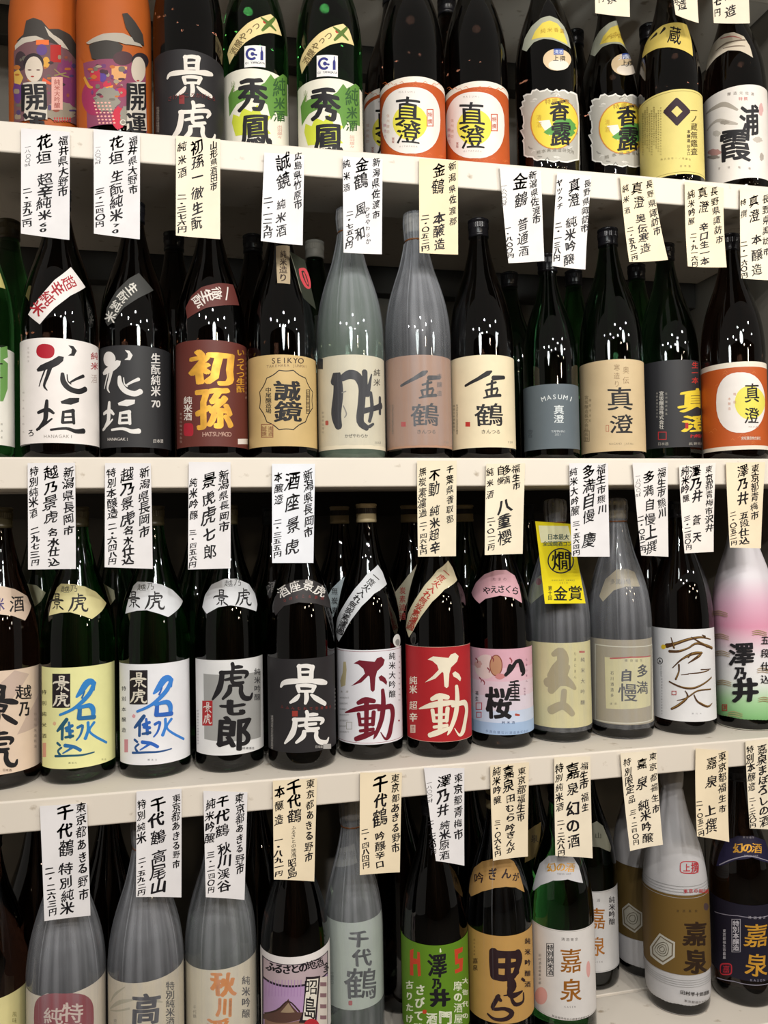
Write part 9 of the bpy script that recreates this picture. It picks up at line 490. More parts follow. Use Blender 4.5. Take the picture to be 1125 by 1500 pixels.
['silver-white wrapped bottle with red stamp and brown band, bottom shelf',.7507,.0928,4,-.5588,'brown','black',.0515,.392,'std',None,[['printed_wrapper','silver-white wrapper with a brown band',.0016,[['G','#6a5226',[[-164,69.6],[164,69.6],[164,197.5],[-164,197.5]]],['G','#9a9a9a',[[-164,211.6],[164,211.6],[164,212.4],[-164,212.4]]],['G','#9a9a9a',[[-164,207.1],[164,207.1],[164,207.8],[-164,207.8]]],['G','#9a9a9a',[[-164,202.5],[164,202.5],[164,203.3],[-164,203.3]]],['G','#9a9a9a',[[-164,197.9],[164,197.9],[164,198.6],[-164,198.6]]],['G','#9a9a9a',[[-164,193.2],[164,193.2],[164,194],[-164,194]]],['G','#a0a0a0',[[-164,60.6],[164,60.6],[164,61.4],[-164,61.4]]],['G','#a0a0a0',[[-164,57],[164,57],[164,57.8],[-164,57.8]]],['G','#a0a0a0',[[-164,53.5],[164,53.5],[164,54.3],[-164,54.3]]],['G','#a0a0a0',[[-164,49.9],[164,49.9],[164,50.7],[-164,50.7]]],['G','#b9b6ac',[[-47.2,97.1],[-26.1,128.9],[-2.2,121.1],[-3.2,96.6],[-22.1,78.5],[-46.6,83.4]]],['G','#6a5e4c',[[-42.4,98.7],[-25.3,125.2],[-4.8,118.6],[-6.1,97.9],[-22,82.5],[-41.8,87.4]]],['G','#b3b0a4',[[-39.7,99.2],[-24.5,123.1],[-7.1,117],[-8,99.1],[-21.9,85.3],[-39,89.9]]],['S','#5d5648',[-12.4,107.3,1.2,-13.2,102.3,1.2,-15.6,97,1.2,-20.4,93.5,1.2,-25.3,92.4,1.2,-29.8,92.8,1.2,-33.6,94.6,1.2,-36.2,98.4,1.2,-33.3,104.6,1.2,-29.2,109.8,1.2,-24.7,113.7,1.2,-19.7,116.4,1.2,-15.1,115.9,1.2,-12.9,111.9,1.2,-12.4,107.3,1.2],0],['S','#5d5648',[-15.7,106.3,1.2,-16.3,103,1.2,-17.9,99.4,1.2,-21.1,97,1.2,-24.4,96.3,1.2,-27.3,96.6,1.2,-29.8,97.9,1.2,-31.3,100.5,1.2,-29.6,104.6,1.2,-27,107.9,1.2,-24,110.5,1.2,-20.7,112.3,1.2,-17.5,112,1.2,-16.1,109.4,1.2,-15.7,106.3,1.2],0],['S','#5d5648',[-18.8,105.4,1.2,-19.1,103.5,1.2,-20,101.5,1.2,-21.8,100.1,1.2,-23.6,99.8,1.2,-25.2,100,1.2,-26.5,100.7,1.2,-27.3,102.2,1.2,-26.4,104.4,1.2,-25,106.2,1.2,-23.4,107.6,1.2,-21.5,108.6,1.2,-19.8,108.5,1.2,-19,107,1.2,-18.8,105.4,1.2],0],['T','#2c1d12','嘉',32.3,134.2,44.9,-7,1.4,39.8,.065,1],['T','#2c1d12','泉',32,90.5,44.2,-7.1,1.4,40.9,.065,1],['T','#3a2a1a','清',3.1,172.2,4.4,.5,.1,4.7,0,0],['T','#3a2a1a','酒',12.4,173,4.6,.2,.1,4.7,0,0],['T','#3a2a1a','嘉',22.2,172.9,4.9,-.3,.1,4.7,0,0],['T','#3a2a1a','泉',32.9,171.8,5.5,-.9,.2,4.7,0,0],['G','#4a3a3c',[[69.1,168.3],[64.5,167.2],[61.4,165.5],[56.5,166.9],[52.6,168.7],[50.1,172],[49.6,175.1],[50.3,178.4],[52.9,179.7],[57.2,178.8],[61.4,176.3],[65.9,172.6]]],['S','#b8303a',[46.5,238.1,1.4,45.1,234.3,1.4,43.9,232.9,1.4,42.4,232,1.4,40.5,231.5,1.4,38.1,231.3,1.4,35.1,231.3,1.4,30.9,231.6,1.4,20,232.4,1.5,16.3,232.6,1.5,14,233,1.5,12.3,233.5,1.5,11.1,234.3,1.5,10.3,235.4,1.5,9.9,237,1.5,10,241,1.5,10.5,245.1,1.4,11.2,246.7,1.4,12.3,247.8,1.4,13.7,248.6,1.4,15.6,249.2,1.4,18.3,249.6,1.4,22.4,249.7,1.4,34.4,248.7,1.4,39.2,248,1.4,42.3,247.1,1.4,44.6,246.1,1.3,46.2,245,1.4,47.2,243.6,1.4,47.5,242,1.4,46.5,238.1,1.4],1],['T','#b8303a','上',21.6,240.7,12.3,-.5,1.5,11.7,.03,1],['T','#b8303a','撰',38.2,239.3,16.6,-2.5,3.4,14.7,.03,1],['T','#b8303a','東',16.6,204.5,7.1,.6,-.3,6.8,.02,0],['T','#b8303a','京',25.2,204.7,7.7,-.3,.1,6.8,.02,0],['T','#b8303a','の',34.7,203.8,8.7,-1.4,.6,6.8,.02,0],['T','#b8303a','銘',45.7,201.4,10.8,-2.9,1.2,6.7,.02,0],['T','#b8303a','酒',61.1,196.3,22.7,-8.9,3.4,5.8,.02,0],['C','#3a3634','田村半十郎謹醸',7.3,41.5,55.2,33.9,7.7,-.9,.2,7,.03],['C','#5a5654','東京都福生市福生',11.7,28.2,52.5,21.3,5.3,-.8,.1,4.3,0]],(383,9,'#bdbcbe')]],'sake bottles on the bottom shelf'],
['black bottle with a navy label and gold characters, rightmost on the bottom shelf',.8725,.086,4,-.6312,'brown','black',.0515,.392,'std',None,[['label','navy label with gold characters',.0004,[['G','#1a1726',[[-67.8,45.4],[73.3,45.4],[73.3,169.7],[-67.8,169.7]]],['S','#8a8694',[-49.4,140.9,1.3,-6,150.1,1.2,46.7,150,1.2],0],['S','#8a8694',[-48.1,30.1,2.1,-14.9,39.4,1.2,41.7,39.6,1.2],0],['T','gold','嘉',23.3,120.3,40.5,-1.2,1.2,37.7,.055,1],['T','gold','泉',22.4,72.7,38.9,-.8,1.2,37.7,.055,1],['G','#a39fa8',[[-15.8,141.2],[-1.6,144.8],[-1.6,145.8],[-15.8,142.2]]],['G','#a39fa8',[[-17.4,86.6],[-3.2,90.8],[-3.1,91.8],[-17.4,87.7]]],['G','#a39fa8',[[-17.4,86.6],[-16.4,87],[-14.8,142.5],[-15.8,142.2]]],['G','#a39fa8',[[-4.1,90.6],[-3.2,90.8],[-1.6,145.8],[-2.5,145.7]]],['C','#c9c5cc','特別本醸造',-9,136.3,-10.2,96,10.7,3,.3,10.3,.02],['C','#c9c5cc','東京都福生市嘉泉',-29,117.4,-30.5,72.5,6,2.5,.2,6,.02],['S','#b52a36',[-18.3,58.2,2,-18.6,53.6,2,-19.1,51.7,2,-20,50.2,2,-21.3,48.9,2,-23.2,47.6,2,-28.3,45.3,2,-33.8,42.9,2.1,-36,42.3,2.1,-37.6,42.3,2.1,-38.6,43,2.1,-39.2,44.5,2.1,-39.2,49,2.1,-38.8,53.7,2.1,-38.1,55.9,2.1,-37,57.6,2.1,-35.4,59.2,2.1,-33.1,60.7,2.1,-27.7,63.3,2,-22.7,65.2,2,-20.8,65.5,2,-19.5,65.2,2,-18.7,64.3,2,-18.3,62.7,2,-18.3,58.2,2],1],['T','#b52a36','嘉',-28,54.3,12.6,5.5,.4,12.3,.04,1],['C','#8a8694','KASEN',12.2,47.5,33.7,47,5.7,-.1,.2,5.5,0],['C','#a39fa8','清酒東京',12.7,150.2,38.3,148.9,5.5,-.2,.2,4.8,0]],None],['neck_label','navy neck band with gold writing',.0005,[['G','#1d1938',[[-44.4,220],[-39.6,241.6],[-29.7,265.7],[-3.2,277.4],[31.8,278.3],[80.9,263.1],[80.7,225.3],[23,246.1],[-8,239.9],[-34.5,223.5]]],['S','#9a96a4',[-37.2,224.6,1.6,-10.2,241.4,1.5,23.3,247.9,1.4,74.2,230.6,.9],1],['T','gold','幻',-2.7,258.4,20.7,3.6,-1.1,16,.035,0],['T','gold','の',16.2,260.2,21.9,.4,2.5,16.1,.035,0],['T','gold','酒',37.4,258.9,26.5,-3.7,7.4,15.3,.035,0],['C','#a39fa8','東京福生',11,275.9,33.3,275.6,5.8,-.1,.9,3.2,0],['C','#a39fa8','TOKYO SAKE',8.7,248.6,34.8,248.3,4.3,0,.6,3.3,0]],None]],'sake bottles on the bottom shelf'],
['rear dark bottle with tan neck band beside the orange-label bottle, bottom shelf',.5251,.1706,4,-.3898,'darkgreen','brown',.0515,.392,'std',None,[['neck_label','tan neck band',.0005,[['G','#7d6a3a',[[-14.4,286.2],[8.1,295.3],[31.6,300.2],[19.4,275],[7.1,249.3],[-14.5,238.6]]],['T','#3a3020','泉',6.9,276.5,17.4,0,1.2,11.8,.03,1]],None]],'sake bottles on the bottom shelf'],
['dark bottle in the rear right of the dark red square label, bottom shelf',-.1796,.19,4,.1375,'brown','black',.0515,.392,'std',None,[],'sake bottles on the bottom shelf'],
['dark bottle in the rear right of the orange-character label, bottom shelf',.0504,.19,4,-.0388,'brown','black',.0515,.392,'std',None,[],'sake bottles on the bottom shelf'],
['dark bottle in the rear left of the bright green label, bottom shelf',.295,.21,4,-.2202,'brown','black',.0515,.392,'std',None,[],'sake bottles on the bottom shelf'],
['dark bottle in the rear right of the bright green label, bottom shelf',.4191,.2,4,-.3102,'brown','black',.0515,.392,'std',None,[],'sake bottles on the bottom shelf'],
['dark bottle in the rear at the far left of the bottom shelf',-.2875,.1962,4,.217,'brown','black',.0515,.392,'std',None,[],'sake bottles on the bottom shelf'],
]
for i, B in enumerate(BOTTLES): build_bottle(i, B)
# ------------------------------------------------------------------ paper price tags and hanging cards (mm on the sheet)
CARDS = [
['price_tag','white price tag reading 2,592 yen, leftmost on the top shelf edge','price tag',[-.2262,-.004,1.9451],0,[[-30.7,-.3],[31.1,.3],[30,-150.1],[-31.5,-144.7]],'#e2dfe0',.2,'price tags on the top shelf edge',[['C','#17151a','福井県大野市',22.9,-13.2,22.4,-83.1,14.3,1.2,.1,14.8,.022],['C','#17151a','花垣',-1.3,-17.9,-1.5,-38.3,21,1.8,.1,21.6,.03],['C','#17151a','超辛純米',-1.4,-69.2,-1.7,-117.2,20.3,1.5,.1,17,.028],['C','#17151a','60',-2.7,-130.7,-2.7,-137.7,18.5,1.2,0,7.4,.02],['C','#17151a','一八〇〇㎖',-22.3,-25.3,-22.4,-49.8,8,.7,0,6.5,0],['C','#17151a','二・五九二円',-23.2,-85.7,-23.5,-131.3,12.8,.9,.1,9.7,.022]]],
['price_tag','white price tag reading 3,240 yen, second on the top shelf edge','price tag',[-.1338,-.004,1.9522],0,[[-30.4,.1],[30.8,-.1],[29.3,-150.6],[-31,-145.9]],'#e2dfe0',.2,'price tags on the top shelf edge',[['C','#17151a','福井県大野市',21.3,-12,20.6,-81.3,13.6,1.1,.1,14.7,.022],['C','#17151a','花垣',-.6,-17.3,-.8,-37.7,21.1,1.8,.2,21.7,.03],['C','#17151a','生酛純米',-1,-63.8,-1.5,-118.1,18.5,1.4,.2,19.2,.024],['C','#17151a','70',-1.7,-132.6,-1.7,-140.3,17.9,1.2,.1,8.1,.02],['C','#17151a','一八〇〇㎖',-24.6,-24.8,-24.8,-46.5,8.2,.7,0,5.8,0],['C','#17151a','三・二四〇円',-22.6,-85.9,-22.9,-132.3,13.3,.9,.1,9.9,.022]]],
['price_tag','cream price tag reading 2,376 yen, third on the top shelf edge','price tag',[-.0243,-.004,1.9531],0,[[-30.2,-.1],[30.6,.1],[28.8,-144.2],[-31.8,-143.4]],'#ebdfc8',.3,'price tags on the top shelf edge',[['C','#17151a','山形県酒田市',21.3,-10.1,20.6,-69.2,10.8,.9,.2,12.5,.022],['C','#17151a','初孫一徹生酛',-1.5,-13.8,-2.8,-123.8,18,1.4,.3,21.6,.02],['C','#17151a','純米酒',-21.5,-16.1,-21.9,-52.6,13.3,1.1,.2,15.9,.022],['C','#17151a','二・三七六円',-22.9,-87.2,-23.5,-133.8,13.2,.9,.1,9.9,.022]]],
['price_tag','white price tag reading 2,129 yen, fourth on the top shelf edge','price tag',[.0969,-.004,1.94],0,[[-28.7,-.7],[29,.7],[24.1,-133.4],[-35.7,-131.7]],'#e2dfe0',.5,'price tags on the top shelf edge',[['C','#17151a','広島県竹原市',19.5,-1.9,18.3,-73.3,12.7,1,.2,14.8,.022],['C','#17151a','誠鏡',-1.1,-13.2,-1.5,-39.3,23.1,1.9,.4,27,.025],['C','#17151a','純米酒',-5.5,-75.6,-6.1,-113.4,15.3,1,.3,17.9,.022],['C','#17151a','二・一二九円',-24.5,-70.9,-25.3,-121.8,13.8,.9,.2,10.8,.022]]],
['price_tag','white price tag reading 2,750 yen, fifth on the top shelf edge','price tag',[.2122,-.004,1.9438],0,[[-29.8,-.2],[30.1,.2],[25.9,-143],[-31.6,-144.5]],'#e2dfe0',.3,'price tags on the top shelf edge',[['C','#17151a','新潟県佐渡市',20,-5.6,18.6,-84,12.5,.9,.3,14.3,.022],['C','#17151a','金鶴',-2,-10.9,-2.5,-34.9,22.6,1.8,.5,25.4,.025],['C','#17151a','風和',-5,-77.1,-5.7,-113.8,17.5,1.2,.4,20,.03],['C','#17151a','かぜやわらか',6.3,-76.5,5.4,-124.9,8,.5,.2,9.2,.006],['C','#17151a','純米酒',-24.6,-12,-25.2,-46.5,11.6,.9,.2,13.3,.022],['C','#17151a','二・七五〇円',-21.5,-84.9,-22.3,-133,12.3,.8,.2,10.2,.022]]],
['price_tag','cream price tag reading 2,052 yen, sixth on the top shelf edge','price tag',[.3288,-.004,1.951],0,[[-30.5,-1.3],[30.8,1.3],[26.5,-144.6],[-33.1,-145]],'#e9d8b6',.3,'price tags on the top shelf edge',[['C','#17151a','新潟県佐渡郡',21.8,-9.1,19.9,-93.9,13,1,.3,14.6,.022],['C','#17151a','金鶴',-.5,-15.7,-1.1,-42.3,23.6,1.9,.6,26.5,.025],['C','#17151a','本醸造',-1.8,-91.2,-2.6,-129.9,19.8,1.3,.4,20.5,.02],['C','#17151a','二・〇五二円',-22.9,-90.3,-23.9,-137.2,13.6,.9,.2,10,.022]]],
['price_tag','white price tag reading 1,800 yen, seventh on the top shelf edge','price tag',[.46,-.004,1.9481],0,[[-34.1,1],[34.5,-1],[34,-144],[-24.3,-150.2]],'#e3dedb',.4,'price tags on the top shelf edge',[['C','#17151a','新潟県佐渡市',19.6,-9.2,24.6,-78.7,13.7,1,.4,14.8,.022],['C','#17151a','金鶴',.1,-21.8,.5,-50.3,24.8,1.9,.7,27.1,.025],['C','#17151a','普通酒',.6,-88.2,1.2,-129.7,19.9,1.2,.5,21.8,.02],['C','#17151a','一八〇〇㎖',-27.7,-30.2,-28.4,-57.5,9.5,.7,.2,7.2,0],['C','#17151a','一・八〇〇円',-23.4,-95.1,-20.5,-138.8,11.9,.7,.2,9.3,.022]]],
['price_tag','white price tag reading 2,138 yen, eighth on the top shelf edge','price tag',[.5499,-.004,1.9463],0,[[-29.1,.2],[29.4,-.2],[10.6,-153.1],[-43.1,-149.1]],'#e3dedb',.7,'price tags on the top shelf edge',[['C','#17151a','長野県諏訪市',21.5,-13.1,14.6,-85.7,14.1,1,.4,15.1,.022],['C','#17151a','真澄',-.5,-19.1,-1.2,-42.3,21.4,1.6,.6,23.1,.024],['C','#17151a','純米吟醸',-7.4,-76.7,-13.6,-137.5,19.7,1.2,.6,21.2,.02],['C','#17151a','ヤツクチ',-25,-16.4,-26,-53.3,11.4,.8,.3,12.4,.022],['C','#17151a','二・一三八円',-28.9,-82.9,-35,-135.8,13,.8,.3,11.2,.022]]],
['price_tag','cream price tag reading 2,592 yen, ninth on the top shelf edge','price tag',[.6566,-.004,1.9493],0,[[-28.6,.7],[28.9,-.7],[46.4,-133.6],[-19.2,-139.2]],'#e9d9bb',.8,'price tags on the top shelf edge',[['C','#17151a','長野県諏訪市',22.9,-9.6,32,-85.5,13.8,1,.4,14.5,.022],['C','#17151a','真澄',.5,-17.2,2.4,-39.5,20.5,1.5,.7,21.7,.02],['C','#17151a','奥伝寒造',6.3,-66.2,10,-113.9,18.8,1.2,.5,17,.016],['C','#17151a','純米酒',-19.5,-19.3,-17.2,-54.8,11.9,.9,.4,12.6,.022],['C','#17151a','二・五九二円',-13.3,-85,-9,-132,12.8,.8,.3,10,.022]]],
['price_tag','cream price tag reading 2,916 yen, tenth on the top shelf edge','price tag',[.7782,-.004,1.9468],0,[[-35.3,2.3],[35.7,-2.3],[30.2,-137.3],[-37.6,-138.2]],'#e9d9bb',.8,'price tags on the top shelf edge',[['C','#17151a','長野県諏訪市',18.3,-9.7,23.8,-89.6,15.2,1,.5,15.7,.022],['C','#17151a','真澄',-2.7,-13.8,-3.4,-36.7,21.3,1.5,.7,22.2,.02],['C','#17151a','辛口生一本',-3.2,-70.5,-5.2,-128.1,18.6,1.1,.5,15.3,.018],['C','#17151a','純米吟醸',-23.6,-17.4,-25,-62.1,14.1,1,.5,14.7,.022],['C','#17151a','二・九一六円',-22.7,-85.3,-24.3,-133.4,13.2,.8,.3,10.2,.022]]],
['price_tag','cream price tag reading 2,160 yen, rightmost on the top shelf edge','price tag',[.8748,-.004,1.9457],0,[[-30.1,1.2],[30.4,-1.2],[24.8,-151.6],[-35.4,-150.6]],'#ebdfc8',.4,'price tags on the top shelf edge',[['C','#17151a','長野県諏訪市',18.3,-14.2,15.1,-102.7,14.8,1,.5,15,.022],['C','#17151a','真澄',-4.8,-18.9,-5.7,-44.1,21.1,1.5,.8,21.6,.02],['C','#17151a','本醸造',-2.6,-83.8,-4.4,-134.4,21.1,1.2,.8,21.5,.018],['C','#17151a','特撰',-24.6,-23.1,-25.3,-42.6,13.7,1,.5,14,.022],['C','#17151a','二・一六〇円',-27,-92.9,-28.9,-145.1,13.6,.8,.4,11.1,.022]]],
['price_tag','cream price tag at the top photo edge above the torn-label pair','price tag',[.6263,-.004,2.3662],0,[[-30.8,-4.6],[31.1,4.7],[25.9,-157.5],[-35.2,-159.9]],'#ebdfc8',.3,'price tags on the shelf edge above the frame',[['C','#17151a','本醸造上撰',-.8,-50,-3.2,-131.2,19.6,2.6,.6,21.1,.02],['C','#17151a','一八〇〇円',-21.6,-81.3,-23.1,-135.2,11,1.5,.3,11.9,.022]]],
['price_tag','cream price tag at the top photo edge above the diamond label','price tag',[.7463,-.004,2.3822],0,[[-29.2,-2.4],[29.4,2.4],[28.2,-169.9],[-14.5,-162.6]],'#ebdfc8',.6,'price tags on the shelf edge above the frame',[['C','#17151a','一ノ蔵醸造',2.8,-35.3,-.6,-142.7,19.5,2.6,.7,20.6,.02],['C','#17151a','二一六〇円',-11.8,-80.3,-13.8,-141.9,11.5,1.5,.4,12.1,.022]]],
['price_tag','cream price tag at the top photo edge above the grey landscape label','price tag',[.837,-.004,2.3979],0,[[-35.8,-5.4],[36.2,5.5],[33.5,-173.9],[-33.1,-180.8]],'#e9dcc6',.3,'price tags on the shelf edge above the frame',[['C','#17151a','浦霞本醸造',2.5,-39,-1.5,-156.6,22,3,.8,22.8,.022],['C','#17151a','二一六七円',-23.3,-90.4,-25.7,-162,14.5,1.9,.5,15.1,.022]]],
['price_tag','white price tag reading 2,973 yen, leftmost on the second shelf edge','price tag',[-.2216,-.004,1.4916],0,[[-29.7,-.3],[30,.3],[30.5,-143.1],[-29.6,-142.4]],'#e2dfe0',.3,'price tags on the second shelf edge',[['C','#17151a','新潟県長岡市',21.6,-12.5,21,-90.9,15.4,-.1,.1,16.6,.022],['C','#17151a','越乃景虎',-.4,-13.5,-1.7,-73.1,20.8,-.2,.1,21,.025],['C','#17151a','名水仕込',1.9,-93.8,2.8,-132.9,15.9,-.4,.1,13.8,.02],['C','#17151a','特別純米酒',-22.2,-11.5,-22.5,-67,12.1,-.1,.1,14.7,.022],['C','#17151a','二九七三円',-21.1,-91.2,-21.4,-133.5,12.1,-.3,.1,11.2,.022]]],
['price_tag','white price tag reading 2,648 yen, second on the second shelf edge','price tag',[-.1233,-.004,1.4913],0,[[-29.9,0],[30.2,0],[31.4,-145.6],[-31.1,-141.6]],'#e2dfe0',.3,'price tags on the second shelf edge',[['C','#17151a','新潟県長岡市',21.4,-13.5,20.6,-94.3,16,-.2,.2,17.1,.022],['C','#17151a','越乃景虎',-.9,-16,-1.5,-76,20.3,-.2,.2,21.2,.024],['C','#17151a','名水仕込',-.1,-92.7,-.4,-133,15.9,-.3,.1,14.3,.02],['C','#17151a','特別本醸造',-21.9,-13.6,-20.9,-68.8,13.9,-.1,.1,14.6,.022],['C','#17151a','二・六四八円',-20.6,-86.5,-21,-134.4,12,-.3,.1,10.2,.022]]],
['price_tag','white price tag reading 3,456 yen, third on the second shelf edge','price tag',[-.0139,-.004,1.4928],0,[[-28.4,0],[28.7,0],[26.8,-149.3],[-31.1,-149.4]],'#e2dfe0',.2,'price tags on the second shelf edge',[['C','#17151a','新潟県長岡市',19.1,-17.6,18.2,-90.7,15.4,-.1,.2,15.5,.022],['C','#17151a','景虎虎七郎',-1,-25.2,-2.2,-125.8,21.2,-.3,.3,25,.026],['C','#17151a','純米吟醸',-22.2,-29.2,-22.7,-73.9,11.8,-.1,.2,14,.022],['C','#17151a','三・四五六円',-24,-98.4,-24.5,-143.4,11.2,-.3,.1,9.5,.022]]],
['price_tag','white price tag reading 2,355 yen, fourth on the second shelf edge','price tag',[.1033,-.004,1.4904],0,[[-30.6,0],[30.9,0],[26.1,-142.5],[-32.6,-141]],'#e4e6ec',.2,'price tags on the second shelf edge',[['C','#17151a','新潟県長岡市',21.2,-15.4,19.9,-98.9,14.7,-.2,.3,16.9,.022],['C','#17151a','酒座景虎',-1.6,-25,-3,-118.3,23.5,-.3,.4,27.2,.035],['C','#17151a','本醸造',-21.6,-19.3,-22,-50.8,13.8,-.1,.2,16,.02],['C','#17151a','二・三五五円',-24.2,-82.7,-24.9,-129.3,12.4,-.2,.1,9.9,.022]]],
['price_tag','cream price tag reading 2,467 yen, fifth on the second shelf edge','price tag',[.3165,-.004,1.4952],0,[[-30.5,0],[30.8,0],[25.8,-142.8],[-33,-142.1]],'#e4d8be',.4,'price tags on the second shelf edge',[['C','#17151a','千葉県香取郡',19.9,-13.3,18.3,-88.1,12.1,-.1,.3,13.4,.022],['C','#17151a','不動',-4.4,-21.4,-4.8,-42.4,19.5,-.1,.5,21.7,.03],['C','#17151a','純米超辛',-5.5,-74.3,-6.7,-129.3,17.2,-.3,.4,19.1,.018],['C','#17151a','無炭素濾過',-23,-17.1,-24.2,-78.2,14.1,-.1,.3,15.8,.022],['C','#17151a','二・四六七円',-23.9,-95.3,-24.7,-135.1,11.9,-.2,.2,8.4,.022]]],
['price_tag','cream price tag reading 2,012 yen, sixth on the second shelf edge','price tag',[.425,-.004,1.4911],0,[[-31.1,-.6],[31.4,.6],[22.5,-137.6],[-38.9,-137.9]],'#e8dcc4',.5,'price tags on the second shelf edge',[['C','#17151a','福生市',16.6,-8.3,16,-34.7,14.1,0,.3,14,.022],['C','#17151a','多満',2.1,-10,1.7,-25.2,13.3,0,.4,14.5,.022],['C','#17151a','自慢',-8.8,-10.5,-9.2,-26.8,13.2,0,.3,14.4,.022],['C','#17151a','純米酒',-25.2,-12.8,-26,-47.2,12.4,-.1,.3,13.5,.022],['C','#17151a','八重櫻',-4.3,-64.2,-5.4,-112.1,24.9,-.4,.6,25.4,.03],['C','#17151a','二・〇一二円',-26.9,-85.6,-27.9,-127.4,13.1,-.2,.2,8.9,.022]]],
['price_tag','white price tag reading 3,564 yen, seventh on the second shelf edge','price tag',[.5616,-.004,1.4917],0,[[-32.6,0],[33,0],[29.6,-146.2],[-33.3,-144.6]],'#e2dfe0',.3,'price tags on the second shelf edge',[['C','#17151a','福生市熊川',20.1,-10,20.3,-72,16.5,-.1,.5,16.4,.016],['C','#17151a','多満自慢',-2,-13.7,-1.5,-82.4,23.7,-.2,.7,24.2,.028],['C','#17151a','慶',-2.1,-119,-2.1,-119,26.1,-.5,.8,27.7,.03],['C','#17151a','純米大吟醸',-25.7,-13.6,-24.8,-73.9,14.6,-.1,.4,15.6,.018],['C','#17151a','三・五六四円',-24.2,-94.1,-25.4,-138.5,13,-.3,.3,9.4,.022]]],
['price_tag','white price tag reading 2,052 yen, eighth on the second shelf edge','price tag',[.6674,-.004,1.4925],0,[[-31.1,0],[31.4,0],[23.7,-149.5],[-22,-146.4]],'#e3dedb',.6,'price tags on the second shelf edge',[['C','#17151a','福生市熊川',19.3,-16.5,17.3,-80.1,16.2,-.1,.5,16.9,.022],['C','#17151a','多満自慢上撰',-3.9,-23.3,-3,-132.9,21.2,-.3,.7,22.1,.026],['C','#17151a','一八〇〇㎖',-22,-21,-22.9,-50.8,10.1,-.1,.2,7.9,0],['C','#17151a','二・〇五二円',-19.6,-88.7,-19,-138.5,11.8,-.2,.3,10.5,.022]]],
['price_tag','white price tag reading 3,240 yen, ninth on the second shelf edge','price tag',[.7509,-.004,1.4903],0,[[-32.9,-2.3],[33.3,2.4],[21.8,-141.4],[-31.8,-142.5]],'#e9e1da',.6,'price tags on the second shelf edge',[['C','#17151a','東京都青梅市沢井',20.5,-9.1,17.4,-102.6,14.9,-.1,.5,14.2,.022],['C','#17151a','澤乃井',-4.3,-12.3,-2.7,-51.8,21.8,-.1,.7,21,.022],['C','#17151a','蒼天',-4.9,-90,-5.8,-116.8,18.3,-.3,.6,18.8,.016],['C','#17151a','純米吟醸',-21.9,-11,-23.4,-55.6,14.7,-.1,.5,15.2,.022],['C','#17151a','三・二四〇円',-22.2,-87.2,-23.7,-133.7,13,-.2,.3,9.9,.022]]],
['price_tag','cream price tag reading 2,052 yen, rightmost on the second shelf edge','price tag',[.8391,-.004,1.4931],0,[[-36.3,-.4],[36.7,.4],[19.3,-140.6],[-35.7,-138.2]],'#ead9bc',.6,'price tags on the second shelf edge',[['C','#17151a','東京都青梅市',17.8,-10.1,12.1,-87.2,16.3,-.1,.6,16.4,.022],['C','#17151a','澤乃井',-7.2,-14.6,-6.6,-58.4,24.2,-.1,.8,23.2,.024],['C','#17151a','五段仕込',-7.1,-85.9,-8.6,-127.9,19.7,-.3,.5,14.9,.018],['C','#17151a','二・〇五二円',-26.7,-84,-28.3,-130.6,13.4,-.2,.3,9.9,.022]]],
['price_tag','white price tag reading 2,263 yen, leftmost on the third shelf edge','price tag',[-.2097,-.004,1.0352],0,[[-29.2,.7],[29.5,-.7],[33.6,-148.1],[-24.1,-149.1]],'#e2dfe0',.3,'price tags on the third shelf edge',[['C','#17151a','東京都あきる野市',21.8,-5.6,24.6,-119.7,13.5,-1.4,.1,16.2,.016],['C','#17151a','千代鶴',.9,-11.1,3.8,-57.9,21.3,-2.1,.2,24.6,.032],['C','#17151a','特別純米',3.4,-85,4.4,-136.1,19.4,-2.2,.1,18,.026],['C','#17151a','二・二六三円',-17.3,-84.8,-14.4,-139.2,12,-1.4,.1,11.4,.022]]],
['price_tag','white price tag reading 2,592 yen, second on the third shelf edge','price tag',[-.087,-.004,1.0438],0,[[-29.5,.6],[29.9,-.6],[28.2,-147.1],[-30.9,-139.3]],'#e2dfe0',.3,'price tags on the third shelf edge',[['C','#17151a','東京都あきる野市',22.6,-13,21.7,-102.2,11.6,-1.1,.1,13.5,.022],['C','#17151a','千代鶴',-2.4,-18.7,-2.9,-62.9,22.3,-2.1,.2,23.4,.032],['C','#17151a','高尾山',-.9,-89.8,-1.3,-129,22.3,-2.4,.2,20.8,.032],['C','#17151a','特別純米',-22.7,-16.8,-23.2,-62.6,13.3,-1.3,.2,15.8,.018],['C','#17151a','二・五九二円',-23.2,-91.7,-23.6,-134.3,12,-1.3,.1,9,.022]]],
['price_tag','white price tag reading 3,240 yen, third on the third shelf edge','price tag',[.0019,-.004,1.0341],0,[[-29.9,3.3],[30.2,-3.3],[23.9,-150.4],[-28.3,-140.1]],'#e2dfe0',.4,'price tags on the third shelf edge',[['C','#17151a','東京都あきる野市',19.4,-11.3,18.1,-108.5,12.6,-1.2,.2,14.6,.022],['C','#17151a','千代鶴',-3.8,-13.7,-4.3,-53.7,20.4,-1.9,.3,21.2,.03],['C','#17151a','秋川渓谷',-2.6,-77.8,-3.3,-129.1,19.1,-2,.2,18.1,.024],['C','#17151a','純米吟醸',-20.9,-16.4,-21.5,-62,14.4,-1.4,.2,16.1,.018],['C','#17151a','三・二四〇円',-20.5,-84.4,-21,-131.3,11.1,-1.2,.1,9.9,.022]]],
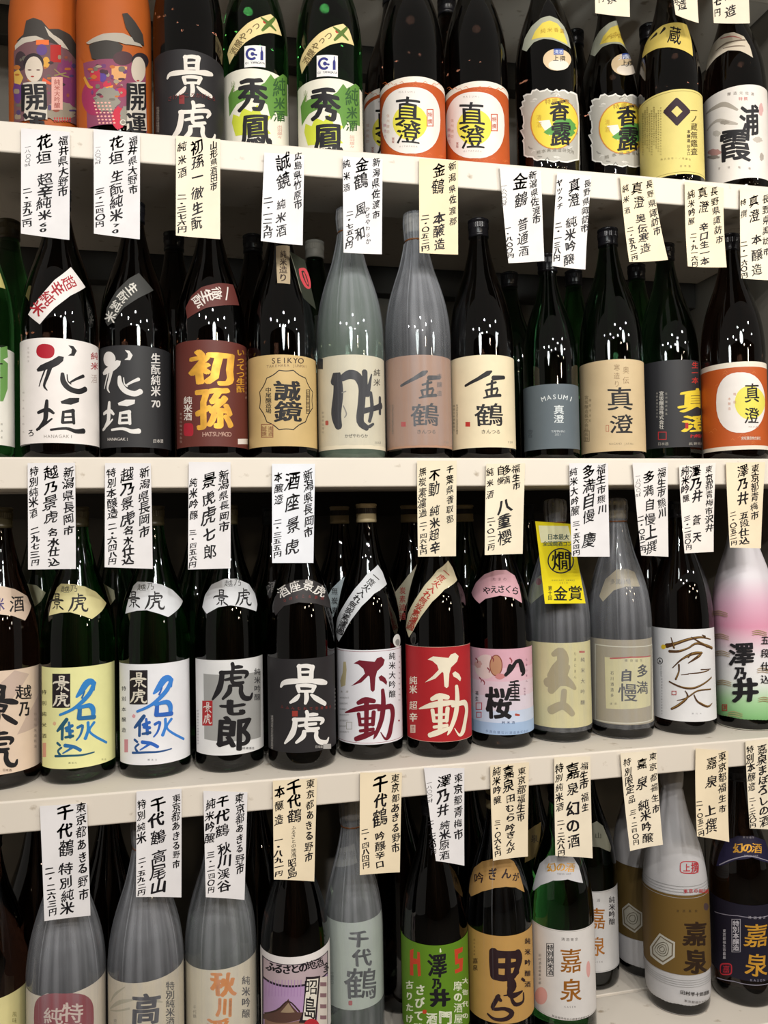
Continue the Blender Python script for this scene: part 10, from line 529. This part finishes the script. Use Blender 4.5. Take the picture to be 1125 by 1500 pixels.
['price_tag','cream price tag reading 1,891 yen, fourth on the third shelf edge','price tag',[.0983,-.004,1.0424],0,[[-31,.9],[31.4,-.9],[24.6,-143.1],[-31.7,-135.2]],'#e9d9bb',.4,'price tags on the third shelf edge',[['C','#17151a','東京都あきる野市',21.8,-8.1,17.7,-109.5,12.4,-1.2,.2,14.1,.022],['C','#17151a','千代鶴',-.2,-10.6,-.8,-51.3,21.2,-1.9,.3,21.6,.03],['C','#17151a','ふるさとの地酒',-3.1,-66.9,-3.7,-104.6,7.5,-.8,.1,6.7,.006],['C','#17151a','昭島',-6.6,-115.4,-6.8,-129.3,15,-1.6,.2,14.7,.022],['C','#17151a','本醸造',-22.1,-15,-22.7,-53.8,14.9,-1.4,.3,17.1,.018],['C','#17151a','一・八九一円',-23.8,-82.2,-24.5,-128,12.9,-1.3,.1,9.7,.018]]],
['price_tag','cream price tag reading 2,484 yen, fifth on the third shelf edge','price tag',[.2228,-.004,1.0421],0,[[-30.9,2.5],[31.2,-2.6],[24.1,-143.5],[-34.2,-142.1]],'#e9d9bb',.4,'price tags on the third shelf edge',[['C','#17151a','東京都あきる野市',21.3,-10.2,19.4,-108.8,13.7,-1.3,.3,14.9,.022],['C','#17151a','千代鶴',-1.6,-15.6,-2.5,-64.3,22.9,-2.1,.5,25.6,.034],['C','#17151a','吟醸辛口',-3.3,-91.3,-4.1,-131.1,15.7,-1.6,.3,14,.02],['C','#17151a','二・四八四円',-24.6,-82.4,-25.5,-129,12.1,-1.2,.2,9.9,.022]]],
['price_tag','white price tag reading 2,760 yen, sixth on the third shelf edge','price tag',[.318,-.004,1.041],0,[[-30.9,2.9],[31.2,-2.9],[26.6,-143.8],[-17.1,-131.4]],'#e2dfe0',.8,'price tags on the third shelf edge',[['C','#17151a','東京都青梅市',20.8,-16,19,-98.6,15,-1.4,.4,16.3,.022],['C','#17151a','澤乃井',-1.7,-20.2,-2.6,-60.3,21.5,-1.9,.5,21.3,.026],['C','#17151a','純米原酒',-2,-82.6,-2.9,-125.7,18.5,-1.9,.3,15.2,.022],['C','#17151a','一八〇〇㎖',-22.9,-20.1,-23.4,-45.5,9.6,-.8,.1,6.7,0],['C','#17151a','二・七六〇円',-23,-77.4,-20.1,-118.2,11,-1.1,.2,8.6,.022]]],
['price_tag','cream price tag reading 3,067 yen, seventh on the third shelf edge','price tag',[.4202,-.004,1.0387],0,[[-30.8,-.2],[31.1,.2],[24.5,-138.8],[-31.3,-138.4]],'#e8d9bd',.5,'price tags on the third shelf edge',[['C','#17151a','東京都福生市',18.9,-12.9,15.3,-80.5,14.7,-1.3,.4,14.4,.022],['C','#17151a','嘉泉',-2.6,-12.5,-3.1,-32.3,19.3,-1.6,.5,20.7,.022],['C','#17151a','田むら',-.5,-52.1,-1.1,-79,16.9,-1.6,.3,14.3,.018],['C','#17151a','吟ぎんが',-1.5,-94.7,-2.3,-127,15.4,-1.5,.3,11.4,.016],['C','#17151a','純米吟醸',-20.7,-9.8,-21.6,-51.6,13.8,-1.2,.4,14.8,.022],['C','#17151a','三・〇六七円',-22,-84.6,-23.1,-129.4,11.5,-1.1,.2,9.5,.022]]],
['price_tag','cream price tag reading 2,268 yen, eighth on the third shelf edge','price tag',[.5218,-.004,1.0412],0,[[-29.7,1.6],[30,-1.6],[26.9,-154.2],[-32.7,-145.4]],'#ebdfc8',.4,'price tags on the third shelf edge',[['C','#17151a','福生市',19.1,-15.3,18.3,-43.8,15.3,-1.3,.4,15.1,.022],['C','#17151a','福生',19.4,-63.2,19,-77.2,12.9,-1.2,.4,13.5,.022],['C','#17151a','嘉泉',-1.2,-22,-1.9,-48.5,23.2,-2,.7,24.5,.026],['C','#17151a','幻の酒',-1.1,-79,-2.5,-127.4,23.1,-2.2,.7,24.4,.026],['C','#17151a','特別純米酒',-21.8,-16.4,-23.3,-73.2,14.3,-1.2,.4,15,.022],['C','#17151a','二・二六八円',-21.6,-97.4,-22.8,-142,12.7,-1.3,.3,9.5,.022]]],
['price_tag','cream price tag reading 3,240 yen, ninth on the third shelf edge','price tag',[.6332,-.004,1.0404],0,[[-31.1,-.2],[31.4,.2],[32.4,-143.5],[-21.9,-148.8]],'#ebdfc8',.8,'price tags on the third shelf edge',[['C','#17151a','東京都福生市',24.4,-9.5,26.1,-89.4,13.4,-1.1,.4,13.8,.022],['C','#17151a','嘉泉',4.4,-19.6,5.2,-48.4,21.6,-1.8,.7,22.4,.024],['C','#17151a','純米吟醸',6.4,-82.4,8,-131.7,19.1,-1.8,.5,17.3,.02],['C','#17151a','特別限定品',-19.6,-15.2,-14.6,-71.7,14.9,-1.3,.4,14.8,.022],['C','#17151a','三・二四〇円',-12.5,-92,-11.1,-137.2,11.6,-1.1,.3,9.5,.022]]],
['price_tag','cream price tag reading 2,052 yen, tenth on the third shelf edge','price tag',[.7619,-.004,1.0339],0,[[-29.1,4.1],[29.4,-4.2],[22.3,-146],[-35.7,-130.6]],'#e9d9bb',.7,'price tags on the third shelf edge',[['C','#17151a','東京都福生市',18.1,-12.7,15.3,-94.5,14.8,-1.3,.5,15,.022],['C','#17151a','嘉泉',-1.8,-20.8,-2.8,-50.3,21.7,-1.8,.7,22,.024],['C','#17151a','上撰',-6.5,-95.7,-7.2,-117.8,21.6,-2,.7,21.9,.024],['C','#17151a','二・〇五二円',-26.4,-82.1,-27.9,-128.3,12.9,-1.2,.3,9.8,.022]]],
['price_tag','cream price tag reading 2,260 yen, rightmost on the third shelf edge','price tag',[.8495,-.004,1.0429],0,[[-26.8,0],[27,0],[21.7,-145.3],[-27.2,-137.5]],'#ebdfc8',.5,'price tags on the third shelf edge',[['C','#17151a','嘉泉まぼろしの酒',3.3,-15.5,2.2,-130.2,20.6,-1.8,.6,17.3,.02],['C','#17151a','特別本醸造',-19.7,-14.4,-18.3,-72.9,15.1,-1.2,.5,15.1,.022],['C','#17151a','二・二六〇円',-19.5,-93.9,-20.9,-134.1,13.3,-1.2,.3,8.5,.022]]],
['award_card','yellow award card with black round mark hanging from a film-wrapped bottle neck','card',[.5387,.082,1.4006],.34,[[-31.1,2.9],[31.3,-2.9],[31.4,-138.6],[-37.8,-136.7]],'#dccb1e',0,None,[['G','#e6e3b8',[[-26.8,-4.9],[25.4,-6.7],[27.4,-33.6],[-27.5,-34.5]]],['C','#3a6a6a','日本最大',-9.7,-25.2,19.2,-25.8,10.1,-.2,2,11,.02],['C','#3a6a6a','全国燗酒コン',-20.6,-36.7,23.1,-37.7,9.2,-.2,1.6,9.2,.02],['S','#1b191c',[23.7,-67,2.2,22.4,-71.3,2.2,20.3,-75.4,2.2,17.3,-79,2.2,13.6,-82.1,2.2,9.4,-84.5,2.2,4.9,-86.1,2.2,.3,-86.9,2.2,-4.3,-86.7,2.2,-8.6,-85.7,2.2,-12.4,-83.9,2.2,-15.7,-81.2,2.2,-18.2,-78,2.2,-19.8,-74.2,2.2,-20.5,-70.1,2.2,-20.2,-65.8,2.2,-19,-61.6,2.2,-16.9,-57.5,2.2,-13.9,-53.8,2.2,-10.3,-50.7,2.2,-6.1,-48.2,2.2,-1.6,-46.6,2.2,3.1,-45.8,2.2,7.7,-45.9,2.2,12.1,-46.9,2.2,16,-48.8,2.2,19.3,-51.4,2.2,21.8,-54.7,2.2,23.4,-58.6,2.2,24.1,-62.7,2.2,23.7,-67,2.2],1],['T','#1b191c','燗',2.1,-66.5,32.97,-.89,5.93,32.96,.035,1],['C','#5a5a20','KANSAKE AWARD',-18.5,-98.6,18.6,-99.8,3.2,-.1,.7,4,0],['C','#5a5a20','2018',-6.3,-103.5,5.6,-103.8,4.2,-.1,.7,3.6,0],['C','#1b191c','第十回',-24.8,-111.7,-27.6,-127.6,7.4,-.3,1.4,8.2,.03],['T','#1b191c','金',-8.5,-120.7,24.06,-.86,4.15,23.09,.055,1],['T','#1b191c','賞',17,-121.2,23.42,-.84,4.5,23.99,.05,1]]],
['hang_tag','small dark card with a red emblem hanging beside the tan-label bottle neck','tag',[.1171,.035,1.8064],0,[[-11.3,5.9],[11.4,-6],[26.9,-80.5],[7.2,-63.2]],'#2b2e24',.2,None,[['S','#b3202c',[3.8,-21.3,4.4,11.1,-20.9,4.4,16.7,-33.8,3.7,18.1,-47,3,12.4,-45.6,4,6,-32.7,4.4,3.8,-21.3,3.4],1],['S','#b3202c',[9.4,-25.9,2.4,12.5,-35.7,2.4,14.9,-42.2,2],1],['S','#6a6a58',[6.4,-61.6,1,-3.6,-20,.8,-11.3,5.1,.8],1]]],
]
for i, T in enumerate(CARDS): build_card(i, T)
bpy.data.objects.remove(_fo); bpy.data.curves.remove(_fc)
